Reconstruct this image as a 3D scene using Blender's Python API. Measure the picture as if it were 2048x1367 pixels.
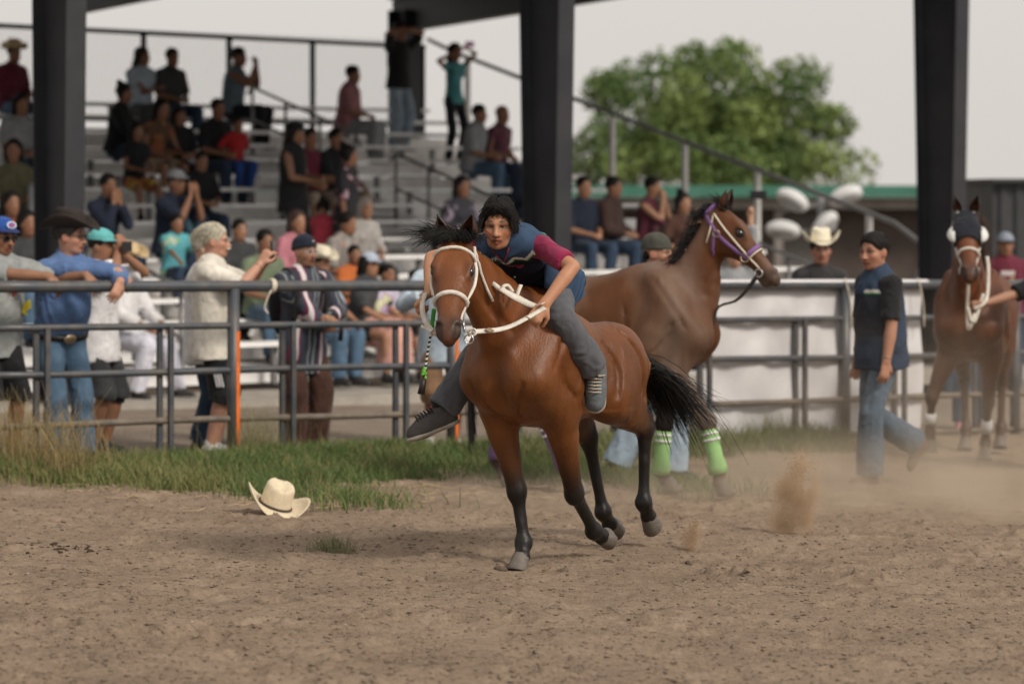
import bpy, math, random
import numpy as np
from mathutils import Vector, Matrix
# ------------------------------------------------------------------ camera, sky, sun, exposure
for _o in list(bpy.data.objects): bpy.data.objects.remove(_o)
SC = bpy.context.scene
COL = SC.collection
FPX, HZ, HC = 5973.3, 400.0, 1.92          # focal length in photo pixels, horizon row, eye height
_cd = bpy.data.cameras.new('camera'); CAM = bpy.data.objects.new('camera', _cd); COL.objects.link(CAM)
_cd.lens = 105; _cd.sensor_width = 36; _cd.clip_start = .5; _cd.clip_end = 2000
_cd.shift_y = -(683.5 - HZ) / 2048
CAM.location = (0, 0, HC); CAM.rotation_euler = (math.pi / 2, 0, 0)
_cd.dof.use_dof = True; _cd.dof.focus_distance = 15.25; _cd.dof.aperture_fstop = 2.05
SC.camera = CAM
SUN_EL, SUN_AZ = math.radians(40), math.radians(134)   # azimuth clockwise from +Y: behind the camera, to its right
W = bpy.data.worlds.new('World'); SC.world = W; W.use_nodes = True
_n = W.node_tree.nodes; _l = W.node_tree.links; _n.clear()
_sky = _n.new('ShaderNodeTexSky'); _sky.sky_type = 'NISHITA'; _sky.sun_disc = False
_sky.sun_elevation = SUN_EL; _sky.sun_rotation = SUN_AZ; _sky.dust_density = 6; _sky.air_density = 1.2
_hs = _n.new('ShaderNodeHueSaturation'); _hs.inputs['Saturation'].default_value = .10
_mx = _n.new('ShaderNodeMix'); _mx.data_type = 'RGBA'; _mx.inputs[0].default_value = .80
_mx.inputs[7].default_value = (6.75, 6.38, 6.0, 1)    # smoke-pale overcast, the same all round
_bg = _n.new('ShaderNodeBackground'); _bg.inputs[1].default_value = .124
_wo = _n.new('ShaderNodeOutputWorld')
_l.new(_sky.outputs[0], _hs.inputs['Color']); _l.new(_hs.outputs[0], _mx.inputs[6])
_l.new(_mx.outputs[2], _bg.inputs[0]); _l.new(_bg.outputs[0], _wo.inputs[0])
_sd = bpy.data.lights.new('sun', 'SUN'); _sd.energy = 2.4; _sd.angle = math.radians(12); _sd.color = (1, .91, .79)
SUN = bpy.data.objects.new('sun', _sd); COL.objects.link(SUN)
_dir = Vector((math.sin(SUN_AZ) * math.cos(SUN_EL), math.cos(SUN_AZ) * math.cos(SUN_EL), math.sin(SUN_EL)))
SUN.rotation_euler = _dir.to_track_quat('Z', 'Y').to_euler(); SUN.location = _dir * 40
SC.view_settings.view_transform = 'Standard'; SC.view_settings.look = 'None'
SC.view_settings.exposure = 0.0; SC.view_settings.gamma = 1; SC.view_settings.use_curve_mapping = False
SC.render.engine = 'CYCLES'
SC.cycles.use_denoising = True
SC.cycles.max_bounces = 6; SC.cycles.diffuse_bounces = 4; SC.cycles.glossy_bounces = 2; SC.cycles.transparent_max_bounces = 12
SC.cycles.volume_bounces = 1; SC.cycles.volume_step_rate = 2.0; SC.cycles.volume_max_steps = 96
SC.cycles.sample_clamp_indirect = 6

V = lambda *a: np.array(a, float)
def unit(v):
    v = np.asarray(v, float); return v / (np.linalg.norm(v) + 1e-12)
def lerp(a, b, t): return np.asarray(a, float) * (1 - t) + np.asarray(b, float) * t
def rz(a): c, s = math.cos(a), math.sin(a); return np.array([[c, -s, 0], [s, c, 0], [0, 0, 1.]])
def ry(a): c, s = math.cos(a), math.sin(a); return np.array([[c, 0, s], [0, 1., 0], [-s, 0, c]])
def rx(a): c, s = math.cos(a), math.sin(a); return np.array([[1., 0, 0], [0, c, -s], [0, s, c]])
def at(px, py, D):                       # the point seen at a photo pixel at depth D
    return V((px - 1024) / FPX * D, D, HC - (py - HZ) / FPX * D)
def ground(x, y): return -.022 * x - .007 * (y - 15.5)

# ------------------------------------------------------------------ objects
def tag(o, label=None, cat=None, group=None, kind=None):
    if label: o['label'] = label
    if cat: o['category'] = cat
    if group: o['group'] = group
    if kind: o['kind'] = kind
    return o
def empty(name, loc=(0, 0, 0), yaw=0.0, label=None, cat=None, group=None):
    o = bpy.data.objects.new(name, None); COL.objects.link(o); o.location = [float(c) for c in loc]; o.rotation_euler = (0, 0, yaw)
    o.empty_display_size = .1
    return tag(o, label, cat, group)
def link(name, me, mat=None, parent=None, smooth=True):
    o = bpy.data.objects.new(name, me); COL.objects.link(o)
    if mat is not None and not me.materials: me.materials.append(mat)
    if parent is not None: o.parent = parent
    if smooth and len(me.polygons): me.polygons.foreach_set('use_smooth', np.ones(len(me.polygons), bool))
    return o
def mesh(name, verts, faces, cols=None):
    me = bpy.data.meshes.new(name)
    verts = np.asarray(verts, np.float32)
    if isinstance(faces, np.ndarray) and faces.ndim == 2:
        n, k = faces.shape
        me.vertices.add(len(verts)); me.vertices.foreach_set('co', verts.ravel())
        me.loops.add(n * k); me.loops.foreach_set('vertex_index', faces.astype(np.int32).ravel())
        me.polygons.add(n); me.polygons.foreach_set('loop_start', np.arange(0, n * k, k, dtype=np.int32))
        me.polygons.foreach_set('loop_total', np.full(n, k, np.int32)); me.update(calc_edges=True); me.validate()
    else:
        me.from_pydata(verts.tolist(), [], [list(map(int, f)) for f in faces]); me.update()
    if cols is not None and len(cols) == len(me.vertices):
        a = me.color_attributes.new('Col', 'FLOAT_COLOR', 'POINT')
        c = np.ones((len(cols), 4), np.float32); c[:, :3] = cols; a.data.foreach_set('color', c.ravel())
    return me
class MB:                                  # gathers pieces of ONE part
    def __init__(s): s.v = []; s.f = []; s.n = 0; s.c = []
    def add(s, v, f, col=None):
        v = np.asarray(v, float); s.v.append(v); s.f += [[int(i) + s.n for i in q] for q in f]; s.n += len(v)
        s.c.append(np.tile(np.asarray(col if col is not None else (1, 1, 1), float), (len(v), 1))); return s
    def build(s, name, mat, parent=None, smooth=False):
        return link(name, mesh(name, np.concatenate(s.v), s.f, np.concatenate(s.c)), mat, parent, smooth)
    def box(s, c, size, R=None, col=None):
        h = np.asarray(size, float) / 2
        v = np.array([[x, y, z] for x in (-1, 1) for y in (-1, 1) for z in (-1, 1)], float) * h
        if R is not None: v = v @ np.asarray(R).T
        return s.add(v + np.asarray(c, float), [(0, 1, 3, 2), (4, 6, 7, 5), (0, 4, 5, 1), (2, 3, 7, 6), (0, 2, 6, 4), (1, 5, 7, 3)], col)
    def bar(s, a, b, w, h, up=(0, 0, 1), col=None):
        a = np.asarray(a, float); b = np.asarray(b, float); d = b - a; L = np.linalg.norm(d); x = d / L
        y = unit(np.cross(up, x)) if abs(np.dot(unit(up), x)) < .999 else unit(np.cross((1, 0, 0), x)); z = np.cross(x, y)
        return s.box((a + b) / 2, (L, w, h), np.stack([x, y, z], 1), col)
    def tube(s, pts, r, sides=8, cap=True, col=None, closed=False):
        v, f = tube_geo(pts, r, sides, cap, closed); return s.add(v, f, col)
    def sphere(s, c, r, n=8, R=None, col=None):
        v, f = sphere_geo(n); v = v * np.asarray(r, float)
        if R is not None: v = v @ np.asarray(R).T
        return s.add(v + np.asarray(c, float), f, col)
def sphere_geo(n=8):
    v = [(0, 0, 1)]
    for i in range(1, n):
        for j in range(2 * n):
            a, b = math.pi * i / n, math.pi * j / n; v.append((math.sin(a) * math.cos(b), math.sin(a) * math.sin(b), math.cos(a)))
    v.append((0, 0, -1)); f = []; m = 2 * n
    for j in range(m): f.append((0, 1 + j, 1 + (j + 1) % m)); f.append((len(v) - 1, len(v) - 1 - m + (j + 1) % m, len(v) - 1 - m + j))
    for i in range(n - 2):
        for j in range(m): a = 1 + i * m; f.append((a + j, a + m + j, a + m + (j + 1) % m, a + (j + 1) % m))
    return np.array(v, float), f
def frames(P):
    P = np.asarray(P, float); T = np.gradient(P, axis=0); T /= np.linalg.norm(T, axis=1)[:, None] + 1e-12
    n = np.cross(T[0], (0, 0, 1)); n = n if np.linalg.norm(n) > .1 else np.cross(T[0], (1, 0, 0)); n = unit(n); N = []
    for t in T: n = unit(n - t * np.dot(n, t)); N.append(n)
    N = np.array(N); return T, N, np.cross(T, N)
def tube_geo(pts, r, sides=8, cap=True, closed=False):
    P = np.asarray(pts, float); m = len(P); r = np.broadcast_to(np.asarray(r, float), (m,)); T, N, B = frames(P)
    if closed: pass
    a = np.arange(sides) * 2 * math.pi / sides
    v = (P[:, None] + r[:, None, None] * (np.cos(a)[None, :, None] * N[:, None] + np.sin(a)[None, :, None] * B[:, None])).reshape(-1, 3)
    f = [(i * sides + j, i * sides + (j + 1) % sides, (i + 1) * sides + (j + 1) % sides, (i + 1) * sides + j) for i in range(m - 1) for j in range(sides)]
    if closed: f += [((m - 1) * sides + j, (m - 1) * sides + (j + 1) % sides, (j + 1) % sides, j) for j in range(sides)]
    elif cap: f += [tuple(range(sides))[::-1], tuple((m - 1) * sides + j for j in range(sides))]
    return v, f
def spline(P, n=24):
    P = np.asarray(P, float)
    if len(P) < 3: return np.array([lerp(P[0], P[-1], t) for t in np.linspace(0, 1, n)])
    Q = np.vstack([2 * P[0] - P[1], P, 2 * P[-1] - P[-2]]); out = []
    for t in np.linspace(0, len(P) - 1 - 1e-9, n):
        i = int(t); u = t - i; a, b, c, d = Q[i:i + 4]
        out.append(.5 * ((2 * b) + (c - a) * u + (2 * a - 5 * b + 4 * c - d) * u * u + (3 * b - a - 3 * c + d) * u ** 3))
    return np.array(out)
def strap(mb, pts, w, th, nrm, col=None):   # flat webbing along pts; nrm = outward normals
    P = np.asarray(pts, float); Nn = np.array([unit(n) for n in np.broadcast_to(nrm, P.shape)]); T = np.gradient(P, axis=0)
    T /= np.linalg.norm(T, axis=1)[:, None] + 1e-12; S = np.cross(T, Nn); S /= np.linalg.norm(S, axis=1)[:, None] + 1e-12
    Nn = np.cross(S, T); w = np.broadcast_to(w, (len(P),))[:, None]; v = []
    for a, b in ((-1, 0), (1, 0), (1, 1), (-1, 1)): v.append(P + S * w / 2 * a + Nn * th * b)
    v = np.stack(v, 1).reshape(-1, 3); m = len(P)
    f = [(i * 4 + j, i * 4 + (j + 1) % 4, (i + 1) * 4 + (j + 1) % 4, (i + 1) * 4 + j) for i in range(m - 1) for j in range(4)]
    f += [(3, 2, 1, 0), tuple((m - 1) * 4 + j for j in range(4))]
    return mb.add(v, f, col)
def ring(mb, c, axis, R, r, n=14, sides=6):
    x = unit(np.cross(axis, (0.31, .2, .93))); y = np.cross(unit(axis), x)
    mb.tube([np.asarray(c) + R * (math.cos(t) * x + math.sin(t) * y) for t in np.linspace(0, 2 * math.pi, n)], r, sides); return mb
def strands(paths, r0, r1, sides=3, cols=None):
    """many tapered strands in one mesh; paths: (n, m, 3)"""
    P = np.asarray(paths, float); n, m, _ = P.shape
    T = np.gradient(P, axis=1); T /= np.linalg.norm(T, axis=2)[..., None] + 1e-12
    ref = np.tile(V(.3, .5, .81), (n, m, 1)); N = np.cross(T, ref); N /= np.linalg.norm(N, axis=2)[..., None] + 1e-9; B = np.cross(T, N)
    rr = np.linspace(r0, r1, m)[None, :, None, None]; a = np.arange(sides) * 2 * math.pi / sides
    v = P[:, :, None] + rr * (np.cos(a)[None, None, :, None] * N[:, :, None] + np.sin(a)[None, None, :, None] * B[:, :, None])
    idx = np.arange(n * m * sides).reshape(n, m, sides)
    f = np.stack([idx[:, :-1], np.roll(idx, -1, 2)[:, :-1], np.roll(idx, -1, 2)[:, 1:], idx[:, 1:]], -1).reshape(-1, 4)
    c = None if cols is None else np.repeat(np.asarray(cols, float), m * sides, 0)
    return v.reshape(-1, 3), f, c

# ------------------------------------------------------------------ materials
_mats = {}
def M(name, col=(.5, .5, .5), rough=.6, var=.12, vs=9.0, bump=.0, bs=60.0, metal=0.0, attr=False, spec=.4, dirt=None, stretch=None, trans=0, sheen=0):
    if name in _mats: return _mats[name]
    m = bpy.data.materials.new(name); m.use_nodes = True; nt = m.node_tree; N = nt.nodes; L = nt.links
    p = N['Principled BSDF']; p.inputs['Roughness'].default_value = rough; p.inputs['Metallic'].default_value = metal
    p.inputs['Specular IOR Level'].default_value = spec
    if sheen: p.inputs['Sheen Weight'].default_value = sheen
    tc = N.new('ShaderNodeTexCoord'); mp = N.new('ShaderNodeMapping'); L.new(tc.outputs['Object'], mp.inputs[0])
    if stretch: mp.inputs['Scale'].default_value = stretch
    if attr:
        at_ = N.new('ShaderNodeAttribute'); at_.attribute_name = 'Col'; src = at_.outputs['Color']
    else:
        rgb = N.new('ShaderNodeRGB'); rgb.outputs[0].default_value = (*col, 1); src = rgb.outputs[0]
    if var:
        ns = N.new('ShaderNodeTexNoise'); ns.inputs['Scale'].default_value = vs; ns.inputs['Detail'].default_value = 5; ns.inputs['Roughness'].default_value = .65
        L.new(mp.outputs[0], ns.inputs['Vector'])
        mr = N.new('ShaderNodeMapRange'); mr.inputs[1].default_value = .3; mr.inputs[2].default_value = .7
        mr.inputs[3].default_value = 1 - var; mr.inputs[4].default_value = 1 + var; L.new(ns.outputs[0], mr.inputs[0])
        mm = N.new('ShaderNodeMix'); mm.data_type = 'RGBA'; mm.blend_type = 'MULTIPLY'; mm.inputs[0].default_value = 1
        L.new(src, mm.inputs[6]); L.new(mr.outputs[0], mm.inputs[7]); src = mm.outputs[2]
    if dirt:                                  # (colour, amount, scale): dust lying on the thing
        n2 = N.new('ShaderNodeTexNoise'); n2.inputs['Scale'].default_value = dirt[2]; n2.inputs['Detail'].default_value = 6; L.new(mp.outputs[0], n2.inputs['Vector'])
        r2 = N.new('ShaderNodeMapRange'); r2.inputs[1].default_value = .42; r2.inputs[2].default_value = .68; r2.inputs[4].default_value = dirt[1]; L.new(n2.outputs[0], r2.inputs[0])
        m2 = N.new('ShaderNodeMix'); m2.data_type = 'RGBA'; L.new(r2.outputs[0], m2.inputs[0]); L.new(src, m2.inputs[6]); m2.inputs[7].default_value = (*dirt[0], 1); src = m2.outputs[2]
    L.new(src, p.inputs['Base Color'])
    if bump:
        nb = N.new('ShaderNodeTexNoise'); nb.inputs['Scale'].default_value = bs; nb.inputs['Detail'].default_value = 4; L.new(mp.outputs[0], nb.inputs['Vector'])
        b = N.new('ShaderNodeBump'); b.inputs['Strength'].default_value = bump; b.inputs['Distance'].default_value = .01
        L.new(nb.outputs[0], b.inputs['Height']); L.new(b.outputs[0], p.inputs['Normal'])
    if trans: p.inputs['Transmission Weight'].default_value = trans
    _mats[name] = m; return m
def cloth(name, col, var=.26, rough=.85): # woven cloth with soft creases
    new = 'cloth_' + name not in _mats; m = M('cloth_' + name, col, rough, var, 7, .5, 9, spec=.2, sheen=.1)
    if new:
        for nd in m.node_tree.nodes:
            if nd.type == 'BUMP':
                nd.inputs['Distance'].default_value = .028; nd.inputs['Strength'].default_value = .5; t = nd.inputs['Height'].links[0].from_node
                t.noise_type = 'RIDGED_MULTIFRACTAL'; t.inputs['Detail'].default_value = 2; t.inputs['Distortion'].default_value = 1.2; t.normalize = True
    return m

# ------------------------------------------------------------------ smooth-union solids -> one continuous surface
class Solid:
    def __init__(s, vox): s.vox = vox; s.p = []
    def _add(s, fn, lo, hi, k, op, col): s.p.append((fn, np.asarray(lo, float), np.asarray(hi, float), k, op, col)); return s
    def chain(s, pts, rad, k=.03, w=None, fw=1.0, op=1, col=None, n=0, clip=None):
        P = np.asarray(pts, float); rad = np.asarray(rad, float) * np.ones(len(P)); C = None if col is None else np.asarray(col, float)
        if C is not None and C.ndim == 1: C = np.tile(C, (len(P), 1))
        if n:
            tt = np.linspace(0, len(P) - 1, n); ii = np.arange(len(P)); P2 = spline(P, n); rad = np.interp(tt, ii, rad)
            if C is not None: C = np.stack([np.interp(tt, ii, C[:, j]) for j in range(3)], 1)
            P = P2
        wv = None if w is None else unit(w).astype(np.float32); P = P.astype(np.float32); rad = rad.astype(np.float32)
        def fn(X):
            best = None; bc = None
            for i in range(len(P) - 1):
                ba = P[i + 1] - P[i]; pa = X - P[i]; t = np.clip((pa @ ba) / (ba @ ba + 1e-12), 0, 1)
                q = pa - t[..., None] * ba
                if wv is not None:
                    cmp_ = q @ wv; q = q + (cmp_ * (1 / fw - 1))[..., None] * wv
                d = (np.sqrt((q * q).sum(-1)) - (rad[i] + t * (rad[i + 1] - rad[i]))) * min(1, fw)
                if best is None:
                    best = d; bc = None if C is None else C[i] + t[..., None] * (C[i + 1] - C[i])
                else:
                    if C is not None:
                        m = (d < best)[..., None]; bc = np.where(m, C[i] + t[..., None] * (C[i + 1] - C[i]), bc)
                    best = np.minimum(best, d)
            if clip is not None:
                for (cp, cn) in clip: best = np.maximum(best, (X - np.asarray(cp, np.float32)) @ unit(cn).astype(np.float32))
            return best, bc
        R = rad.max() * max(1, fw); return s._add(fn, P.min(0) - R, P.max(0) + R, k, op, C)
    def ell(s, c, r, R=None, k=.03, op=1, col=None):
        c = np.asarray(c, float); r = np.asarray(r, float); C = None if col is None else np.asarray(col, float)
        Rm = np.eye(3) if R is None else np.asarray(R, float)
        def fn(X):
            q = (X - c) @ Rm; k0 = np.sqrt(((q / r) ** 2).sum(-1)); k1 = np.sqrt(((q / r ** 2) ** 2).sum(-1)) + 1e-9
            return np.where(k0 < 1e-4, -r.min(), k0 * (k0 - 1) / k1), C
        b = np.abs(Rm) @ r; return s._add(fn, c - b, c + b, k, op, C)
    def sect(s, org, R, xs, top, bot, wid, k=.04, pw=2.2, egg=.0, col=None, mid=None):
        """lofted body along local x: top/bottom heights and half widths per station"""
        org = np.asarray(org, float); Rm = np.asarray(R, float); xs = np.asarray(xs, float); o = np.argsort(xs); xs = xs[o]
        xf = np.linspace(xs[0], xs[-1], 160)
        def sm(a):
            a = np.interp(xf, xs, np.asarray(a, float)[o]); ker = np.hanning(15); ker /= ker.sum()
            return np.convolve(np.pad(a, 7, 'edge'), ker, 'valid')
        tp, bt, wd = sm(top), sm(bot), sm(wid); C = None if col is None else np.asarray(col, float)
        def fn(X):
            q = (X - org) @ Rm; x = np.clip(q[..., 0], xs[0], xs[-1])
            t = np.interp(x, xf, tp); b = np.interp(x, xf, bt); w = np.interp(x, xf, wd); zc = (t + b) / 2; h = np.maximum((t - b) / 2, .01)
            zn = (q[..., 2] - zc) / h; w2 = np.maximum(w * (1 - egg * np.clip(zn, -1, 1)), .01)
            e = (np.abs(q[..., 1] / w2) ** pw + np.abs(zn) ** pw) ** (1 / pw)
            d = (e - 1) * np.minimum(w2, h) * .92; ex = np.abs(q[..., 0] - x)
            d = np.where(ex > 0, np.sqrt(np.maximum(d, 0) ** 2 + ex ** 2) + np.minimum(d, 0) * (ex <= 0), d)
            return d, C
        mx = max(abs(np.asarray(top)).max(), abs(np.asarray(bot)).max()); hw = max(wid) * (1 + egg)
        cs = np.array([[x, y, z] for x in (xs[0], xs[-1]) for y in (-hw, hw) for z in (min(bot), max(top))]) @ Rm.T + org
        return s._add(fn, cs.min(0), cs.max(0), k, op=1, col=C)
    def build(s, name, mat, parent=None, smooth=1, default=(.5, .5, .5), sig=.018, colfn=None, disp=None):
        vx = s.vox; pos = [p for p in s.p if p[4] > 0]
        lo = np.min([p[1] for p in pos], 0) - 3 * vx - .02; hi = np.max([p[2] for p in pos], 0) + 3 * vx + .02
        n = np.ceil((hi - lo) / vx).astype(int) + 1; G = np.full(n, 1.0, np.float32)
        ax = [(lo[i] + vx * np.arange(n[i])).astype(np.float32) for i in range(3)]
        for fn, l, h, k, op, c in s.p:
            m = k + 2.5 * vx; i0 = np.maximum(((l - m - lo) / vx).astype(int), 0); i1 = np.minimum(((h + m - lo) / vx).astype(int) + 2, n)
            if (i1 <= i0).any(): continue
            sl = tuple(slice(a, b) for a, b in zip(i0, i1))
            X = np.stack(np.meshgrid(*[ax[j][sl[j]] for j in range(3)], indexing='ij'), -1)
            d = fn(X)[0]; g = G[sl]
            if op < 0: d = -d; hh = np.maximum(k - np.abs(g - d), 0) / max(k, 1e-6); G[sl] = np.maximum(g, d) + hh * hh * k * .25
            else: hh = np.maximum(k - np.abs(g - d), 0) / max(k, 1e-6); G[sl] = np.minimum(g, d) - hh * hh * k * .25
        v, f = surface_nets(G, lo, vx)
        for _ in range(smooth): v = relax(v, f)
        cols = None
        if any(p[5] is not None for p in s.p):
            acc = np.zeros((len(v), 3)); wt = np.full(len(v), 1e-9); acc += np.asarray(default) * 1e-9
            for fn, l, h, k, op, c in s.p:
                if c is None: continue
                mk = ((v > l - .08) & (v < h + .08)).all(1)
                if not mk.any(): continue
                d, cc = fn(v[mk]); w = np.exp(-np.clip(d if op > 0 else np.abs(d), -.02, 1) / (sig if op > 0 else min(.007, sig * .45))) * (1 if op > 0 else 8); wt[mk] += w; acc[mk] += w[:, None] * cc
            cols = acc / wt[:, None]
        if colfn is not None:
            if cols is None: cols = np.tile(np.asarray(default, float), (len(v), 1))
            cols = colfn(v, cols)
        if disp is not None: v = disp(v, f)
        if name is None: return v, f, cols
        return link(name, mesh(name, v, f, cols), mat, parent)
def surface_nets(G, lo, vx):
    nx, ny, nz = G.shape; s = G < 0
    c = s[:-1, :-1, :-1].astype(np.int8)
    for dx in (0, 1):
        for dy in (0, 1):
            for dz in (0, 1):
                if dx or dy or dz: c = c + s[dx:nx - 1 + dx, dy:ny - 1 + dy, dz:nz - 1 + dz]
    act = (c > 0) & (c < 8); ii = np.argwhere(act); idx = -np.ones(act.shape, np.int64); idx[act] = np.arange(len(ii))
    acc = np.zeros((len(ii), 3)); cnt = np.zeros(len(ii)); I, J, K = ii.T
    for a in range(3):
        o = [b for b in range(3) if b != a]
        for p in (0, 1):
            for q in (0, 1):
                off = [0, 0, 0]; off[o[0]] = p; off[o[1]] = q; e = list(off); e[a] = 1
                g0 = G[I + off[0], J + off[1], K + off[2]]; g1 = G[I + e[0], J + e[1], K + e[2]]
                m = (g0 < 0) != (g1 < 0); t = np.where(m, g0 / np.where(g0 - g1 == 0, 1, g0 - g1), 0)
                P = np.tile(np.array(off, float), (len(ii), 1)); P[:, a] += t; acc[m] += P[m]; cnt[m] += 1
    v = (ii + acc / cnt[:, None]) * vx + lo; F = []
    for a in range(3):
        o = [b for b in range(3) if b != a]; sl0 = [slice(None)] * 3; sl1 = [slice(None)] * 3; sl0[a] = slice(0, -1); sl1[a] = slice(1, None)
        m = s[tuple(sl0)] != s[tuple(sl1)]; e = np.argwhere(m); e = e[(e[:, o[0]] > 0) & (e[:, o[1]] > 0) & (e[:, o[0]] < G.shape[o[0]] - 1) & (e[:, o[1]] < G.shape[o[1]] - 1)]
        ins = s[tuple(e.T)]; q = []
        for p, r in ((1, 1), (0, 1), (0, 0), (1, 0)):
            t = e.copy(); t[:, o[0]] -= p; t[:, o[1]] -= r; q.append(idx[tuple(t.T)])
        q = np.stack(q, 1); flip = ins if a != 1 else ~ins; q[~flip] = q[~flip][:, ::-1]; F.append(q)
    F = np.concatenate(F); return v, F[(F >= 0).all(1)]
def relax(v, f, t=.5):
    e = np.concatenate([f[:, [0, 1]], f[:, [1, 2]], f[:, [2, 3]], f[:, [3, 0]]]); acc = np.zeros_like(v); cn = np.zeros(len(v))
    for a, b in ((0, 1), (1, 0)):
        for j in range(3): acc[:, j] += np.bincount(e[:, a], v[e[:, b], j], len(v))
        cn += np.bincount(e[:, a], minlength=len(v))
    return v * (1 - t) + t * acc / np.maximum(cn, 1)[:, None]
def normals(v, f):
    n = np.cross(v[f[:, 2]] - v[f[:, 0]], v[f[:, 3]] - v[f[:, 1]]); N = np.zeros_like(v)
    for j in range(4):
        for a in range(3): N[:, a] += np.bincount(f[:, j], n[:, a], len(v))
    return N / (np.linalg.norm(N, axis=1)[:, None] + 1e-12)
def wob(v, s, seed=0):                       # cheap smooth noise, about -1..1
    r = np.random.RandomState(seed); o = np.zeros(len(v))
    for i in range(6):
        d = r.normal(size=3); d /= np.linalg.norm(d); o += np.sin(v @ d * s * (0.7 + .35 * i) + r.rand() * 6.28) / (1 + .5 * i)
    return o / 2.2
# ------------------------------------------------------------------ horses
def sd_eval(S, X, skip=()):
    X = np.asarray(X, float); g = np.full(X.shape[:-1], 1.0)
    for i, (fn, l, h, k, op, c) in enumerate(S.p):
        d = fn(X)[0]
        if op < 0: d = -d; hh = np.maximum(k - np.abs(g - d), 0) / max(k, 1e-6); g = np.maximum(g, d) + hh * hh * k * .25
        else: hh = np.maximum(k - np.abs(g - d), 0) / max(k, 1e-6); g = np.minimum(g, d) - hh * hh * k * .25
    return g
def onto(S, start, aim, off=.004):          # walk from start towards aim until the skin; points and normals
    A = np.asarray(start, float); B = np.asarray(aim, float); d = B - A; ts = np.linspace(0, 1, 60); g = sd_eval(S, A[:, None] + ts[None, :, None] * d[:, None])
    hit = g < off; i = np.where(hit.any(1), hit.argmax(1), 59); return A + d * ts[i][:, None], -d / (np.linalg.norm(d, axis=1)[:, None] + 1e-12)
COAT = M('horse_coat', attr=True, rough=.46, var=.24, vs=6, bump=.3, bs=90, spec=.36, stretch=(1, 1, .35))
COAT_DUSTY = M('horse_coat_dusty', attr=True, rough=.55, var=.2, vs=4, bump=.12, bs=160, spec=.22, stretch=(1, 1, .35), dirt=((.17, .125, .098), .95, 2.0))
def add_veins(m, sc=6.0, st=.35):                  # raised veins and muscle strands under the coat
    N = m.node_tree.nodes; L = m.node_tree.links; p = N['Principled BSDF']; old = p.inputs['Normal'].links[0].from_node; tc = next(n for n in N if n.type == 'TEX_COORD'); mp = N.new('ShaderNodeMapping'); mp.inputs['Scale'].default_value = (1, 1, .45); mp.inputs['Rotation'].default_value = (0, .5, 0); L.new(tc.outputs['Object'], mp.inputs[0])
    n = N.new('ShaderNodeTexNoise'); n.noise_type = 'RIDGED_MULTIFRACTAL'; n.inputs['Scale'].default_value = sc; n.inputs['Detail'].default_value = 2.5; n.inputs['Distortion'].default_value = .8; L.new(mp.outputs[0], n.inputs['Vector']); b = N.new('ShaderNodeBump'); b.inputs['Strength'].default_value = st; b.inputs['Distance'].default_value = .022; L.new(n.outputs[0], b.inputs['Height']); L.new(old.outputs[0], b.inputs['Normal']); L.new(b.outputs[0], p.inputs['Normal'])
add_veins(COAT, 8, .6); add_veins(COAT_DUSTY, 7, .5)
HAIRBLK = M('horse_hair_black', (.009, .0075, .0068), .5, .3, 30, spec=.3)
HOOF = M('hoof_horn', (.13, .11, .092), .6, .25, 25, .3, 60)
EYEB = M('horse_eye', (.008, .006, .005), .08, 0, spec=.8)
def horse_head(S, poll, yaw, pitch, roll, ks, colb, cold, mouth=0.0, blunt=1.0):
    R = rz(yaw) @ ry(pitch) @ rx(roll); Lw = lambda *p: np.asarray(poll) + R @ (np.array(p, float) * ks)
    xs = [-.06, 0, .1, .19, .27, .36, .46, .54, .6, .632]
    S.sect(poll, R, np.array(xs) * ks, np.array([.02, .05, .072, .075, .062, .046, .034, .026, .012, -.018]) * ks,
           np.array([-.07, -.11, -.165, -.18, -.15, -.112, -.09, -.082, -.075, -.05]) * ks,
           np.array([.045, .07, .093, .1, .082, .061, .051, .055, .048, .022]) * ks, k=.05, pw=2.3, egg=-.18, col=colb)
    for s in (1, -1):
        S.chain([Lw(.13, s * .066, .058), Lw(.2, s * .088, .052), Lw(.25, s * .078, .036)], np.array([.015, .019, .012]) * ks, k=.035, col=colb)   # brow of the eye
        S.ell(Lw(.17, s * .062, -.09), np.array([.11, .035, .085]) * ks, R, k=.04, col=colb)                              # jowl
        S.chain([Lw(.24, s * .075, -.012), Lw(.4, s * .05, -.02)], np.array([.016, .008]) * ks, k=.03, col=colb)            # cheek crest
        S.chain([Lw(.545, s * .036, .012), Lw(.588, s * .043, -.014)], np.array([.022, .02]) * ks, k=.02, col=cold)         # nostril rim
        S.chain([Lw(.568, s * .046, .012), Lw(.605, s * .05, -.012)], np.array([.016, .021]) * ks, k=.010, op=-1, col=(.004, .003, .003))
        S.ell(Lw(.213, s * .098, .028), np.array([.034, .018, .023]) * ks, R, k=.014, op=-1, col=(.02, .012, .009))
    S.ell(Lw(.57, 0, -.03), np.array([.05, .046, .044]) * ks, R, k=.03, col=cold)
    S.chain([Lw(.5, 0, -.085), Lw(.565, 0, -.09)], np.array([.034, .03]) * ks, k=.03, col=cold)                           # lower lip
    S.chain([Lw(.52, -.05, -.068), Lw(.62, 0, -.066), Lw(.52, .05, -.068)], .006 * ks, k=.012, op=-1, col=(.015, .01, .008))
    return R, Lw
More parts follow.
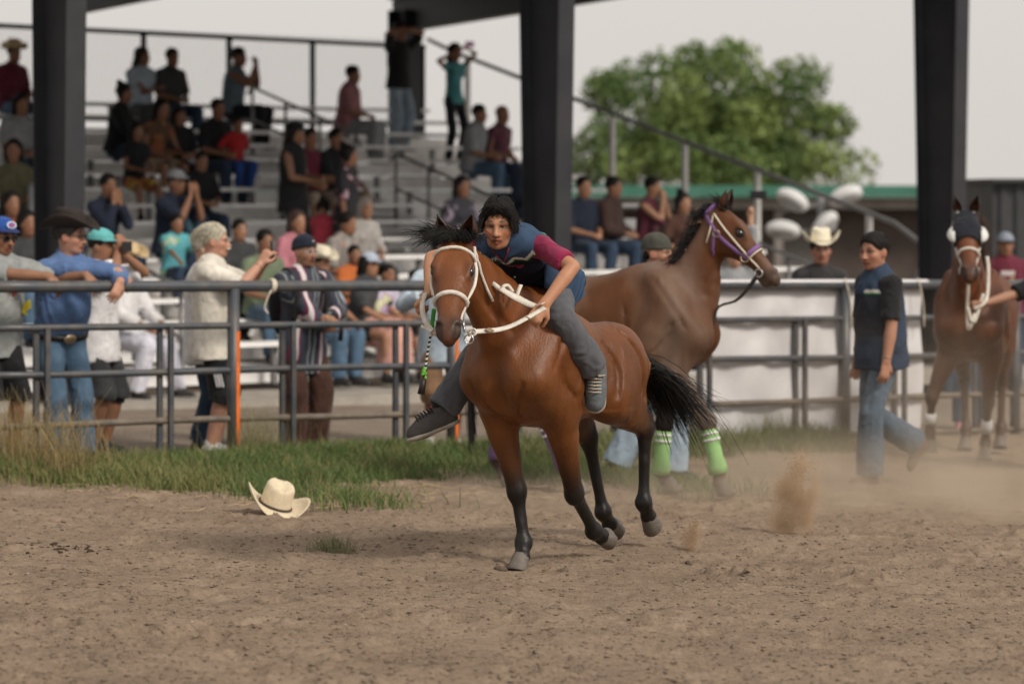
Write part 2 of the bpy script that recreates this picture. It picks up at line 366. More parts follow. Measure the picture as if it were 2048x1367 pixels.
def horse_ears(parent, Lw, R, ks, mat, fwd=.35, tipcol=(.012, .009, .008), base=(.13, .05, .02)):
    for s in (1, -1):
        d = unit(R @ unit(V(-.72 + fwd, s * .28, 1.0))); b = Lw(-.005, s * .052, .035); side = unit(R @ V(.35, s * 1.0, -.1)); side = unit(side - d * (side @ d)); fr = np.cross(side, d) * s
        n, m = 13, 9; vv = []; cc = []
        for i in range(n):
            t = i / (n - 1); wd = ks * .034 * (math.sin(math.pi * min(1, (t * .86 + .14))) ** .8) * (1 - t ** 4) + .001
            for j in range(m):
                a = -2.3 + 4.6 * j / (m - 1); c = b + d * (t * .145 * ks) + (math.sin(a) * fr * .0 + 0)
                vv.append(c + wd * (math.sin(a) * unit(np.cross(d, fr)) * s - (math.cos(a) - .25) * fr * .9) + fr * .012 * ks * t * t)
                e = max(abs(j - (m - 1) / 2) / ((m - 1) / 2), t) ** 4; cc.append(lerp(base, tipcol, min(1, e)))
        f = [(i * m + j, i * m + j + 1, (i + 1) * m + j + 1, (i + 1) * m + j) for i in range(n - 1) for j in range(m - 1)]
        o = link('ear', mesh('ear', vv, f, cc), mat, parent); md = o.modifiers.new('thick', 'SOLIDIFY'); md.thickness = .006
def hoof_mesh(parent, top, axis, toe, ks):
    a = unit(axis); t = unit(np.asarray(toe) - a * np.dot(toe, a)); s = np.cross(a, t); vv = []; n = 20
    for h, rr, fo in ((-.012, .038, 0), (0, .043, .0), (.035, .050, .008), (.072, .058, .018), (.078, .055, .018)):
        for j in range(n):
            q = 2 * math.pi * j / n; cx = math.cos(q); k_ = 1 if cx > -.3 else .82
            vv.append(np.asarray(top) + ks * (a * h * (1 if cx > 0 else 1 + .12 * cx) + t * (fo + rr * cx * (1.08 if cx > 0 else .85)) + s * rr * .92 * math.sin(q) * k_))
    f = [(i * n + j, i * n + (j + 1) % n, (i + 1) * n + (j + 1) % n, (i + 1) * n + j) for i in range(4) for j in range(n)]; vv.append(np.asarray(top) + ks * (a * .06 + t * .01))
    f += [(4 * n + j, 4 * n + (j + 1) % n, 5 * n) for j in range(n)]
    return link('hoof', mesh('hoof', vv, f), HOOF, parent)
def horse(name, loc, yaw, label, sp):
    """sp: poll, head (yaw, pitch, roll), front/hind legs {side: [elbow, knee, fetlock, coronet, hoof axis, toe]}"""
    root = empty(name, loc, yaw, label, 'horse', 'horses in the arena'); ks = sp.get('ks', 1.0); vox = sp.get('vox', .012); S = Solid(vox)
    br, dk, mz = [np.array(c) for c in sp['cols']]      # body, black points, muzzle
    xs = [.62, .54, .42, .27, .1, -.05, -.25, -.42, -.57, -.7, -.77]; T = np.eye(3)
    top = np.array(sp.get('top', [1.17, 1.29, 1.40, 1.455, 1.43, 1.385, 1.355, 1.365, 1.325, 1.24, 1.14])); bot = np.array([.96, .84, .765, .735, .72, .725, .755, .81, .9, 1.0, 1.05]); wid = np.array([.09, .155, .195, .215, .235, .248, .255, .25, .225, .165, .08]) * sp.get('ws', 1.0)
    if 'tb' in sp: bot = bot + sp['tb']
    lift = sp.get('lift', 0.0); S.sect((0, 0, lift), ry(sp.get('tilt', 0)) if sp.get('tilt') else T, np.array(xs) * ks, top * ks, bot * ks, wid * ks, k=.05, pw=2.15, egg=.12, col=br)
    up = lambda x, y, z: V(x * ks, y * ks, z * ks + lift)
    poll = np.array(sp['poll']); b0, b1 = up(.32, 0, 1.15), up(.5, 0, 1.27); pe = sp.get('nend', .93)
    ntop = lerp(b1, poll, pe) - V(0, 0, .05); nb = lerp(b1, ntop, .5) + np.array(sp.get('nbow', (0, 0, .02)))
    nw = np.cross(unit(ntop - b1), (0, 0, 1)); nw = unit(nw)
    S.chain([b0, b1, nb, ntop], np.array([.27, .225, .165, .122]) * ks * np.array([1, *([sp.get('nr', 1.0)] * 3)]), k=.09, w=nw, fw=.60, col=br, n=9)
    hs = ks * sp.get('hs', 1.0); R, Lw = horse_head(S, poll, *sp['head'], hs, br, mz); kl = ks * sp.get('kl', 1.12)
    # chest: breast muscles and the groove between
    for s in (1, -1):
        S.ell(up(.54, s * .075, .97), V(.09, .07, .145) * ks, ry(.2), k=.07, col=br)
        S.chain([up(.3, s * .16, 1.36), up(.42, s * .185, 1.16), up(.55, s * .165, 1.0)], np.array([.05, .088, .085]) * ks, k=.11, col=br, n=6)
        S.chain([up(.36, s * .17, 1.2), up(.27, s * .2, .98), up(.2, s * .19, .86)], np.array([.06, .095, .07]) * ks, k=.11, col=br, n=6)
        S.ell(up(-.43, s * .135, sp.get('hipz', 1.13)), V(.27, .135, .21) * ks, ry(-.25), k=.08, col=br)
    S.chain([up(.70, 0, 1.1), up(.67, 0, .96), up(.58, 0, .8)], .03 * ks, k=.06, op=-1)
    for s in (1, -1):
        0 and S.chain([up(.33, s * .235, 1.34), up(.48, s * .262, 1.16), up(.6, s * .215, 1.0)], np.array([.008, .014, .010]) * ks, k=.06, op=-1, n=6)      # front edge of the shoulder
        S.chain([up(.2, s * .285, 1.26), up(.13, s * .30, 1.05), up(.14, s * .285, .86)], np.array([.02, .03, .024]) * ks, k=.055, op=-1, n=6)       # behind the shoulder
        S.chain([up(.6, s * .16, .86), up(.5, s * .2, .84), up(.42, s * .25, .9)], .018 * ks, k=.04, op=-1, n=5)
        S.chain([up(-.2, s * .3, 1.2), up(-.22, s * .31, 1.0), up(-.16, s * .28, .84)], .022 * ks, k=.06, op=-1, n=5)            # flank
    for side, (el, kn, fe, co, ax, toe) in sp['front'].items():
        s = 1 if side == 'L' else -1; el, kn, fe, co = [np.asarray(q, float) for q in (el, kn, fe, co)]
        pk = lerp(br, dk, .85); mid = lerp(el, kn, .45); sh = up(.5, s * .15, .98); bk = V(-.012, 0, 0) * ks; low = lerp(el, kn, .8)
        S.chain([sh, el], np.array([.1, .095]) * ks, k=.06, col=br)
        S.chain([el, lerp(el, kn, .25), mid, low, kn], np.array([.1, .093, .078, .058, .053]) * ks, k=.03, w=(0, 1, 0), fw=.86, col=[br, br, lerp(br, dk, .25), lerp(br, dk, .8), dk])
        S.chain([el + V(.03, s * .02, 0), lerp(el, kn, .4) + V(.03, s * .015, 0)], np.array([.05, .035]) * ks, k=.04, col=br)
        S.ell(kn, V(.051, .046, .06) * kl, k=.02, col=dk); S.chain([kn + bk * 3, lerp(kn, fe, .25) + bk * 1.5], np.array([.026, .02]) * ks, k=.02, col=dk)
        S.chain([kn, lerp(kn, fe, .3), lerp(kn, fe, .75), fe], np.array([.042, .031, .028, .036]) * kl, k=.015, w=(0, 1, 0), fw=.9, col=dk)
        dd = unit(fe - kn); bkd = unit(np.cross(V(0, 1, 0), dd)); bkd = -bkd if bkd[0] > 0 and abs(dd[2]) > .5 else bkd
        S.chain([lerp(kn, fe, .12) + bkd * .022 * ks, fe + bkd * .02 * ks], np.array([.017, .02]) * kl, k=.02, col=dk)
        S.ell(fe, V(.042, .04, .044) * kl, k=.02, col=dk)
        S.chain([fe, lerp(fe, co, .6), co], np.array([.035, .032, .042]) * kl, k=.02, col=dk)
        hoof_mesh(root, co, ax, toe, kl)
    for side, (st, hk, fe, co, ax, toe) in sp['hind'].items():
        s = 1 if side == 'L' else -1; st, hk, fe, co = [np.asarray(q, float) for q in (st, hk, fe, co)]; hip = up(-.46, s * .13, sp.get('hipz', 1.13))
        S.chain([hip, lerp(hip, st, .6), st], np.array([.21, .185, .15]) * ks, k=.07, w=(0, 1, 0), fw=.72, col=br)
        but = up(-.62, s * .12, sp.get('hipz', 1.13) - .08); S.chain([but, lerp(but, hk, .45)], np.array([.14, .09]) * ks, k=.08, w=(0, 1, 0), fw=.75, col=br)
        S.chain([st, lerp(st, hk, .4), lerp(st, hk, .8), hk], np.array([.14, .118, .072, .055]) * ks, k=.05, w=(0, 1, 0), fw=.78, col=[br, br, lerp(br, dk, .45), lerp(br, dk, .9)])
        dg = unit(st - hk); dc = unit(hk - fe); bk = unit(-(dg + dc * .0) * .15 + dc * .75 + unit(np.cross(V(0, 1, 0), dc)) * 0); back = unit(dc - dg * .62)
        pt = hk + back * .075 * ks; S.chain([hk - dc * .01, pt], np.array([.04, .023]) * ks, k=.025, col=dk)
        S.chain([pt, lerp(st, hk, .45) - unit(V(1, 0, 0)) * .02], np.array([.018, .03]) * ks, k=.03, col=lerp(br, dk, .6))
        S.ell(hk, V(.05, .042, .06) * kl, k=.025, col=dk)
        S.chain([hk, lerp(hk, fe, .3), lerp(hk, fe, .75), fe], np.array([.046, .034, .03, .038]) * kl, k=.018, w=(0, 1, 0), fw=.88, col=dk)
        S.ell(fe, V(.044, .041, .046) * kl, k=.02, col=dk)
        S.chain([fe, lerp(fe, co, .6), co], np.array([.036, .033, .042]) * kl, k=.02, col=dk)
        hoof_mesh(root, co, ax, toe, kl)
    kk_ = lambda P, r, k: S.chain(P, np.asarray(r) * ks * sp.get('crease', 1.0), k=k, op=-1, n=8)
    for s in (1, -1):                                  # creases between the muscles, cut along the skin
        for pts, r in (([(.28, 1.37), (.40, 1.22), (.50, 1.06)], .012), ([(.10, 1.2), (.12, 1.03), (.19, .88)], .015), ([(.42, 1.1), (.37, .98), (.29, .90)], .009), ([(-.17, 1.16), (-.23, 1.02), (-.20, .88)], .014), ([(-.36, 1.22), (-.47, 1.05), (-.53, .88)], .010), ([(-.60, 1.1), (-.63, .97), (-.68, .84)], .010)):
            st = [up(x, s * .6, z) for x, z in pts]; P, N = onto(S, st, [up(x, 0, z) for x, z in pts], .0); kk_(P, [r * .5, r, r * .6], .028)
        st = [up(1.0, s * y, z) for y, z in ((.04, .80), (.10, .88), (.155, .98))]; P, N = onto(S, st, [q - V(.8, 0, 0) for q in st], .0); kk_(P, [.006, .011, .006], .025)
        st = [lerp(b1, poll, t) + nw * -s * .5 + V(.07, 0, -.06) * ks for t in (.1, .4, .7)]; P, N = onto(S, st, [q + nw * s * .5 for q in st], .0); kk_(P, [.010, .012, .006], .03)
    def cf(v, c):                                   # darker crest line and belly, warm uneven coat
        n = wob(v, 6, 3) * .16 + wob(v, 17, 5) * .09 + wob(v, 45, 6) * .05
        c = c * (1 + n[:, None]); c[:, 0] *= 1 + .08 * wob(v, 4, 9); return np.clip(c, .004, 1)
    def dp(v, f):                                   # muscle and rib relief
        N = normals(v, f); a = (wob(v * V(1, 1, .55), 20, 1) * .004 + wob(v * V(1.2, 1, .5), 9, 12) * .006) * (v[:, 2] > .8)
        rib = np.exp(-((v[:, 0] + .12) / .16) ** 2) * np.exp(-((v[:, 2] - .98 - lift) / .17) ** 2) * np.sin((v[:, 0] + .35 * v[:, 2]) * 2 * math.pi / .07) * .003
        return v + N * (a + rib)[:, None]
    body = S.build('body', sp.get('mat', COAT), root, 1, br, colfn=cf, disp=dp)
    horse_ears(root, Lw, R, hs, sp.get('mat', COAT), sp.get('earf', .35), base=br * .7)
    for s in (1, -1):
        mb = MB().sphere(Lw(.208, s * .085, .029), V(.030, .023, .025) * hs, 8, R); mb.build('eye', EYEB, root, True)
    return root, S, R, Lw
def mane(parent, S, poll, base, n, rs, fling, length, mat=HAIRBLK, r0=.005, side=(0, 1, 0), droop=.6, name='mane'):
    r = np.random.RandomState(rs); T = r.rand(n); Bs = np.array([lerp(base, poll, t) for t in T]); sd_ = np.asarray(side) * (r.normal(size=n) * .02)[:, None]
    A, _n = onto(S, Bs + V(0, 0, .35) + sd_, Bs - V(0, 0, .2), -.01); P = []
    for t, a in zip(T, A):
        fl = np.asarray(fling(t, r)); L = length * (.6 + .6 * r.rand()); k = r.normal(size=3) * .02; ph = r.rand() * 6
        P.append([a + fl * L * u + V(0, 0, -droop * L * u * u) + k * u * u + V(.006, .006, .008) * math.sin(ph + u * 5) * u for u in np.linspace(0, 1, 7)])
    v, f, _ = strands(P, r0, r0 * .25); return link(name, mesh(name, v, f), mat, parent, False)
TH1 = math.radians(28); O1 = V(.22, 15.83, 0); O1[2] = 0; YAW1 = math.atan2(-math.cos(TH1), -math.sin(TH1))
BAY = [(.136, .042, .0090), (.007, .0052, .0045), (.052, .030, .021)]
SP1 = dict(ks=1.0, vox=.0115, cols=BAY, hs=1.03, ws=.97, nr=.95, poll=(.93, -.075, 1.685), head=(math.radians(24), math.radians(42), 0), top=[1.15, 1.28, 1.39, 1.445, 1.42, 1.35, 1.285, 1.25, 1.175, 1.07, .98], hipz=1.03, nbow=(0, -.005, .015), earf=.30,
    front=dict(R=((.34, -.15, .83), (.245, -.09, .395), (.245, -.05, .128), (.285, -.04, .062), (.35, 0, -1), (1, 0, .3)),
               L=((.25, .165, .80), (.015, .13, .375), (-.245, .115, .15), (-.335, .115, .115), (-.93, 0, .05), (.1, 0, -1))),
    hind=dict(R=((-.30, -.17, .86), (-.655, -.12, .61), (-.765, -.085, .195), (-.85, -.085, .12), (-.85, 0, -.1), (.1, 0, -1)),
              L=((-.30, .19, .88), (-.79, .16, .665), (-.795, .15, .255), (-.855, .15, .175), (-.75, 0, -.45), (.45, 0, -.8))))
H1, S1, R1, LW1 = horse('horse', O1, YAW1, 'galloping bay horse with white bridle carrying the bareback rider', SP1)
H1V = V(-math.sin(TH1), -math.cos(TH1)); L1V = V(math.cos(TH1), -math.sin(TH1))
def L1(px, py, lat):                               # horse-local point seen at a photo pixel, at a given distance left of its midline
    r = V((px - 1024) / FPX, 1.0); D = (lat + O1[:2] @ L1V) / (r @ L1V); p = r * D - O1[:2]; return V(p @ H1V, lat, HC - (py - HZ) / FPX * D - O1[2])
WEB = M('white_webbing', (.66, .62, .55), .75, .18, 25, .4, 120, spec=.2, dirt=((.42, .35, .27), .5, 9)); METAL = M('bit_steel', (.55, .55, .56), .3, .1, metal=.9); TAPE = M('brown_tape', (.25, .18, .11), .7, .2, 20)
def band(S, Lw, pts, inner, w, th, n=16, off=.003):
    P = spline([Lw(*p) for p in pts], n); A = np.array([Lw(*inner(t)) for t in np.linspace(0, 1, n)]); st = A + (P - A) * 1.6; return onto(S, st, A, off)
def arc(x, R, a0, a1, zc=-.02, n=9): return [(x, R * math.sin(a), zc + R * math.cos(a)) for a in np.linspace(a0, a1, n)]
def bridle(name, loc, yaw, S, Lw, label, mat, brow=True, fat=.013, cheek=True):
    b = empty(name, loc, yaw, label, 'bridle')
    if brow: P, N = band(S, Lw, arc(.085, .2, -1.75, 1.75), lambda t: (.085, 0, -.03), .02, .004); mb = MB(); mb.tube(P + N * .004, .0095, 8); mb.build('browband', mat, b, True)
    P, N = band(S, Lw, arc(.375, .17, -1.9, 1.9), lambda t: (.375, 0, -.035), .02, .004); MB().tube(P + N * .006, fat, 8).build('noseband', mat, b, True)
    if cheek:
        for s in (1, -1):
            P, N = band(S, Lw, [(-.01, s * .16, -.0), (.1, s * .2, -.02), (.22, s * .2, -.03), (.36, s * .16, -.05), (.47, s * .14, -.06)], lambda t: (-.01 + .48 * t, 0, -.03), .02, .004, 14); MB().tube(P + N * .003, .009 if fat > .01 else .007, 8).build('cheekpiece', mat, b, True)
            P, N = band(S, Lw, [(-.01, s * .16, -.0), (.03, s * .2, -.1), (.1, s * .15, -.25)], lambda t: (.0 + .1 * t, 0, -.05 - .06 * t), .02, .004, 10); MB().tube(P + N * .002, .008 if fat > .01 else .006, 8).build('throat_strap', mat, b, True)
            ring(mb := MB(), Lw(.49, s * .068, -.062), Lw(0, s, 0) - Lw(0, 0, 0), .026, .0045); mb.build('bit_ring', METAL, b, True)
    return b
BR1 = bridle('bridle', O1, YAW1, S1, LW1, 'white webbing bridle and reins on the galloping horse', WEB)
ringL, ringR = LW1(.5, .085, -.085), LW1(.5, -.085, -.085)
ring(mb := MB(), L1(937, 640, .06) * 0 + LW1(.52, .09, -.12), (1, .4, 0), .022, .004); mb.build('rein_ring', METAL, BR1, True)
def rein(pts, w, nrm=(.9, 0, .45), n=26, nm='rein'):
    P = spline(pts, n); strap(mb := MB(), P, w, .005, np.tile(V(*nrm), (n, 1))); return mb.build(nm, WEB, BR1, True)
RH1, LHd1 = V(.70, -.36, 1.44), V(.735, .33, 1.40)
rA, rB, rC, rD = LW1(.53, .095, -.13), L1(946, 664, .14), L1(1015, 655, .26), L1(1090, 616, .37)
MB().tube([ringL, lerp(ringL, rB, .6) + V(.02, .0, -.02), rB], .004, 6).build('rein_cord', TAPE, BR1, True); ring(mb := MB(), rB, (1, .2, .2), .017, .005); mb.build('rein_ring', WEB, BR1, True)
rein([rB, rC, rD], .026); 
for px, py, lt in ((980, 662, .20), (1060, 636, .32)): strap(mb := MB(), [L1(px - 5, py + 1, lt) + V(.006, 0, .003), L1(px + 5, py - 2, lt + .01) + V(.006, 0, .003)], .034, .004, (.9, 0, .45)); mb.build('rein_keeper', TAPE, BR1)
rein([rD + V(-.02, -.02, .02), L1(1068, 612, .27), L1(1035, 597, .17), L1(1000, 578, .08)], np.interp(np.linspace(0, 1, 26), [0, .35, .7, 1], [.026, .038, .042, .026]), (.6, .3, .8))
for pts, w in (([L1(1002, 580, .075), L1(992, 571, .06), L1(984, 566, .03), L1(974, 560, -.03)], .022), ([L1(1012, 583, .1), L1(1006, 574, .09), L1(1016, 571, .1), L1(1026, 584, .13)], .018), ([L1(1034, 592, .15), L1(1038, 580, .15), L1(1042, 570, .15)], .020)): rein(pts, w, (.9, .2, .4), 10)
rein([ringR, L1(868, 668, -.20), L1(850, 640, -.28), L1(845, 612, -.33), RH1 + V(.04, -.0, .0)], .028); rein([L1(843, 652, -.30), L1(860, 660, -.24), L1(880, 674, -.16)], .016, n=10)
rein([RH1 + V(.03, .03, .0), lerp(RH1, L1(975, 555, -.04), .5) + V(0, 0, -.03), L1(975, 555, -.04)], .026)
# mane, forelock and tail of the galloping horse
def fl1(t, r): return unit(V(-.15 + .25 * r.normal(), -.85 + .3 * r.normal(), .35 + .35 * r.rand()))
mane(H1, S1, LW1(-.02, 0, .05), V(.45, 0, 1.36), 900, 3, fl1, .13, r0=.0032, droop=.35)
rr = np.random.RandomState(8); P = []
for i in range(420):
    s = rr.normal() * .04; b = LW1(-.04 + .05 * rr.rand(), s, .05); sd = -1 if rr.rand() < .7 else 1; e = LW1(.02 + .05 * rr.rand(), s + sd * (.05 + .07 * rr.rand()), .085 + .015 * rr.normal()); m = (b + e) / 2 + V(.0, 0, .03 + .012 * rr.normal()); P.append(spline([b, m, e], 6))
for i in range(150):
    b = LW1(-.04 + .03 * rr.rand(), rr.normal() * .04 - .02, .06); dr = unit(V(.1, -1.0 + .3 * rr.normal(), .45 + .45 * rr.normal())); L = .07 + .08 * rr.rand(); P.append([b + dr * L * t + V(0, 0, -.03 * t * t) + V(.06, 0, 0) * t for t in np.linspace(0, 1, 6)])
v, f, _ = strands(P, .0035, .001); link('forelock', mesh('forelock', v, f), HAIRBLK, H1, False)
P = []; dk = V(-.76, .0, 1.02)
for i in range(620):
    k = rr.normal(size=3); L = .36 + .26 * rr.rand(); b = dk + V(-.02 * rr.rand(), k[1] * .02, k[2] * .03); dr = unit(V(-.85, .10 * k[1] + .30, .0)); P.append([b + dr * L * t + V(0, .05 * k[1] * t + .03 * t * t, -.62 * L * t ** 2.0 * (1 + .35 * k[2]) + .03 * math.sin(t * 5 + k[0])) for t in np.linspace(0, 1, 8)])
v, f, _ = strands(P, .0042, .001); link('tail', mesh('tail', v, f), HAIRBLK, H1, False); MB().tube([V(-.68, 0, 1.06), V(-.77, 0, 1.03), V(-.9, .01, 1.0)], [.045, .04, .015], 10).build('dock', HAIRBLK, H1, True)
MB().sphere(S1 and V(.61, .03, .93), (.004, .02, .016), 5) if False else None
# ------------------------------------------------------------------ people
def ik(a, t, l1, l2, hint):
    a = np.asarray(a, float); d = np.asarray(t, float) - a; L = max(min(np.linalg.norm(d), l1 + l2 - 1e-3), abs(l1 - l2) + 1e-3); u = unit(d)
    c = (l1 * l1 + L * L - l2 * l2) / (2 * l1 * L); n = np.asarray(hint, float); n = unit(n - u * (n @ u))
    return a + u * l1 * c + n * l1 * math.sqrt(max(0, 1 - c * c)), a + u * L
def along(P, t):                              # polyline up to fraction t of its length
    P = [np.asarray(p, float) for p in P]; L = [np.linalg.norm(b - a) for a, b in zip(P, P[1:])]; rem = sum(L) * t; out = [P[0]]
    for a, b, l in zip(P, P[1:], L):
        if rem <= l: out.append(lerp(a, b, rem / l)); return out
        out.append(b); rem -= l
    return out
SKIN = M('skin', attr=True, rough=.52, var=.07, vs=14, bump=.1, bs=120, spec=.35)
EYEM = M('eye', attr=True, rough=.15, var=0, spec=.6)
PHONE = M('phone_case', (.012, .012, .014), .35, .1)
GLASSM = M('spectacle_rim', (.05, .05, .055), .3, 0, metal=.6)
LENS = M('dark_lens', (.01, .01, .012), .08, 0, spec=.8)
TAN, BRN, FAIR, DEEP = (.36, .19, .115), (.27, .135, .08), (.47, .27, .185), (.17, .085, .052)
def hair_mat(c): return M('hair_%d_%d_%d' % tuple(int(x * 1000) for x in c), c, .6, .3, 40, .5, 90, spec=.22)
DKHAIR = (.009, .0072, .0066)
def hand(S, wr, fd, pn, s, sk, sz=1.0, curl=.5, thumb=.6, spread=.5, lo=False):
    """wr wrist, fd finger direction, pn palm normal (faces out of the palm), s=+1 left hand"""
    fd = unit(fd); pn = unit(np.asarray(pn, float) - fd * np.dot(pn, fd)); sd = np.cross(fd, pn) * s      # towards the thumb
    c = np.asarray(wr) + fd * .045 * sz
    S.chain([wr, c, np.asarray(wr) + fd * .085 * sz], np.array([.027, .038, .036]) * sz, k=.015, w=pn, fw=.48, col=sk)
    if lo:
        e = np.asarray(wr) + fd * .085 * sz; S.chain([e, e + (fd * (1 - curl * .4) + pn * curl) * .045 * sz, e + (fd * (.8 - curl) + pn * curl * 1.6) * .065 * sz], np.array([.034, .03, .02]) * sz, k=.015, w=pn, fw=.6, col=sk); return
    tip = []
    for i, (off, ln) in enumerate(((.030, .92), (.010, 1.0), (-.010, .94), (-.028, .76))):
        b = np.asarray(wr) + fd * .086 * sz + sd * off * sz; d = unit(fd + sd * off * spread * 6); ang = 0; p = [b]
        for L, a in ((.042, .9), (.026, 1.1), (.02, .8)):
            ang += curl * a * (1 + .06 * i); p.append(p[-1] + (math.cos(ang) * d + math.sin(ang) * pn) * L * ln * sz)
        S.chain(p, np.array([.0102, .0094, .0086, .0072]) * sz, k=.006, col=sk); tip.append(p[-1])
    b = np.asarray(wr) + fd * .028 * sz + sd * .026 * sz; d1 = unit(sd * .8 + fd * .7 + pn * .35); d2 = unit(sd * (.7 - thumb) + fd * .75 + pn * thumb)
    S.chain([b, b + d1 * .038 * sz, b + d1 * .038 * sz + d2 * .032 * sz, b + d1 * .036 * sz + d2 * .056 * sz], np.array([.016, .012, .0105, .008]) * sz, k=.012, col=sk); return tip
def head_parts(S, hc, R, q, sk, det, jaw=1.0, mouth=0.0):
    Lh = lambda x, y, z: np.asarray(hc) + R @ (V(x, y, z) * q)
    S.ell(Lh(-.012, 0, .035), V(.099, .077, .092) * q, R, k=.03, col=sk)
    S.ell(Lh(.022, 0, -.04), V(.073, .063 * jaw, .083) * q, R, k=.03, col=sk)
    S.chain([Lh(.045, -.028, -.093), Lh(.066, 0, -.1), Lh(.045, .028, -.093)], np.array([.018, .02, .018]) * q, k=.025, col=sk)
    S.chain([Lh(.086, 0, .012), Lh(.098, 0, -.015), Lh(.108, 0, -.036)], np.array([.009, .0105, .0145]) * q, k=.014, col=sk)
    if det:
        for s in (1, -1):
            S.ell(Lh(.093, s * .0135, -.040), V(.013, .0085, .0085) * q, R, k=.008, col=sk)
            S.ell(Lh(.101, s * .0065, -.0475), V(.006, .0035, .003) * q, R, k=.003, op=-1, col=(.05, .02, .015))
            S.chain([Lh(.084, s * .012, .022), Lh(.081, s * .036, .0255), Lh(.064, s * .056, .017)], np.array([.008, .0095, .008]) * q, k=.016, col=sk)
            S.ell(Lh(.054, s * .048, -.026), V(.026, .018, .018) * q, R, k=.03, col=sk)
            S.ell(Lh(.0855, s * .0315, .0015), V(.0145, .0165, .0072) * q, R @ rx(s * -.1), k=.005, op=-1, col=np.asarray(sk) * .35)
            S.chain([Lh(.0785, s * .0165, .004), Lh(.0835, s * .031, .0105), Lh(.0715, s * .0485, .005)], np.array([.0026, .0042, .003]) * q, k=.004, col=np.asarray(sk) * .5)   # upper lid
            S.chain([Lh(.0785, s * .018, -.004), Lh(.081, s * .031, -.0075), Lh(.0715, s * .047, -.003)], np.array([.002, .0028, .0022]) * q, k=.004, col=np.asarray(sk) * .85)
            S.ell(Lh(-.008, s * .078, -.008), V(.026, .010, .033) * q, R @ rz(s * -.35), k=.01, col=np.asarray(sk) * V(1.05, .9, .9))
        lip = np.asarray(sk) * V(.82, .5, .5)
        S.chain([Lh(.082, -.025, -.0665), Lh(.0965, 0, -.063), Lh(.082, .025, -.0665)], np.array([.004, .0075, .004]) * q, k=.008, col=lip)
        S.chain([Lh(.08, -.022, -.0735 - mouth), Lh(.0935, 0, -.0785 - mouth), Lh(.08, .022, -.0735 - mouth)], np.array([.004, .0085, .004]) * q, k=.008, col=lip)
        S.chain([Lh(.090, -.022, -.0735 - mouth / 2), Lh(.107, 0, -.0695 - mouth / 2), Lh(.090, .022, -.0735 - mouth / 2)], np.array([.002, .003 + mouth * .5, .002]) * q, k=.004, op=-1, col=(.04, .012, .01))
    else:
        for s in (1, -1): S.ell(Lh(-.008, s * .078, -.008), V(.026, .012, .033) * q, R, k=.01, col=sk)
    return Lh
def face_colour(hc, R, q, sk, brow=(.02, .016, .014), stubble=0.0, det=True):
    hc = np.asarray(hc)
    def cf(v, c):
        p = ((v - hc) @ R) / q; x, y, z = p.T; near = (np.abs(p) < .16).all(1) & (x > .03)
        bw = np.exp(-((np.abs(y) - .033) / .019) ** 4) * np.exp(-((z - .0275 - .004 * np.cos((np.abs(y) - .033) * 70)) / .0075) ** 2) * near
        c = c * (1 - bw[:, None] * .95) + np.asarray(brow) * bw[:, None] * .9
        if not det:
            ew = np.exp(-((np.abs(y) - .032) / .014) ** 4) * np.exp(-((z - .002) / .009) ** 2) * near; c = c * (1 - .8 * ew[:, None]) + V(.03, .02, .018) * .8 * ew[:, None]
            lw = np.exp(-(y / .024) ** 4) * np.exp(-((z + .07) / .009) ** 2) * near; c = c * (1 - .6 * lw[:, None] * V(.2, .7, .7))
        ck = np.exp(-((np.abs(y) - .045) / .02) ** 2 - ((z + .03) / .022) ** 2) * near; c = c * (1 + ck[:, None] * V(.1, -.1, -.12))
        if stubble:
            st = np.clip((-.05 - z) / .02, 0, 1) * (np.abs(p) < .14).all(1) * (x > -.02) + np.exp(-((z + .056) / .005) ** 2) * (np.abs(y) < .026) * near
            c = c * (1 - stubble * np.clip(st, 0, 1)[:, None] * (.75 + .25 * wob(v, 300, 4))[:, None])
        return np.clip(c, .003, 1)
    return cf
def eyes(root, Lh, R, q, look=(0, 0), iris=(.035, .02, .012)):
    for s in (1, -1):
        v, f = sphere_geo(10); c0 = Lh(.0690, s * .0315, .0012); d = unit(V(1, look[0], look[1])); cols = []
        for p in v:
            a = p @ d; cols.append((.004, .004, .004) if a > .95 else iris if a > .80 else (.36, .33, .31))
        link('eye', mesh('eye', v * .0128 * q @ R.T + c0, f, cols), EYEM, root)
def fold(amp, seed=0, sc=(1, 1, 1)):
    def dp(v, f):
        N = normals(v, f); w = v * np.asarray(sc)
        a = np.abs(wob(w, 22, seed)) * -1.2 + .45 * wob(w, 42, seed + 7) - .7 * np.abs(wob(w * V(1, 1, .6), 60, seed + 3)) + .65
        return v + N * (a * amp)[:, None]
    return dp
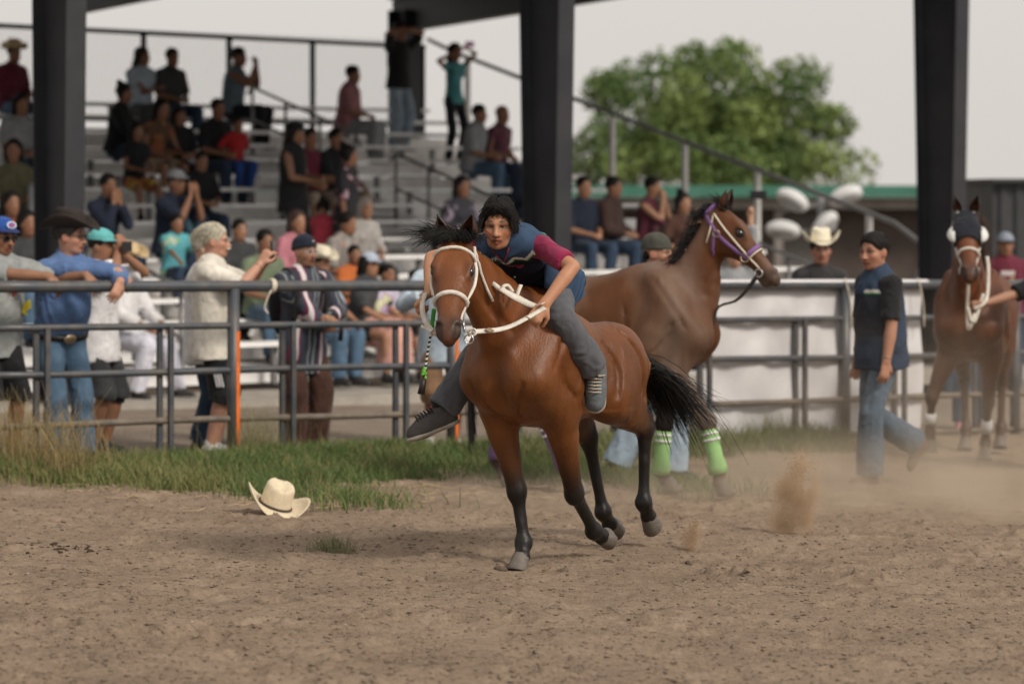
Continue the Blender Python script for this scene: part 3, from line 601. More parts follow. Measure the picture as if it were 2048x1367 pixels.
def hat_cowboy(root, hc, R, q, mat, band, brim=1.0, roll=.075, tall=.125, flop=0.0, name='cowboy_hat', base=.062):
    Lh = lambda p: np.asarray(hc) + (np.asarray(p, float) * q) @ R.T
    h = bpy.data.objects.new(name, None); COL.objects.link(h); h.parent = root; n = 40; ang = np.linspace(0, 2 * math.pi, n, endpoint=False); rows = []
    for t in np.linspace(0, 1, 9):
        z = tall * min(1, t * 1.18); sh = 1 - .16 * t ** 2 if t < .85 else .84 - (t - .85) * 1.6
        rows.append(np.stack([.106 * sh * np.cos(ang) - .005, .086 * sh * np.sin(ang) * (1 - .12 * t * (np.cos(ang) > 0) * np.cos(ang)), np.full(n, base + z) - (.022 * t ** 3) * (np.cos(ang) * .6 + .4) - .012 * t ** 4 * (np.abs(np.sin(ang)) < .35)], 1))
    for sh, dz in ((.42, .022), (.2, .034)):
        rows.append(np.stack([.106 * sh * np.cos(ang) - .005, .086 * sh * .8 * np.sin(ang), np.full(n, base + tall - dz) - .008 * np.cos(ang)], 1))
    vv = np.concatenate(rows); m = len(rows); f = [(i * n + j, i * n + (j + 1) % n, (i + 1) * n + (j + 1) % n, (i + 1) * n + j) for i in range(m - 1) for j in range(n)]; f.append(tuple((m - 1) * n + j for j in range(n)))
    link('crown', mesh('crown', Lh(vv), f), mat, h)
    rows = []
    for t in np.linspace(0, 1, 8):
        rr = t ** .9; x = (.104 + .082 * brim * rr) * np.cos(ang) - .005; sa = np.sin(ang); y = (.084 + .095 * brim * rr * (1 - .22 * roll / .075 * t)) * sa
        z = base + .004 + roll * (np.abs(sa) ** 2.2) * t ** 1.7 - .022 * t * np.abs(np.cos(ang)) ** 2 + flop * t * np.cos(ang); rows.append(np.stack([x, y, z], 1))
    vv = np.concatenate(rows); f = [(i * n + j, i * n + (j + 1) % n, (i + 1) * n + (j + 1) % n, (i + 1) * n + j) for i in range(7) for j in range(n)]
    o = link('brim', mesh('brim', Lh(vv), f), mat, h); md = o.modifiers.new('t', 'SOLIDIFY'); md.thickness = .005; md.offset = 0
    mb = MB(); mb.tube(Lh(np.stack([.109 * np.cos(ang) - .005, .089 * np.sin(ang), np.full(n, base + .014)], 1)), .006 * q, 6, False, closed=True); mb.build('hat_band', band, h, True)
    return h
def hat_cap(root, hc, R, q, mat, bill=None, emblem=None, turn=0.0):
    Rr = R @ rz(turn); Lh = lambda p: np.asarray(hc) + (np.asarray(p, float) * q) @ Rr.T
    h = bpy.data.objects.new('cap', None); COL.objects.link(h); h.parent = root; n = 28; rows = []; ang = np.linspace(0, 2 * math.pi, n, endpoint=False)
    for t in np.linspace(0, 1, 8):
        a = t * math.pi / 2; rows.append(np.stack([.112 * math.cos(a) * np.cos(ang) - .012, .09 * math.cos(a) * np.sin(ang), .052 + .092 * math.sin(a) + 0 * ang], 1))
    f = [(i * n + j, i * n + (j + 1) % n, (i + 1) * n + (j + 1) % n, (i + 1) * n + j) for i in range(7) for j in range(n)]
    link('dome', mesh('dome', Lh(np.concatenate(rows)), f), mat, h)
    rows = []; a2 = np.linspace(-1.25, 1.25, 15)
    for t in np.linspace(0, 1, 5): rows.append(np.stack([(.098 + .075 * t * np.cos(a2 * .75)) * np.cos(a2 * (1 - .12 * t)) - .01, .088 * np.sin(a2), .054 - .012 * t + .012 * np.cos(a2 * 1.3) * (1 - .3 * t)], 1))
    f = [(i * 15 + j, i * 15 + j + 1, (i + 1) * 15 + j + 1, (i + 1) * 15 + j) for i in range(4) for j in range(14)]
    o = link('visor', mesh('visor', Lh(np.concatenate(rows)), f), bill or mat, h); md = o.modifiers.new('t', 'SOLIDIFY'); md.thickness = .004
    if emblem:
        for rr, m_, x in ((.034, emblem[0], .0), (.026, emblem[1], .002), (.014, emblem[2], .004)):
            mb = MB(); a3 = np.linspace(0, 2 * math.pi, 20, endpoint=False); vv = [(.098 - .0 + x - .35 * (rr * math.sin(t) * .72 + .04) ** 1 * .9 + .012, rr * math.cos(t) * 1.15, .098 + rr * .72 * math.sin(t)) for t in a3]
            mb.add(Lh(vv), [tuple(range(20))]); mb.build('emblem', m_, h)
    return h
def hat_beanie(root, hc, R, q, mat, deep=.02):
    S = Solid(.008); Lh = lambda x, y, z: np.asarray(hc) + R @ (V(x, y, z) * q)
    S.ell(Lh(-.014, 0, .045), V(.112, .09, .108) * q, R, k=.01); S.chain([Lh(-.012 + .104 * math.cos(a), .085 * math.sin(a), .038 + deep * math.cos(a)) for a in np.linspace(0, 2 * math.pi, 17)], .012 * q, k=.012)
    c = Lh(0, 0, .03); nn = -(R @ V(-deep / .1, 0, 1)); 
    fn0 = S.p[0]; f0 = fn0[0]; S.p[0] = (lambda X: (np.maximum(f0(X)[0], (X - c) @ unit(nn)), None),) + fn0[1:]
    return S.build('beanie', mat, root, 1, disp=fold(.003, 3))
def glasses(root, Lh, R, q, dark=False, frame=None):
    h = bpy.data.objects.new('sunglasses' if dark else 'glasses', None); COL.objects.link(h); h.parent = root; mb = MB(); ml = MB()
    for s in (1, -1):
        pts = [Lh(.099 - .012 * abs(math.cos(t)) ** 2 * 0 - .10 * max(0, .033 + .026 * math.cos(t) - .04), s * (.033 + .025 * math.cos(t)), .0 + .018 * math.sin(t) * (1 if math.sin(t) > 0 else 1.15)) for t in np.linspace(0, 2 * math.pi, 17)]
        mb.tube(pts, .0022 * q, 5, False); mb.tube([pts[0], Lh(.06, s * .076, .008), Lh(-.01, s * .084, .004)], .0022 * q, 5)
        if dark: ml.add(np.array(pts[:-1]), [tuple(range(16))])
    mb.tube([Lh(.104, -.009, .004), Lh(.108, 0, .006), Lh(.104, .009, .004)], .002 * q, 5); mb.build('frame', frame or GLASSM, h, True)
    if dark: ml.build('lens', LENS, h)
def hair_cap(root, hc, R, q, mat, vox, style, rs=1, strandn=0, col=None):
    if style == 'bald': return
    S = Solid(vox); Lh = lambda x, y, z: np.asarray(hc) + R @ (V(x, y, z) * q)
    S.ell(Lh(-.016, 0, .043), V(.107, .087, .098) * q, R, k=.02)
    if style in ('long', 'bob', 'pony', 'bun'):
        for s in (1, -1): S.chain([Lh(-.03, s * .07, .04), Lh(-.025, s * .085, -.03), Lh(-.04, s * .075, -.1 if style != 'bun' else -.05)], np.array([.045, .034, .03]) * q, k=.03)
    if style == 'long': S.chain([Lh(-.07, 0, .03), Lh(-.1, 0, -.1), Lh(-.11, 0, -.24), Lh(-.1, 0, -.34)], np.array([.07, .085, .08, .04]) * q, k=.04, w=R[:, 0], fw=.55)
    if style == 'bob': S.chain([Lh(-.06, 0, .02), Lh(-.075, 0, -.09)], np.array([.08, .085]) * q, k=.04)
    if style == 'pony': S.chain([Lh(-.09, 0, .05), Lh(-.15, 0, .02), Lh(-.16, 0, -.12), Lh(-.14, 0, -.2)], np.array([.03, .035, .032, .015]) * q, k=.02)
    if style == 'bun': S.ell(Lh(-.07, 0, .14), V(.045, .045, .04) * q, R, k=.015)
    S.ell(Lh(.075, 0, -.035), V(.075, .075, .1) * q, R, k=.02, op=-1)                                   # the face stays free
    if style == 'short': S.ell(Lh(.0, 0, -.09), V(.13, .12, .085) * q, R, k=.015, op=-1)
    o = S.build('hair', mat, root, 1, disp=fold(.004, rs, (1, 1, .4)))
    if vox <= .0125:                                  # loose short hairs break the outline
        r = np.random.RandomState(rs); me = o.data; n = len(me.vertices); co = np.zeros(n * 3); no = np.zeros(n * 3); me.vertices.foreach_get('co', co); me.vertices.foreach_get('normal', no); co = co.reshape(-1, 3); no = no.reshape(-1, 3); i = r.randint(0, n, 900); L = (.007 + .008 * r.rand(900))[:, None]; dn = R @ V(-.25, 0, -.75); dr = no[i] * .25 + dn + r.normal(size=(900, 3)) * .25; dr /= np.linalg.norm(dr, axis=1)[:, None]
        v, f, _ = strands(np.stack([co[i] - no[i] * .003, co[i] + no[i] * .004 + dr * L * .4, co[i] + no[i] * .003 + dr * L], 1), .0022, .0008); link('hair_tips', mesh('hair_tips', v, f), mat, root, False)
def person(label, loc, yaw=0.0, H=1.75, group=None, **k):
    g = k.get; vox = g('vox', .022); det = vox <= .0125; b = g('build', 1.0); q = H / 1.75 * g('hs', 1.0); u = H / 1.75
    root = empty('person', loc, yaw, label, 'person', group); sk = np.array(g('skin', BRN)); fem = g('fem', False)
    hipz = g('hip', .93 * u); P = V(g('hx', 0), g('hy', 0), hipz); tw = g('twist', 0.0)
    Rt = ry(g('lean', 0.0)) @ rx(-g('side', 0.0)); upv = Rt @ V(0, 0, 1); Rs = Rt @ rz(tw); fw = Rs @ V(1, 0, 0); lf = Rs @ V(0, 1, 0)
    cur = g('curve', 0.0); NB = P + upv * .52 * u + (Rt @ V(1, 0, 0)) * cur; chest = P + upv * .36 * u + Rt @ V(1, 0, 0) * cur * .4; waist = P + upv * .16 * u
    sw = (.155 if fem else .178) * u * (.8 + .2 * b); SH = {s: NB - upv * .06 * u + lf * s * sw for s in (1, -1)}
    Rb = g('Rbase'); Rh0 = rz(g('byaw', tw)) @ ry(g('lean', 0.0) * g('hfollow', .35)); Rh = Rh0 @ rz(g('hyaw', 0)) @ ry(g('hpitch', 0)) @ rx(g('hroll', 0))
    hd = NB + Rh0 @ V(.035, 0, .165) * u + Rt @ V(1, 0, 0) * .0
    if g('head') is not None: hd = np.asarray(g('head'), float)
    A = {}; la, lb = .285 * u, .255 * u
    for s, hk, ek in ((1, 'lh', 'le'), (-1, 'rh', 're')):
        t = g(hk); t = V(.05, s * (sw + .07), hipz - .07) if t is None else np.asarray(t, float)
        A[s] = (SH[s],) + ik(SH[s], t, la, lb, g(ek, (-.6, s * .6, -.5)))
    Lg = {}; lt, ls = .44 * u, .42 * u
    for s, fk, kk in ((1, 'lf', 'lk'), (-1, 'rf', 'rk')):
        t = g(fk); t = V(0, s * .1, .075) if t is None else np.asarray(t, float); hj = P + V(0, s * .09 * u, -.02)
        Lg[s] = (hj,) + ik(hj, t, lt, ls, g(kk, (1, s * .15, 0)))
    # ---- skin
    neck0 = hd + Rh @ V(-.022, 0, -.05) * q; SHD = Solid(.0046 if det else vox); cf = face_colour(hd, Rh, q, sk, g('brow', (.02, .016, .014)), g('stubble', 0.0), det)
    SHD.chain([neck0, NB + fw * .01, chest], np.array([.056 * q, .062 * u, .066 * u]) * (.92 if fem else 1), k=.03, col=sk * .93, clip=[(lerp(NB, chest, .3), -upv)] if det else None)
    Lh = head_parts(SHD, hd, Rh, q, sk, det, g('jaw', 1.0), g('mouth', 0.0)); S = Solid(vox) if det else SHD
    if det: S.chain([NB + fw * .01 - upv * .02, chest], np.array([.06 * u, .07 * u]), k=.03, col=sk * .93)
    S.chain([SH[1], NB - upv * .05, SH[-1]], .04 * u, k=.03, col=sk)
    ab = b ** .6 * (.88 if fem else 1)
    for s in (1, -1):
        a, e, w = A[s]
        S.chain([a, lerp(a, e, .5), e, lerp(e, w, .3), w], np.array([.05, .046, .038, .041, .027]) * u * ab, k=.02, col=sk)
        fd = g('lfd' if s > 0 else 'rfd', unit(w - e)); pn = g('lpn' if s > 0 else 'rpn', unit(np.cross(unit(w - e), (0, 0, 1)) * s + V(0, 0, -.4)))
        hand(S, w, fd, pn, s, sk * 1.04, u * (.93 if fem else 1.02) * (1 if H > 1.4 else .95), g('lcurl' if s > 0 else 'rcurl', .45), lo=not det)
    bot = g('bottom'); bl = bot[1] if bot else 1
    S.chain([chest, P], [.07 * u, .07 * u], k=.03, col=sk)
    for s in (1, -1):
        h, kn, an = Lg[s]
        if bl < .95: S.chain([h, lerp(h, kn, .5), kn, lerp(kn, an, .3), an], np.array([.075, .068, .052, .056, .036]) * u * b ** .4, k=.03, col=sk)
        else: S.chain([h, kn, an], np.array([.05, .04, .032]) * u, k=.03, col=sk)
    if det:                                           # the head is sampled finer than the rest, all one mesh
        v1, f1, c1 = SHD.build(None, None, None, 1, sk, sig=.006, colfn=cf); v2, f2, c2 = S.build(None, None, None, 1, sk); link('body', mesh('body', np.concatenate([v1, v2]), np.concatenate([f1, f2 + len(v1)]), np.concatenate([c1, c2])), SKIN, root)
    else: S.build('body', SKIN, root, 1, sk, colfn=cf)
    if det and g('eyes', True): eyes(root, Lh, Rh, q, g('look', (0, 0)))
    # ---- clothes
    cv = max(vox, .0085); tp = g('top')
    if tp:
        mat, sl, hem, loose = tp; tuck = g('tuck', False); S = Solid(cv); hw = b * u
        S.chain([P - upv * max(hem, .0), waist, chest, NB - upv * .07 * u], (np.array([(.163 if tuck else .183) if not fem else .182, .148 if not fem else .14, .165 if not fem else .15, .118]) * hw + loose), k=.04, w=fw, fw=.74, clip=[(P - upv * hem, -upv)], n=9)
        S.chain([SH[1] - lf * .02, NB - upv * .035 * u, SH[-1] + lf * .02], np.array([.054, .066, .054]) * u + loose * .4, k=.04)
        if g('belly'): S.ell(waist + fw * .06 + upv * .02, V(.10 + g('belly') * .5, .15 + g('belly') * .4, .15) * u, Rs, k=.06)
        if fem:
            for s in (1, -1): S.ell(chest + fw * .085 * u + lf * s * .07 * u + upv * .01, V(.06, .065, .062) * u, Rs, k=.04)
        for s in (1, -1):
            if sl <= 0: S.chain([SH[s] - lf * s * .05, SH[s] - lf * s * .01], .055 * u, k=.03); continue
            pl = along(A[s], sl); d = unit(pl[-1] - pl[-2]); m = len(pl); rr = np.array([.056, .05, .042][:m] if m > 2 else [.057, .057]) * u * ab + loose * .6
            S.chain(pl, rr, k=.035, clip=[(pl[-1], d)])
        S.chain([hd + Rh @ V(-.02, 0, -.06) * q, NB], [.066 * q, .078 * u], k=.02, clip=[(NB + upv * g('collar', .03) + fw * -.0, upv * 1.0 + fw * .45)])
        S.build(g('topname', 'shirt'), mat, root, 1, colfn=g('topcol'), disp=fold(g('foldamp', .0065), int(abs(loc[0] * 37)) % 50, (1, 1, .6)))
    if bot:
        mat, ln, loose = bot[:3]; tk = g('tuck', False); S = Solid(cv); hw = b * u
        S.chain([waist + upv * .02, P], np.array([.146, .158 if not tk else .168]) * hw + (loose * .5 if tk else 0), k=.04, w=fw, fw=.68, clip=[(waist + upv * (-.02 if tk else -.05), upv)])
        for s in (1, -1):
            h, kn, an = Lg[s]; pl = along((h, kn, an), ln); d = unit(pl[-1] - pl[-2]); m = len(pl); fl = bot[3] if len(bot) > 3 else 0
            rr = np.array([.084, .07, .058][:m] if m > 2 else [.084, .08]) * u * b ** .7 + loose; rr[-1] += fl; rr[0] -= loose * (1 if not tk else .6)
            S.chain(pl, rr, k=.03, clip=[(pl[-1], d)])
        def creases(v, f):                                # rings of creases behind the knee, at the hip and stacked on the ankle
            v = fold(.008, 11, (1, 1, .5))(v, f); N = normals(v, f); w = wob(v, 14, 5); o = np.zeros(len(v))
            for s in (1, -1):
                h, kn, an = Lg[s]
                for c0, ax, amp, sp_, fq in ((kn, unit(an - h), .0045, .12, 40), (an, unit(an - kn), .005, .10, 46), (h, unit(kn - h), .004, .14, 34)): dv = v - c0; o += amp * np.sin(dv @ ax * fq * 2.2 + 5.5 * w + 2.2 * dv[:, 1] / .08) * np.clip(.3 + wob(v, 24, 9), 0, 1) * np.exp(-(dv ** 2).sum(1) / sp_ ** 2)
            return v + N * o[:, None]
        S.build(g('botname', 'trousers' if ln > .8 else 'shorts'), mat, root, 1, disp=creases if det and ln > .8 else fold(.008, 11, (1, 1, .5)))
    if g('skirt'):
        mat, ln = g('skirt'); S = Solid(cv); S.chain([waist, P], np.array([.15, .175]) * u, k=.04, w=fw, fw=.72)
        kn = (Lg[1][1] + Lg[-1][1]) / 2; an = (Lg[1][2] + Lg[-1][2]) / 2
        S.chain([P, kn, lerp(kn, an, ln)], np.array([.17, .175, .2]) * u, k=.06, clip=[(lerp(kn, an, ln), unit(an - kn))]); S.build('skirt', mat, root, 1, disp=fold(.012, 5, (1, 1, .3)))
    sm = g('shoes')
    if sm:
        for s in (1, -1):
            an = Lg[s][2]; fy = g('lfy' if s > 0 else 'rfy', s * .2); Rf = rz(fy) @ ry(g('lfp' if s > 0 else 'rfp', 0.0)); S = Solid(max(vox * .8, .008)); L2 = lambda x, y, z: an + Rf @ (V(x, y, z) * u)
            S.chain([L2(-.03, 0, -.03), L2(.06, 0, -.035), L2(.15, 0, -.05)], np.array([.038, .042, .032]) * u, k=.03); S.chain([L2(0, 0, .03), L2(0, 0, -.03)], np.array([.042, .046]) * u, k=.03)
            S.chain([L2(-.035, 0, -.062), L2(.15, 0, -.064)], np.array([.036, .04]) * u, k=.012, w=Rf @ V(0, 0, 1), fw=.35); S.build('shoe', sm, root, 1)
    hr = g('hair', ('short', DKHAIR))
    if hr: hair_cap(root, hd, Rh, q, hair_mat(hr[1]), max(vox, .009), hr[0], int(abs(loc[0] * 100)) % 40)
    return root, dict(S=None, Lh=Lh, R=Rh, hd=hd, q=q, A=A, Lg=Lg, P=P, NB=NB, SH=SH, fw=fw, lf=lf, up=upv, chest=chest, u=u)
def phone(root, c, R, name='phone'):
    mb = MB().box(c, (.010, .075, .152), R); o = mb.build(name, PHONE, root); md = o.modifiers.new('b', 'BEVEL'); md.width = .004; return o
# ------------------------------------------------------------------ the place
RS = np.random.RandomState(7)
UV, VV = V(.812, .584, 0), V(-.584, .812, 0)
FO = V(-3.23, 20.9, 0)                            # fence line through this point along UV
def fa(px): m = (px - 1024) / FPX; return (m * FO[1] - FO[0]) / (UV[0] - m * UV[1])   # distance along the fence at a photo column
def FP(a, z=0.0, off=0.0): p = FO + UV * a + VV * off; return V(p[0], p[1], z)
def gz(a): return ground(*(FO + UV * a)[:2])
BO = V(.36, 30, 0)                                # front middle column of the grandstand
def BL(a, t, z): p = BO + UV * a + VV * t; return V(p[0], p[1], z)
def ba(px, t): m = (px - 1024) / FPX; p = BO + VV * t; return (m * p[1] - p[0]) / (UV[0] - m * UV[1])
def soil(name, c1, c2, sc, bump, fine):
    m = bpy.data.materials.new(name); m.use_nodes = True; N = m.node_tree.nodes; L = m.node_tree.links; p = N['Principled BSDF']
    p.inputs['Roughness'].default_value = .95; p.inputs['Specular IOR Level'].default_value = .1
    tc = N.new('ShaderNodeTexCoord'); a = N.new('ShaderNodeTexNoise'); a.inputs['Scale'].default_value = sc; a.inputs['Detail'].default_value = 8; a.inputs['Roughness'].default_value = .7
    b = N.new('ShaderNodeTexNoise'); b.inputs['Scale'].default_value = fine; b.inputs['Detail'].default_value = 6; b.inputs['Roughness'].default_value = .75
    for t in (a, b): L.new(tc.outputs['Object'], t.inputs['Vector'])
    ad = N.new('ShaderNodeMath'); ad.operation = 'MULTIPLY_ADD'; ad.inputs[1].default_value = .45; L.new(a.outputs[0], ad.inputs[0])
    m2 = N.new('ShaderNodeMath'); m2.operation = 'MULTIPLY'; m2.inputs[1].default_value = .55; L.new(b.outputs[0], m2.inputs[0]); L.new(m2.outputs[0], ad.inputs[2])
    cr = N.new('ShaderNodeValToRGB'); cr.color_ramp.elements[0].position = .36; cr.color_ramp.elements[0].color = (*c1, 1); cr.color_ramp.elements[1].position = .64; cr.color_ramp.elements[1].color = (*c2, 1)
    L.new(ad.outputs[0], cr.inputs[0]); L.new(cr.outputs[0], p.inputs['Base Color'])
    bp = N.new('ShaderNodeBump'); bp.inputs['Strength'].default_value = bump; bp.inputs['Distance'].default_value = .035; L.new(ad.outputs[0], bp.inputs['Height']); L.new(bp.outputs[0], p.inputs['Normal'])
    return m
DIRT = soil('arena_soil', (.178, .130, .093), (.365, .277, .203), 1.6, 1.0, 30); GRAVEL = soil('gravel_soil', (.17, .135, .105), (.33, .275, .225), 3, .8, 30)
def gsheet(name, xs, ys, zf, mat):
    X, Y = np.meshgrid(xs, ys); Z = zf(X, Y); v = np.stack([X, Y, Z], -1).reshape(-1, 3); w, h = len(xs), len(ys)
    i = np.arange(w * h).reshape(h, w); f = np.stack([i[:-1, :-1], i[:-1, 1:], i[1:, 1:], i[1:, :-1]], -1).reshape(-1, 4)
    o = link(name, mesh(name, v, f), mat); return tag(o, kind='structure')
def gfar(X, Y): return -.022 * np.clip(X, -12, 12) - .007 * (np.clip(Y, 5, 45) - 15.5)
gsheet('ground', np.array([-900, -60, -12, 0, 12, 60, 900.]), np.array([-40, 5, 15, 25, 45, 80, 300, 1500.]), lambda X, Y: gfar(X, Y) - .09, GRAVEL)
def fsd(X, Y): return -(X - FO[0]) * UV[1] + (Y - FO[1]) * UV[0]      # signed distance behind the fence
_hp = np.random.RandomState(21); HOOFP = [(( _hp.rand() - .5) * 6.4, 11.5 + 9.0 * _hp.rand(), .045 + .035 * _hp.rand(), .014 + .022 * _hp.rand(), _hp.rand() * 3.1) for _ in range(420)]
def prints(X, Y):                                        # hoof prints with pushed-up rims
    o = np.zeros(X.shape)
    for hx, hy, r, dp, an in HOOFP:
        m = (np.abs(X - hx) < .25) & (np.abs(Y - hy) < .25)
        if not m.any(): continue
        c, s = math.cos(an), math.sin(an); dx, dy = X[m] - hx, Y[m] - hy; q = np.sqrt(((dx * c + dy * s) / 1.35) ** 2 + (dy * c - dx * s) ** 2) / r; o[m] += dp * (-np.exp(-q ** 4) + .55 * np.exp(-((q - 1.45) / .4) ** 2))
    return o
def churn(X, Y):
    P = np.stack([X, Y, 0 * X], -1).reshape(-1, 3); n = wob(P, 3.1, 2) * .02 + wob(P, 9, 3) * .012 + wob(P * V(1, .8, 1), 26, 4) * .010 + np.abs(wob(P, 60, 5)) * .008
    n = n.reshape(X.shape) + prints(X, Y); d = fsd(X, Y); berm = .05 * np.exp(-((d + .35) / .45) ** 2); lip = .035 * np.exp(-((Y - 16.9 - .12 * X) / .35) ** 2) * (X > .6)
    return gfar(X, Y) + (n - .01) * np.clip((-d + .4) / .8, .25, 1) + berm + lip
gsheet('arena_dirt', np.linspace(-5.2, 7.5, 560), np.linspace(10.6, 27.0, 620), lambda X, Y: np.where(fsd(X, Y) > .9, -.5, churn(X, Y)), DIRT)
gsheet('gravel_yard', np.linspace(-16, 14, 160), np.linspace(19.5, 42, 120), lambda X, Y: np.where(fsd(X, Y) < -.2, -.6, gfar(X, Y) + .012 * np.clip(fsd(X, Y), 0, 4) + .01 * wob(np.stack([X, Y, 0 * X], -1).reshape(-1, 3), 8, 8).reshape(X.shape)), GRAVEL)
def lumps(name, n, reg, sz, mat, seed, label, cat, flat=.42):
    r = np.random.RandomState(seed); v0 = np.array([(1, 0, 0), (0, 1, 0), (-1, 0, 0), (0, -1, 0), (0, 0, 1), (0, 0, -.6), (.6, .6, .6), (-.6, .5, .5)]); f0 = np.array([(0, 6, 4), (6, 1, 4), (1, 7, 4), (7, 2, 4), (2, 3, 4), (3, 0, 4), (0, 1, 6), (1, 2, 7), (0, 5, 1), (1, 5, 2), (2, 5, 3), (3, 5, 0)])
    xy = np.array([reg(r) for i in range(n)]); z = churn(xy[:, :1], xy[:, 1:])[:, 0]; s = sz[0] * (sz[1] / sz[0]) ** (r.rand(n) ** 2.6); an = r.rand(n) * 6.3
    q = v0[None] * (.6 + .7 * r.rand(n, 8, 1)) * s[:, None, None] * V(1.2, .9, flat); c, sn = np.cos(an)[:, None], np.sin(an)[:, None]
    p = np.stack([q[..., 0] * c - q[..., 1] * sn + xy[:, :1], q[..., 0] * sn + q[..., 1] * c + xy[:, 1:], q[..., 2] + (z + s * .15)[:, None]], -1).reshape(-1, 3)
    return tag(link(name, mesh(name, p, (f0[None] + 8 * np.arange(n)[:, None, None]).reshape(-1, 3)), mat, None, False), label, cat, kind='stuff')
def reg_arena(r):
    while True:
        y = 11.3 + 9.5 * r.rand() ** 1.3; x = (r.rand() - .5) * y * .37
        if fsd(x, y) < -.6: return x, y
lumps('dirt_clods', 34000, reg_arena, (.003, .015), DIRT, 3, 'loose brown dirt clods scattered over the arena floor', 'dirt')
lumps('pebbles', 900, reg_arena, (.003, .011), M('pale_stone', (.38, .30, .23), .85, .3, 15), 5, 'pale pebbles lying in the arena dirt', 'gravel')
# --- pipe fence
PIPE = M('fence_paint', (.055, .062, .073), .42, .2, 12, .1, 40, spec=.5, dirt=((.15, .12, .09), .45, 7)); RUSTY = M('worn_pipe', (.13, .105, .085), .6, .3, 12, .2, 60, dirt=((.2, .16, .12), .6, 6)); ORANGE = M('orange_paint', (.75, .16, .02), .5, .25, 9)
fence = empty('pipe_fence', FP(0, 0), 0, 'dark steel pipe fence with five rails along the arena edge', 'fence'); fence.location = (0, 0, 0)
A0, A1 = fa(-60), fa(2110); RZ = [(1.315, .042), (1.028, .026), (.703, .026), (.347, .025), (.042, .024)]
def rzl(i, a): return RZ[i][0] - .0147 * a
for i, (z, r) in enumerate(RZ):
    n = 24; pts = [FP(a, rzl(i, a) + .006 * math.sin(a * 1.7 + i * 2) * (i > 1), 0 if i == 0 else -.0) for a in np.linspace(A0, A1, n)]
    MB().tube(pts, r, 14 if i == 0 else 10).build('top_rail' if i == 0 else 'rail', PIPE if i < 3 else RUSTY, fence, True)
for px in (-170, 467, 905, 1232, 1690, 2030):
    a = fa(px); o = MB().tube([FP(a, gz(a) - .2), FP(a, rzl(0, a) - .02)], .046, 14).build('post', PIPE, fence, True)
    if px in (467, 905):                            # strip of orange paint down the post's side
        th = np.linspace(-.75, .5, 7) + math.atan2(-.25, 1); v = []; top = rzl(1, a) - .04
        for z in (gz(a) - .02, top): v += [FP(a, z) + .0475 * V(math.cos(t), math.sin(t), 0) for t in th]
        p = MB().add(v, [(j, j + 1, 8 + j, 7 + j) for j in range(6)]).build('paint_strip', ORANGE, o)
for px in (85, 332, 577, 803, 1030, 1250, 1410, 1601, 1800, 1960):
    a = fa(px)
    for k, (da, off) in enumerate(((-.035, .03), (.022, -.03))):
        MB().bar(FP(a + da, gz(a) - .02, off), FP(a + da, rzl(1, a) + .0, off), .036, .034, up=VV).build('stile', PIPE, fence)
# rope ties on the top rail
ROPE = M('cotton_rope', (.62, .55, .44), .9, .2, 40, .5, 120)
def rope_tie(px, hang, label):
    a = fa(px); c = FP(a, rzl(0, a)); r = empty('rope_tie', c, 0, label, 'rope', 'rope ties on the top rail'); mb = MB()
    for k in range(3): mb.tube([FP(a, rzl(0, a)) - c + (UV * (.012 * (k - 1) + .006 * math.sin(t)) + .049 * (VV * math.cos(t) + V(0, 0, 1) * math.sin(t))) for t in np.linspace(0, 6.283, 15)], .008, 6)
    mb.build('wrap', ROPE, r, True); p = spline([V(.0, -.05, -.03), V(-.03, -.06, -.1), V(-.045, -.06, -.1 - hang * .5), V(-.02, -.06, -.08 - hang)], 12); MB().tube(p, .007, 6).build('tail', ROPE, r, True)
rope_tie(543, .12, 'white rope knotted round the top rail beside the man in the striped jacket')
# --- banner tied behind the right-hand rails
def banner():
    a0, a1 = fa(1412), fa(1852); r = empty('banner', FP((a0 + a1) / 2, 0), 0, 'blank white vinyl banner tied behind the fence rails', 'banner'); loc = V(*r.location)
    na, nz = 90, 44; vs = []
    for j in range(nz):
        for i in range(na):
            s = i / (na - 1); a = a0 + (a1 - a0) * s; t = j / (nz - 1); zt = rzl(0, a) + .044; zb = -.06 + .02 * math.sin(s * 9)
            w = .012 * math.sin(s * 31 + t * 7) + .010 * math.sin(s * 17 - t * 11 + 1) + .006 * math.sin(s * 60 + t * 3)
            if t < .09: th = (t / .09) * 2.6; p = FP(a, rzl(0, a)) + .048 * (VV * math.cos(2.2 - th + .0) * -1 + V(0, 0, 1) * abs(math.sin(.45 + th * .55))); p = FP(a, rzl(0, a) + .046 * math.sin(.5 + th), -.046 * math.cos(.5 + th))
            else: tt = (t - .09) / .91; p = FP(a, (rzl(0, a) + .0) * (1 - tt) + zb * tt, .055 + w * min(1, tt * 6))
            vs.append(p - loc)
    f = [(j * na + i, j * na + i + 1, (j + 1) * na + i + 1, (j + 1) * na + i) for j in range(nz - 1) for i in range(na - 1)]
    m = M('white_vinyl', (.66, .645, .65), .5, .06, 3.5, .3, 5, dirt=((.45, .42, .43), .5, 2.2)); o = link('sheet', mesh('sheet', vs, f), m, r)
    for px in (1700, 1845):
        a = fa(px); MB().tube(spline([FP(a - .1, rzl(0, a) + .06, -.05) - loc, FP(a - .06, rzl(0, a) - .1, -.06) - loc, FP(a - .03, rzl(1, a) + .04, -.05) - loc, FP(a - .03, rzl(1, a) - .08, -.05) - loc], 10), .006, 6).build('tie_cord', ROPE, r, True)
banner()
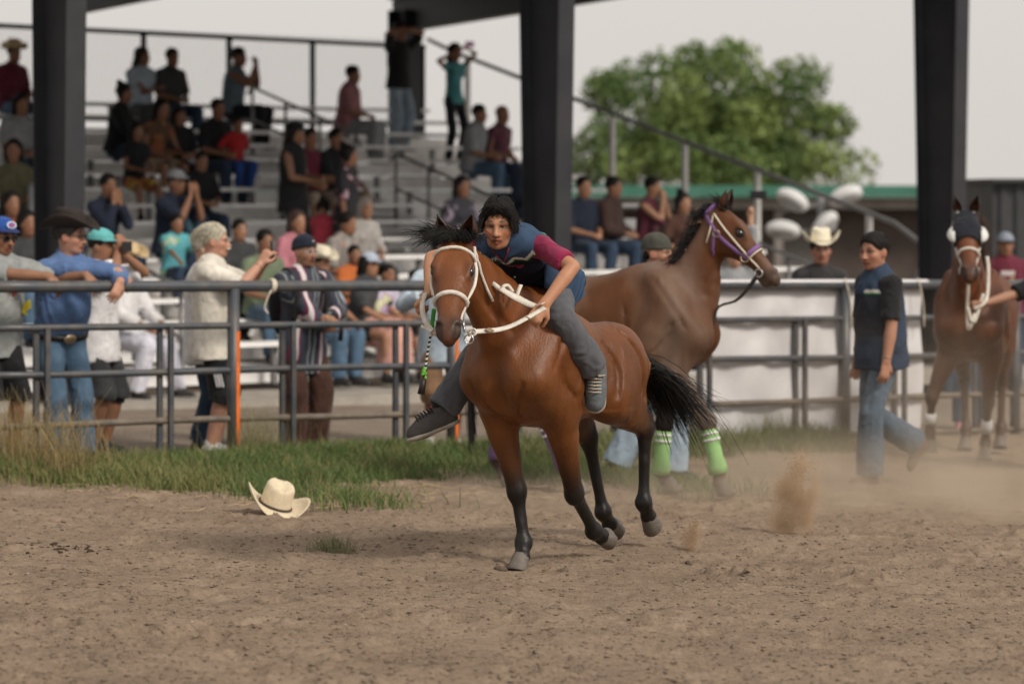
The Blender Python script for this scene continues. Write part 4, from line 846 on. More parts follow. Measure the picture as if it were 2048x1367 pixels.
# --- grandstand frames and roof
STEEL = M('frame_steel', (.020, .021, .027), .5, .2, 4, .08, 20, spec=.45, dirt=((.06, .057, .055), .25, 1.4)); ROOFM = M('roof_underside', (.05, .05, .052), .6, .2, 3)
def ibeam(mb, p0, p1, d0, d1, fw, ax, ft=.016, wt=.01):
    """I section from p0 to p1; depth along ax"""
    p0 = np.asarray(p0, float); p1 = np.asarray(p1, float); L = unit(p1 - p0); ax = unit(np.asarray(ax, float) - L * np.dot(ax, L)); sd = np.cross(L, ax)
    def pl(c, w, t):                                # a plate between two rectangles
        v = []
        for (P, d) in ((p0, d0), (p1, d1)):
            for a, b in ((-1, -1), (1, -1), (1, 1), (-1, 1)): v.append(P + ax * (c * d / 2 + b * t / 2 * (1 if c else d / t - 2 * ft / t)) + sd * a * w / 2)
        mb.add(v, [(0, 1, 2, 3)[::-1], (4, 5, 6, 7), (0, 1, 5, 4), (1, 2, 6, 5), (2, 3, 7, 6), (3, 0, 4, 7)])
    pl(-1, fw, ft); pl(1, fw, ft); pl(0, wt, 1.0)
RAFT = lambda t: 4.72 - .038 * t
stand = empty('grandstand_roof', BL(0, 0, 0), 0, 'dark steel canopy frame with tapered columns over the bleachers', 'canopy'); stand.location = (0, 0, 0)
for k in (-2, -1, 0, 1):
    a = 5.48 * k + .12; mb = MB(); ibeam(mb, BL(a, .18, -.1), BL(a, .18, 5.1), .46 if k != -1 else .52, .72, .2, VV); mb.build('column', STEEL, stand)
    mb = MB(); mb.box(BL(a, .18, .0), (.5, .5, .03), np.stack([UV, VV, V(0, 0, 1)], 1)); mb.build('base_plate', STEEL, stand)
    mb = MB(); ibeam(mb, BL(a, 11, 0), BL(a, 11, RAFT(11) + .3), .34, .40, .30, VV); mb.build('column', STEEL, stand)
    mb = MB(); ibeam(mb, BL(a, -.25, RAFT(-.25) + .40), BL(a, 11.3, RAFT(11.3) + .24), .7, .48, .2, (0, 0, 1)); mb.build('rafter', STEEL, stand)
for t in np.arange(-.2, 11.5, 1.25):
    mb = MB(); z = RAFT(t) + .62 + .012 * t; mb.bar(BL(-24, t, z), BL(7.2, t, z), .06, .2); mb.build('purlin', STEEL, stand)
mb = MB(); mb.bar(BL(-8.4, -.4, RAFT(-.4) + .78), BL(-8.4, 11.6, RAFT(11.6) + .90), 31.4, .03); mb.build('roof_sheet', ROOFM, stand)
# --- bleachers
ALU = M('mill_aluminium', (.88, .87, .86), .5, .10, 6, .1, 30, metal=.0, spec=.5, dirt=((.68, .66, .63), .5, 2.2)); ALUD = M('galvanised_steel', (.22, .22, .22), .5, .2, 8, metal=.4)
bl = empty('bleachers', BL(0, 0, 0), 0, 'long aluminium bleachers rising in rows under the canopy', 'bleachers'); bl.location = (0, 0, 0)
NR = 15
def rt(r): return .35 + .73 * r
def rzf(r): return .12 + .19 * r
AIS = (ba(505, rt(12.6)), ba(792, rt(7.8))); AEND = 6.0; spans = [(-16.0, AIS[0] - .6), (AIS[0] + .6, AIS[1] - .6), (AIS[1] + .6, AEND)]
for r in range(NR):
    for s0, s1 in spans:
        if r: MB().bar(BL(s0, rt(r) + .17, rzf(r) - .025), BL(s1, rt(r) + .17, rzf(r) - .025), .44, .045).build('foot_board', ALU, bl)
        MB().bar(BL(s0, rt(r) + .50, rzf(r) + .405), BL(s1, rt(r) + .50, rzf(r) + .405), .25, .045).build('seat_board', ALU, bl)
        if r < NR - 1: MB().bar(BL(s0, rt(r) + .70, rzf(r) + .09), BL(s1, rt(r) + .70, rzf(r) + .09), .03, .15).build('riser_board', ALU, bl)
    for a in AIS:
        MB().bar(BL(a - .55, rt(r) + .1, rzf(r) - .02), BL(a + .55, rt(r) + .1, rzf(r) - .02), .36, .05).build('step', ALU, bl)
        MB().bar(BL(a - .55, rt(r) + .46, rzf(r) + .075), BL(a + .55, rt(r) + .46, rzf(r) + .075), .34, .05).build('step', ALU, bl)
mb = MB(); mb.box((0, 0, .19), (.05, .06, .38)); mb.box((0, .0, .385), (.05, .24, .02)); mb.box((0, 0, .01), (.05, .3, .02)); _b0 = mb.build('seat_bracket', ALUD, bl); _b0.location = BL(-15.5, rt(0) + .5, rzf(0)); _b0.rotation_euler = (0, 0, math.atan2(UV[1], UV[0]))
for r in range(NR):
    for a in np.arange(-15.5, 6, 1.83):
        if r == 0 and a == -15.5: continue
        o = _b0.copy(); COL.objects.link(o); o.location = BL(a, rt(r) + .5, rzf(r)); o.rotation_euler = _b0.rotation_euler
for a in np.arange(-15.5, 6.1, 3.6):
    MB().bar(BL(a, rt(0), rzf(0) - .12), BL(a, rt(14) + .7, rzf(14) - .12), .06, .12).build('stringer', ALUD, bl)
    for r in (2, 5, 8, 11, 14): MB().bar(BL(a, rt(r) + .3, -.25), BL(a, rt(r) + .3, rzf(r) - .1), .07, .07, up=VV).build('strut', ALUD, bl)
def handrail(a, r0, r1, h=.88, n=4):
    rr = np.linspace(r0, r1, 14); pts = [BL(a, rt(r), rzf(r) + h) for r in rr]; pts = [BL(a, rt(r0) - .12, rzf(r0) + h - .16)] + pts + [BL(a, rt(r1) + .12, rzf(r1) + h - .08)]
    MB().tube(pts, .021, 8).build('handrail', ALUD, bl, True); MB().tube([BL(a, rt(r), rzf(r) + h * .52) for r in rr], .017, 8).build('handrail', ALUD, bl, True)
    for r in np.linspace(r0, r1, n): MB().tube([BL(a, rt(r), rzf(r)), BL(a, rt(r), rzf(r) + h)], .021, 8).build('rail_post', ALUD, bl, True)
for a in AIS:
    pass
handrail(AIS[0], 9.2, 12.6); handrail(AIS[1], 4.9, 7.8); handrail(AIS[1] + 2.3, .6, 3.4)
handrail(ba(250, 1.5), -1.2, 2.6, .95)
POSTW = M('white_post', (.62, .61, .59), .5, .12, 6)
MB().tube([BL(AEND, rt(-.3), rzf(-.3) + 1.25 - .3)] + [BL(AEND, rt(r), rzf(r) + 1.27) for r in np.linspace(1.4, 13.6, 8)] + [BL(AEND, 11, 4.2)], .03, 8).build('end_rail', ALUD, bl, True)
for px, in ((1225,), (1370,), (1515,), (1738,), (1060,), (935,)):
    m_ = (px - 1024) / FPX; p0 = BO + UV * AEND; t = (p0[0] - m_ * p0[1]) / (m_ * VV[1] - VV[0]); r = (t - .35) / .73
    MB().bar(BL(AEND, t, -.2), BL(AEND, t, rzf(r) + 1.25), .06, .06, up=VV).build('end_post', POSTW, bl)
# chain-link along the back
CLZ = 2.95; clf = empty('chain_link_fence', BL(0, 11, 0), 0, 'tall chain-link fence along the top row of the bleachers', 'fence'); clf.location = (0, 0, 0)
ca0, ca1 = -16.0, ba(850, 11.1); zt = lambda a: 4.24 - .012 * (a + 6)
MB().tube([BL(ca0, 11.1, zt(ca0)), BL(ca1, 11.1, zt(ca1))], .032, 8).build('top_rail', STEEL, clf, True); MB().tube([BL(ca0, 11.1, CLZ + .03), BL(ca1, 11.1, CLZ + .03)], .02, 8).build('bottom_rail', STEEL, clf, True)
for px in (-130, 115, 287, 458, 625, 845): a = ba(px, 11.1); MB().tube([BL(a, 11.1, 1.2), BL(a, 11.1, zt(a) + .02)], .04, 8).build('post', STEEL, clf, True)
mb = MB(); hgt = 1.2
for a in np.arange(ca0 - hgt, ca1, .075):
    for sgn in (1, -1):
        e0, e1 = (a, a + hgt) if sgn > 0 else (a + hgt, a); p = [max(ca0, min(ca1, e)) for e in (e0, e1)]; z = [CLZ + .04 + hgt * abs(q - e0) / hgt for q in p]
        if abs(p[0] - p[1]) > .05: mb.bar(BL(p[0], 11.09 + .004 * sgn, z[0]), BL(p[1], 11.09 + .004 * sgn, z[1]), .0035, .0035)
tag(mb.build('wire_mesh', M('fence_wire', (.3, .3, .3), .5, 0, metal=.3), clf), kind='stuff')
MB().bar(BL(-16, rt(14) + .9, rzf(14) + .0), BL(ca1, rt(14) + .9, rzf(14) + .0), .9, .06).build('walkway_board', ALU, bl)
# pad of concrete under the front row
cp = MB(); cp.bar(BL(-17, .2, .0), BL(6.4, .2, .0), 1.3, .16); tag(cp.build('concrete_pad', M('concrete', (.34, .31, .27), .9, .2, 4, .3, 30)), kind='structure')
# --- low building behind
bd = empty('low_building', (10, 70, -.3), .03, 'long low brown block building with green roof edge behind the fence', 'building')
GREEN = M('green_metal', (.045, .16, .115), .5, .15, 3); BLOCKW = M('brown_block', (.075, .058, .05), .85, .2, 2.5, .3, 12); SOFF = M('grey_beam', (.20, .18, .165), .7, .2, 2)
MB().box((0, 0, 2.42), (60, 5, .26)).build('roof_edge', GREEN, bd); MB().box((0, -1.9, 2.15), (60, .5, .26)).build('beam', SOFF, bd); MB().box((0, .4, 1.0), (60, 3.4, 2.02)).build('wall', BLOCKW, bd)
for x in range(-28, 30, 4): MB().box((x, -1.9, 1.0), (.18, .18, 2.02)).build('post', SOFF, bd)
for x in (-8.5, -3.5, 6, 13): d = MB().box((x, -1.32, 1.0), (1.0, .04, 1.9)).build('door', M('grey_door', (.11, .10, .095), .7, .15, 3), bd)
# corrugated metal box at the right edge
sh = empty('metal_container', at(2045, 400, 37), .12, 'dark grey corrugated metal container at the edge of the yard', 'container'); sh.location.z = -.25; mb = MB(); n = 60
vs = []; 
for z in (0, 2.4):
    for i in range(n): vs.append((-.37 + i * .05, -.0 + .03 * (i % 4 in (0, 1)), z))
mb.add(vs, [(i, i + 1, n + i + 1, n + i) for i in range(n - 1)]); mb.build('corrugated_side', M('dark_sheet', (.045, .046, .05), .6, .25, 3, .2, 20), sh)
MB().box((1.1, .75, 1.2), (2.9, 1.4, 2.38)).build('body', M('dark_sheet', (0, 0, 0)), sh); MB().box((1.1, .7, 2.41), (3.0, 1.6, .05)).build('roof_sheet', M('dark_sheet', (0, 0, 0)), sh)
# portable light tower
lt = empty('light_tower', at(1640, 400, 44), 0, 'portable floodlight tower with four white oval lamp heads', 'light tower'); lt.location.z = -.3; WH = M('lamp_housing', (.60, .60, .60), .45, .08, 5)
MB().tube([(0, 0, 0), (.02, 0, 2.3)], .05, 10).build('mast', ALUD, lt, True); MB().bar((-.55, 0, 2.05), (.5, 0, 2.28), .05, .05).build('cross_arm', ALUD, lt); MB().bar((-.6, 0, 1.72), (.25, 0, 1.8), .05, .05).build('cross_arm', ALUD, lt)
MB().box((0, .2, .45), (1.3, .9, .7)).build('generator_box', M('lamp_housing', (0, 0, 0)), lt)
for x, z, t in ((-.42, 2.22, .5), (.36, 2.28, -.35), (-.56, 1.78, .1), (.05, 1.84, -.9)):
    S = Solid(.02); Rl = ry(t) @ rx(-.75); S.ell((x, -.18, z), (.26, .15, .145), Rl, k=.02); S.ell(V(x, -.18, z) - Rl[:, 2] * .14, (.24, .13, .07), Rl, k=.02, op=-1); h = S.build('lamp_head', WH, lt); mb = MB(); mb.sphere(V(x, -.18, z) - Rl[:, 2] * .085, (.2, .11, .03), 8, Rl); mb.build('lens', M('lamp_glass', (.35, .36, .36), .15, .1), h, True); MB().tube([(x, -.05, z), (x * .9, .02, z + .02)], .04, 8).build('bracket', ALUD, h, True)
# --- tree
def tree(label, base, Ht, Wd, seed, nleaf, leaf):
    r = np.random.RandomState(seed); root = empty('cottonwood_tree', base, 0, label, 'tree'); S = MB(); tips = []
    def limb(p, d, L, rad, dep):
        pts = [p]; dd = np.array(d)
        for i in range(5): dd = unit(dd + r.normal(size=3) * .16 + V(0, 0, .06)); pts.append(pts[-1] + dd * L / 5)
        S.tube(pts, np.linspace(rad, rad * .55, 6), 7 if dep < 2 else 5)
        if dep >= 2: tips.extend(pts[2:])
        if dep < 4:
            for k in range(4 if dep else 6):
                ang = r.rand() * 6.28; t = unit(dd * .7 + V(math.cos(ang), math.sin(ang), .25 + .3 * r.rand()) * (.85 if dep else .95)); limb(pts[-1 - (k % 3)], t, L * (.62 + .2 * r.rand()), rad * .5, dep + 1)
    limb(V(0, 0, 0), (.02, 0, 1), Ht * .26, .38, 0)
    S.build('trunk', M('bark', (.10, .08, .065), .9, .3, 6, .5, 20), root, True)
    T = np.array(tips); T = T[(np.abs(T[:, 0]) < Wd * .53) & (T[:, 2] < Ht * 1.03)]
    # uneven clumps round the limb tips, filling a broad crown
    cl = []
    for i in range(175):
        a = r.rand() * 6.283; e = math.asin(r.rand() * 1.1 - .1 if r.rand() > 0 else 0); rr = .45 + .56 * r.rand(); p = V(math.cos(a) * math.cos(e) * Wd / 2 * rr, math.sin(a) * math.cos(e) * Wd / 2 * rr, Ht * .42 + math.sin(e) * Ht * .52 * rr); cl.append((p, Wd * (.035 + .06 * r.rand())))
    for p in T[r.permutation(len(T))[:150]]: cl.append((p, Wd * (.045 + .05 * r.rand())))
    v = []; q0 = np.array([(-.5, 0, 0), (0, -.32, .06), (.5, 0, 0), (0, .32, .06)]); cols = []
    tot = sum(c[1] ** 2 for c in cl)
    for p, rad in cl:
        tone = lerp((.06, .11, .03), (.20, .26, .075), r.rand()); m = int(nleaf * rad * rad / tot); d = r.normal(size=(m, 3)); d /= np.linalg.norm(d, axis=1)[:, None]; c = p + d * (rad * (.35 + .75 * r.rand(m, 1) ** .6)) * V(1, 1, .85)
        A = r.normal(size=(m, 3)); A /= np.linalg.norm(A, axis=1)[:, None]; B = np.cross(A, r.normal(size=(m, 3))); B /= np.linalg.norm(B, axis=1)[:, None]; C = np.cross(A, B); s = leaf * (.6 + .8 * r.rand(m, 1))
        for k in q0: v.append(c + s * (k[0] * A + k[1] * B + k[2] * C))
        cols.append(tone * (.75 + .5 * r.rand(m, 1)))
    V4 = []; C4 = []
    for i, cc in enumerate(cols): V4.append(np.stack(v[i * 4:i * 4 + 4], 1).reshape(-1, 3)); C4.append(np.repeat(cc, 4, 0))
    V4 = np.concatenate(V4); C4 = np.concatenate(C4); link('crown', mesh('crown', V4, np.arange(len(V4)).reshape(-1, 4), C4), LEAFM, root, False)
LEAFM = M('leaf', attr=True, rough=.6, var=.0, spec=.3); LEAFM.node_tree.nodes['Principled BSDF'].inputs['Transmission Weight'].default_value = .0
tree('big rounded green cottonwood tree standing behind the low building', (6.70, 100, -.5), 8.1, 9.7, 12, 46000, .21)
# --- grass and weeds at the fence foot
GRASSM = M('grass_blade', attr=True, rough=.65, var=0, spec=.25)
def grass(name, n, pick, label, h, cols, seed, wid=.0045, cat='grass', lean=.5):
    r = np.random.RandomState(seed); xyh = np.array([pick(r) for i in range(n)]); z = churn(xyh[:, :1], xyh[:, 1:2])[:, 0] - .01
    L = (xyh[:, 2] * (h[0] + (h[1] - h[0]) * r.rand(n)))[:, None]; an = r.rand(n) * 6.283; le = lean * (.3 + r.rand(n)); d = np.stack([np.cos(an) * le, np.sin(an) * le, 0 * an], 1); b = np.stack([xyh[:, 0], xyh[:, 1], z], 1)
    P = np.stack([b + V(0, 0, 1) * L * t * (1 - .25 * t * le[:, None]) + d * L * t * t for t in (0, .35, .7, 1)], 1); t = r.rand(n, 1); C = (np.asarray(cols[0]) * (1 - t) + np.asarray(cols[1]) * t) * (.8 + .4 * r.rand(n, 1))
    v, f, c = strands(P, wid, wid * .2, 3, C); return tag(link(name, mesh(name, v, f, c), GRASSM, None, False), label, cat, kind='stuff')
def clumped(a0, a1, d0, d1, dens):
    cs = [(np.random.RandomState(k).rand() * (a1 - a0) + a0, d0 + (d1 - d0) * np.random.RandomState(k + 900).rand() ** 1.4, .10 + .16 * np.random.RandomState(k + 500).rand(), .6 + .6 * np.random.RandomState(k + 300).rand()) for k in range(dens)]
    edge = lambda a: .62 + .25 * math.sin(a * 1.9 + 1) + .18 * math.sin(a * 4.3) + .1 * math.sin(a * 9.1 + 2)
    def pick(r):
        a, d, s, hh = cs[r.randint(len(cs))]; d = d * edge(a) if d1 > 1.5 else d; p = FP(a + r.normal() * s, 0, -(d + r.normal() * s * .6)); return p[0], p[1], hh
    return pick
GA, GB = fa(-40), fa(960)
grass('grass', 30000, clumped(fa(200), GB, .3, 3.3, 200), 'green grass strip growing along the foot of the fence', (.03, .15), ((.045, .095, .022), (.16, .20, .07)), 1)
grass('dry_grass', 2600, clumped(fa(200), GB, .3, 3.3, 60), 'dry straw-coloured blades mixed into the grass strip', (.06, .2), ((.30, .24, .11), (.22, .2, .09)), 11, .003)
grass('grass', 7000, clumped(GA, fa(225), .3, 2.0, 80), 'longer mixed grass at the left end of the fence', (.06, .17), ((.08, .13, .035), (.27, .24, .10)), 2, .005)
grass('dry_grass', 420, clumped(GA, fa(60), .15, 1.3, 10), 'tall dry yellow stalks at the left end of the fence', (.3, .62), ((.33, .24, .11), (.25, .2, .09)), 3, .0035, lean=.35)
grass('weeds', 8000, clumped(GB, fa(1600), .1, .9, 60), 'sparse weeds along the fence behind the horses', (.06, .2), ((.09, .13, .045), (.22, .21, .10)), 4)
grass('weed_stalks', 260, clumped(fa(440), fa(560), .0, .15, 5), 'thin seeding weed stalks by the orange-striped post', (.25, .5), ((.25, .22, .1), (.2, .2, .09)), 5, .002, lean=.3)
grass('weed_stalks', 160, clumped(fa(1500), fa(1580), .0, .1, 3), 'thin weed stalks in front of the banner', (.25, .4), ((.25, .24, .1), (.2, .2, .09)), 8, .002, lean=.3)
_t = at(665, 1100, 0.0); _tp = (-.98, 16.35)
grass('grass_tuft', 240, lambda r: (_tp[0] + r.normal() * .06, _tp[1] + r.normal() * .07, 1), 'small dry green tuft standing alone in the dirt', (.05, .11), ((.12, .14, .06), (.25, .23, .12)), 6, .0022)
def straw(n, seed):
    r = np.random.RandomState(seed); P = []
    for i in range(n):
        a = fa(-30) + r.rand() ** 1.5 * 4.0; d = .9 + r.rand() * 2.6; p = FP(a, 0, -d); an = r.rand() * 6.283; L = .06 + .2 * r.rand(); e = p + V(math.cos(an), math.sin(an), 0) * L; m = (p + e) / 2 + r.normal(size=3) * .012
        z = lambda q: V(q[0], q[1], float(churn(np.array([[q[0]]]), np.array([[q[1]]]))[0, 0]) + .008 + .012 * r.rand()); P.append([z(p), z(lerp(p, m, .6)), z(m), z(e)])
    v, f, _ = strands(P, .0028, .0016, 4); tag(link('straw', mesh('straw', v, f), M('straw_stalk', (.5, .38, .22), .8, .2, 20), None, False), 'loose straw stalks lying on the arena dirt', 'straw', kind='stuff')
straw(150, 4)

def dung():
    r = np.random.RandomState(4); mb = MB()
    for i in range(46):
        t = r.rand(); big = math.exp(-((t - .32) / .2) ** 2); q = at(50 + 170 * t + r.normal() * 5, 1140 - 12 * t, 15.95 + r.normal() * .12); s = .005 + .017 * r.rand() ** 1.5 * (.3 + .7 * big); q[2] = float(churn(np.array([[q[0]]]), np.array([[q[1]]]))[0, 0]) + s * .2
        v, f = sphere_geo(4); v = v * (1 + .35 * r.normal(size=(len(v), 1))) * V(1.3, 1, .6) * s; mb.add(v @ rz(r.rand() * 6).T + q, f)
    tag(mb.build('manure', M('dung', (.05, .03, .017), .95, .3, 40, .5, 80), None, False), 'dark smear of crushed manure in the dirt at left', 'manure', kind='stuff')
dung()
for px, py, s, lb in ((1222, 1132, .028, 'dark loose clod just under the lifted hooves'), (1000, 1146, .03, 'flat brown clod beside the planted hoof'), (1378, 1130, .022, 'small brown clod right of the hooves')):
    q = at(px, py, 15.8 if px > 1100 else 15.5); q[2] = float(churn(np.array([[q[0]]]), np.array([[q[1]]]))[0, 0]) + s * .2; S = Solid(.006); r = np.random.RandomState(px)
    for k in range(5): S.ell(r.normal(size=3) * s * .4 * V(1, 1, .5), V(1, .9, .6) * s * (.5 + .4 * r.rand()), k=.008)
    o = S.build('dirt_clod', M('dark_clod', (.10, .07, .048), .95, .3, 30, .6, 60), None); o.location = q; tag(o, lb, 'clod', 'loose clods near the galloping horse')
# ------------------------------------------------------------------ people at the fence
BLACK = cloth('black', (.016, .016, .018)); DKGREY = cloth('dark_grey', (.05, .052, .055)); WHITE = cloth('white', (.66, .65, .66)); CREAM = cloth('cream', (.62, .58, .51)); NAVY = cloth('navy', (.018, .024, .045))
JEANS = cloth('jeans', (.075, .13, .20)); DJEANS = cloth('dark_jeans', (.028, .048, .085)); LJEANS = cloth('pale_jeans', (.28, .35, .42)); GREYC = cloth('grey', (.26, .27, .28)); MAROON = cloth('maroon', (.13, .022, .04)); BROWNC = cloth('brown', (.075, .036, .026)); TANC = cloth('tan', (.27, .16, .09)); KHAKI = cloth('khaki', (.30, .24, .18))
BLUE = cloth('chambray', (.095, .165, .33)); LBLUE = cloth('pale_blue', (.42, .50, .58)); TEAL = cloth('teal', (.07, .25, .27)); PINK = cloth('pink', (.50, .20, .24)); RED = cloth('red', (.42, .025, .03)); TURQ = cloth('turquoise', (.10, .38, .44)); SALMON = cloth('salmon', (.56, .30, .25)); MAUVE = cloth('mauve', (.30, .13, .14))
SHOE = M('dark_shoe', (.025, .023, .022), .5, .2, 12); SHOEP = M('pink_shoe', (.5, .22, .24), .6, .15, 12); SHOEW = M('pale_shoe', (.5, .48, .46), .6, .15, 12); LEATHER = M('belt_leather', (.016, .012, .010), .45, .2, 20); BRASS = M('buckle_silver', (.42, .33, .22), .35, .25, 60, metal=.8)
FELT = M('brown_black_felt', (.022, .014, .011), .75, .25, 14, .2, 80); STRAWH = M('straw_hat', (.62, .47, .27), .7, .15, 30, .3, 120); CREAMH = M('cream_hat', (.74, .68, .53), .7, .1, 20, .2, 120)
def stripes(name, cols, scale, rot=(0, 0, 0), coord='Object'):
    m = bpy.data.materials.new(name); m.use_nodes = True; N = m.node_tree.nodes; L = m.node_tree.links; p = N['Principled BSDF']; p.inputs['Roughness'].default_value = .85; p.inputs['Specular IOR Level'].default_value = .15
    tc = N.new('ShaderNodeTexCoord'); mp = N.new('ShaderNodeMapping'); mp.inputs['Rotation'].default_value = rot; L.new(tc.outputs[coord], mp.inputs[0]); sp = N.new('ShaderNodeSeparateXYZ'); L.new(mp.outputs[0], sp.inputs[0])
    ml = N.new('ShaderNodeMath'); ml.operation = 'MULTIPLY'; ml.inputs[1].default_value = scale; L.new(sp.outputs[0], ml.inputs[0]); fr = N.new('ShaderNodeMath'); fr.operation = 'FRACT'; L.new(ml.outputs[0], fr.inputs[0])
    cr = N.new('ShaderNodeValToRGB'); cr.color_ramp.interpolation = 'CONSTANT'; L.new(fr.outputs[0], cr.inputs[0]); e = cr.color_ramp.elements
    while len(e) < len(cols): e.new(.5)
    for q, (pos, c) in zip(e, cols): q.position = pos; q.color = (*c, 1)
    L.new(cr.outputs[0], p.inputs['Base Color']); return m
def blotch(name, base, spots, scale, thr=.62):
    m = bpy.data.materials.new(name); m.use_nodes = True; N = m.node_tree.nodes; L = m.node_tree.links; p = N['Principled BSDF']; p.inputs['Roughness'].default_value = .85; tc = N.new('ShaderNodeTexCoord'); n = N.new('ShaderNodeTexNoise'); n.inputs['Scale'].default_value = scale; n.inputs['Detail'].default_value = 1; L.new(tc.outputs['Object'], n.inputs['Vector'])
    cr = N.new('ShaderNodeValToRGB'); cr.color_ramp.interpolation = 'CONSTANT'; L.new(n.outputs[0], cr.inputs[0]); e = cr.color_ramp.elements; e[0].color = (*base, 1); e[0].position = 0; e[1].position = thr; e[1].color = (*spots[0], 1)
    if len(spots) > 1: q = e.new(thr + .06); q.color = (*spots[1], 1)
    L.new(cr.outputs[0], p.inputs['Base Color']); return m
def standing(px, off, H, label, yaw, **k):
    p = FP(fa(px), 0, off)
    for _ in range(3):                                        # keep the photo column when standing back from the rail
        a = fa(px); d = (px - 1024) / FPX; q = FO + VV * off; a = (d * q[1] - q[0]) / (UV[0] - d * UV[1]); p = q + UV * a
    return person(label, (p[0], p[1], float(gfar(p[0], p[1])) + .005), math.radians(yaw), H, group='spectators standing behind the fence', **k)
def belt(root, d, mat, u, r=.16, buckle=True, z=.105):
    c = d['P'] + d['up'] * z * u; n = 28; pts = [c + u * (r * .74 * math.cos(t) * d['fw'] + r * math.sin(t) * d['lf']) for t in np.linspace(0, 2 * math.pi, n, endpoint=False)]
    pts.append(pts[0]); mb = MB(); strap(mb, pts, .036, .006, [unit(p - c) for p in pts]); mb.build('belt', mat, root, True)
    if buckle: mb = MB(); mb.sphere(c + d['fw'] * (r * .74 + .012) * u, (.012, .05, .036), 8, np.stack([d['fw'], d['lf'], d['up']], 1)); mb.build('buckle', BRASS, root, True)
# man in the blue cap
tee = blotch('graphic_tee', (.27, .285, .28), ((.27, .285, .28),), 5)
r_, d = standing(2, .44, 1.76, 'smiling man in blue cap and sunglasses with arms over the rail', -52, vox=.0095, build=1.12, belly=.06, skin=BRN, lean=.16, hx=-.10, hyaw=.10, hpitch=.08, mouth=.008, lh=(.40, .46, 1.345), le=(.1, .8, -.5), rh=(.42, .24, 1.33), re=(-.1, -.7, -.4), lfd=(.6, .25, -.75), rfd=(.5, .5, -.8), lpn=(-.8, 0, -.5), rpn=(-.8, 0, -.4), lcurl=.35, rcurl=.5, top=(cloth('tee_grey', (.27, .285, .28)), .45, .16, .02), bottom=(BLACK, .55, .025), shoes=SHOE, hair=('short', DKHAIR))
hat_cap(r_, d['hd'], d['R'], d['q'], cloth('cap_blue', (.02, .07, .28)), cloth('cap_visor_blue', (.015, .03, .12)), (M('emblem_white', (.7, .7, .72)), M('emblem_blue', (.03, .1, .4)), M('emblem_red', (.5, .05, .05)))); glasses(r_, d['Lh'], d['R'], d['q'], True)
for nm, c, pts in (('shirt_graphic', (.6, .6, .6), [(0, .05), (.02, .012), (.06, .01), (.03, -.015), (.042, -.055), (0, -.03), (-.04, -.055), (-.03, -.015), (-.06, .01), (-.02, .012)]), ('shirt_graphic', (.5, .03, .06), [(.05, .12), (.085, .13), (.03, .07), (.06, .075), (-.02, .02), (.02, .06), (0, .058)]), ('shirt_graphic', (.55, .45, .03), [(.09, .0), (.13, .02), (.14, -.03), (.11, -.05), (.12, -.08), (.08, -.06)])):
    q = [d['chest'] + d['fw'] * .163 + d['lf'] * (x * 1.2 + .02) + d['up'] * (z * 1.2 - .12) for x, z in pts]; o = MB().add(q, [tuple(range(len(q)))]).build(nm, M('print_%d' % int(c[0] * 100 + c[1] * 10), c, .8, .1), r_); o.modifiers.new('t', 'SOLIDIFY').thickness = .004
# cowboy leaning on the rail
r_, d = standing(140, .36, 1.78, 'older man in black cowboy hat and blue shirt leaning on the fence', -54, vox=.0088, build=1.16, belly=.075, skin=(.42, .22, .15), lean=.25, hx=-.16, hyaw=.72, hpitch=.05, hfollow=.0, jaw=1.08, brow=(.12, .09, .07), rh=(.415, .27, 1.375), re=(.3, -.8, -.25), lh=(.45, .16, 1.31), le=(.1, 1, .0), rfd=(.35, .55, -.75), rpn=(-.8, .3, -.3), lfd=(.3, -.5, -.8), lpn=(-.8, 0, 0), lcurl=.4, rcurl=.35, top=(BLUE, .97, -.012, .010), tuck=True, foldamp=.009, collar=.055, bottom=(JEANS, 1, .006, .02), shoes=SHOE, hair=('short', (.05, .045, .042)))
hat_cowboy(r_, d['hd'], d['R'] @ ry(-.04), d['q'] * 1.07, FELT, M('hat_band', (.03, .022, .018), .6), 1.2, .085, .13); glasses(r_, d['Lh'], d['R'], d['q']); belt(r_, d, LEATHER, 1.16, .184, z=-.012)
mb = MB(); c = d['A'][-1][2]; ring(mb, c - unit(c - d['A'][-1][1]) * .02, c - d['A'][-1][1], .034, .007); mb.build('wristwatch', BRASS, r_, True)
for s in (1, -1):
    q = d['NB'] + d['fw'] * .06 + d['lf'] * s * .035 + d['up'] * .01; MB().add([q, q + d['fw'] * .05 + d['lf'] * s * .03 - d['up'] * .01, q + d['fw'] * .055 + d['lf'] * s * .0 - d['up'] * .085, q + d['fw'] * .03 - d['lf'] * s * .02 - d['up'] * .02], [(0, 1, 2, 3)]).build('collar_flap', BLUE, r_).modifiers.new('t', 'SOLIDIFY').thickness = .005
for i in range(6): MB().sphere(d['NB'] + d['fw'] * (.112 + .012 * i) - d['up'] * (.09 + .075 * i), .006, 4).build('button', M('button', (.5, .5, .5), .4), r_, True)
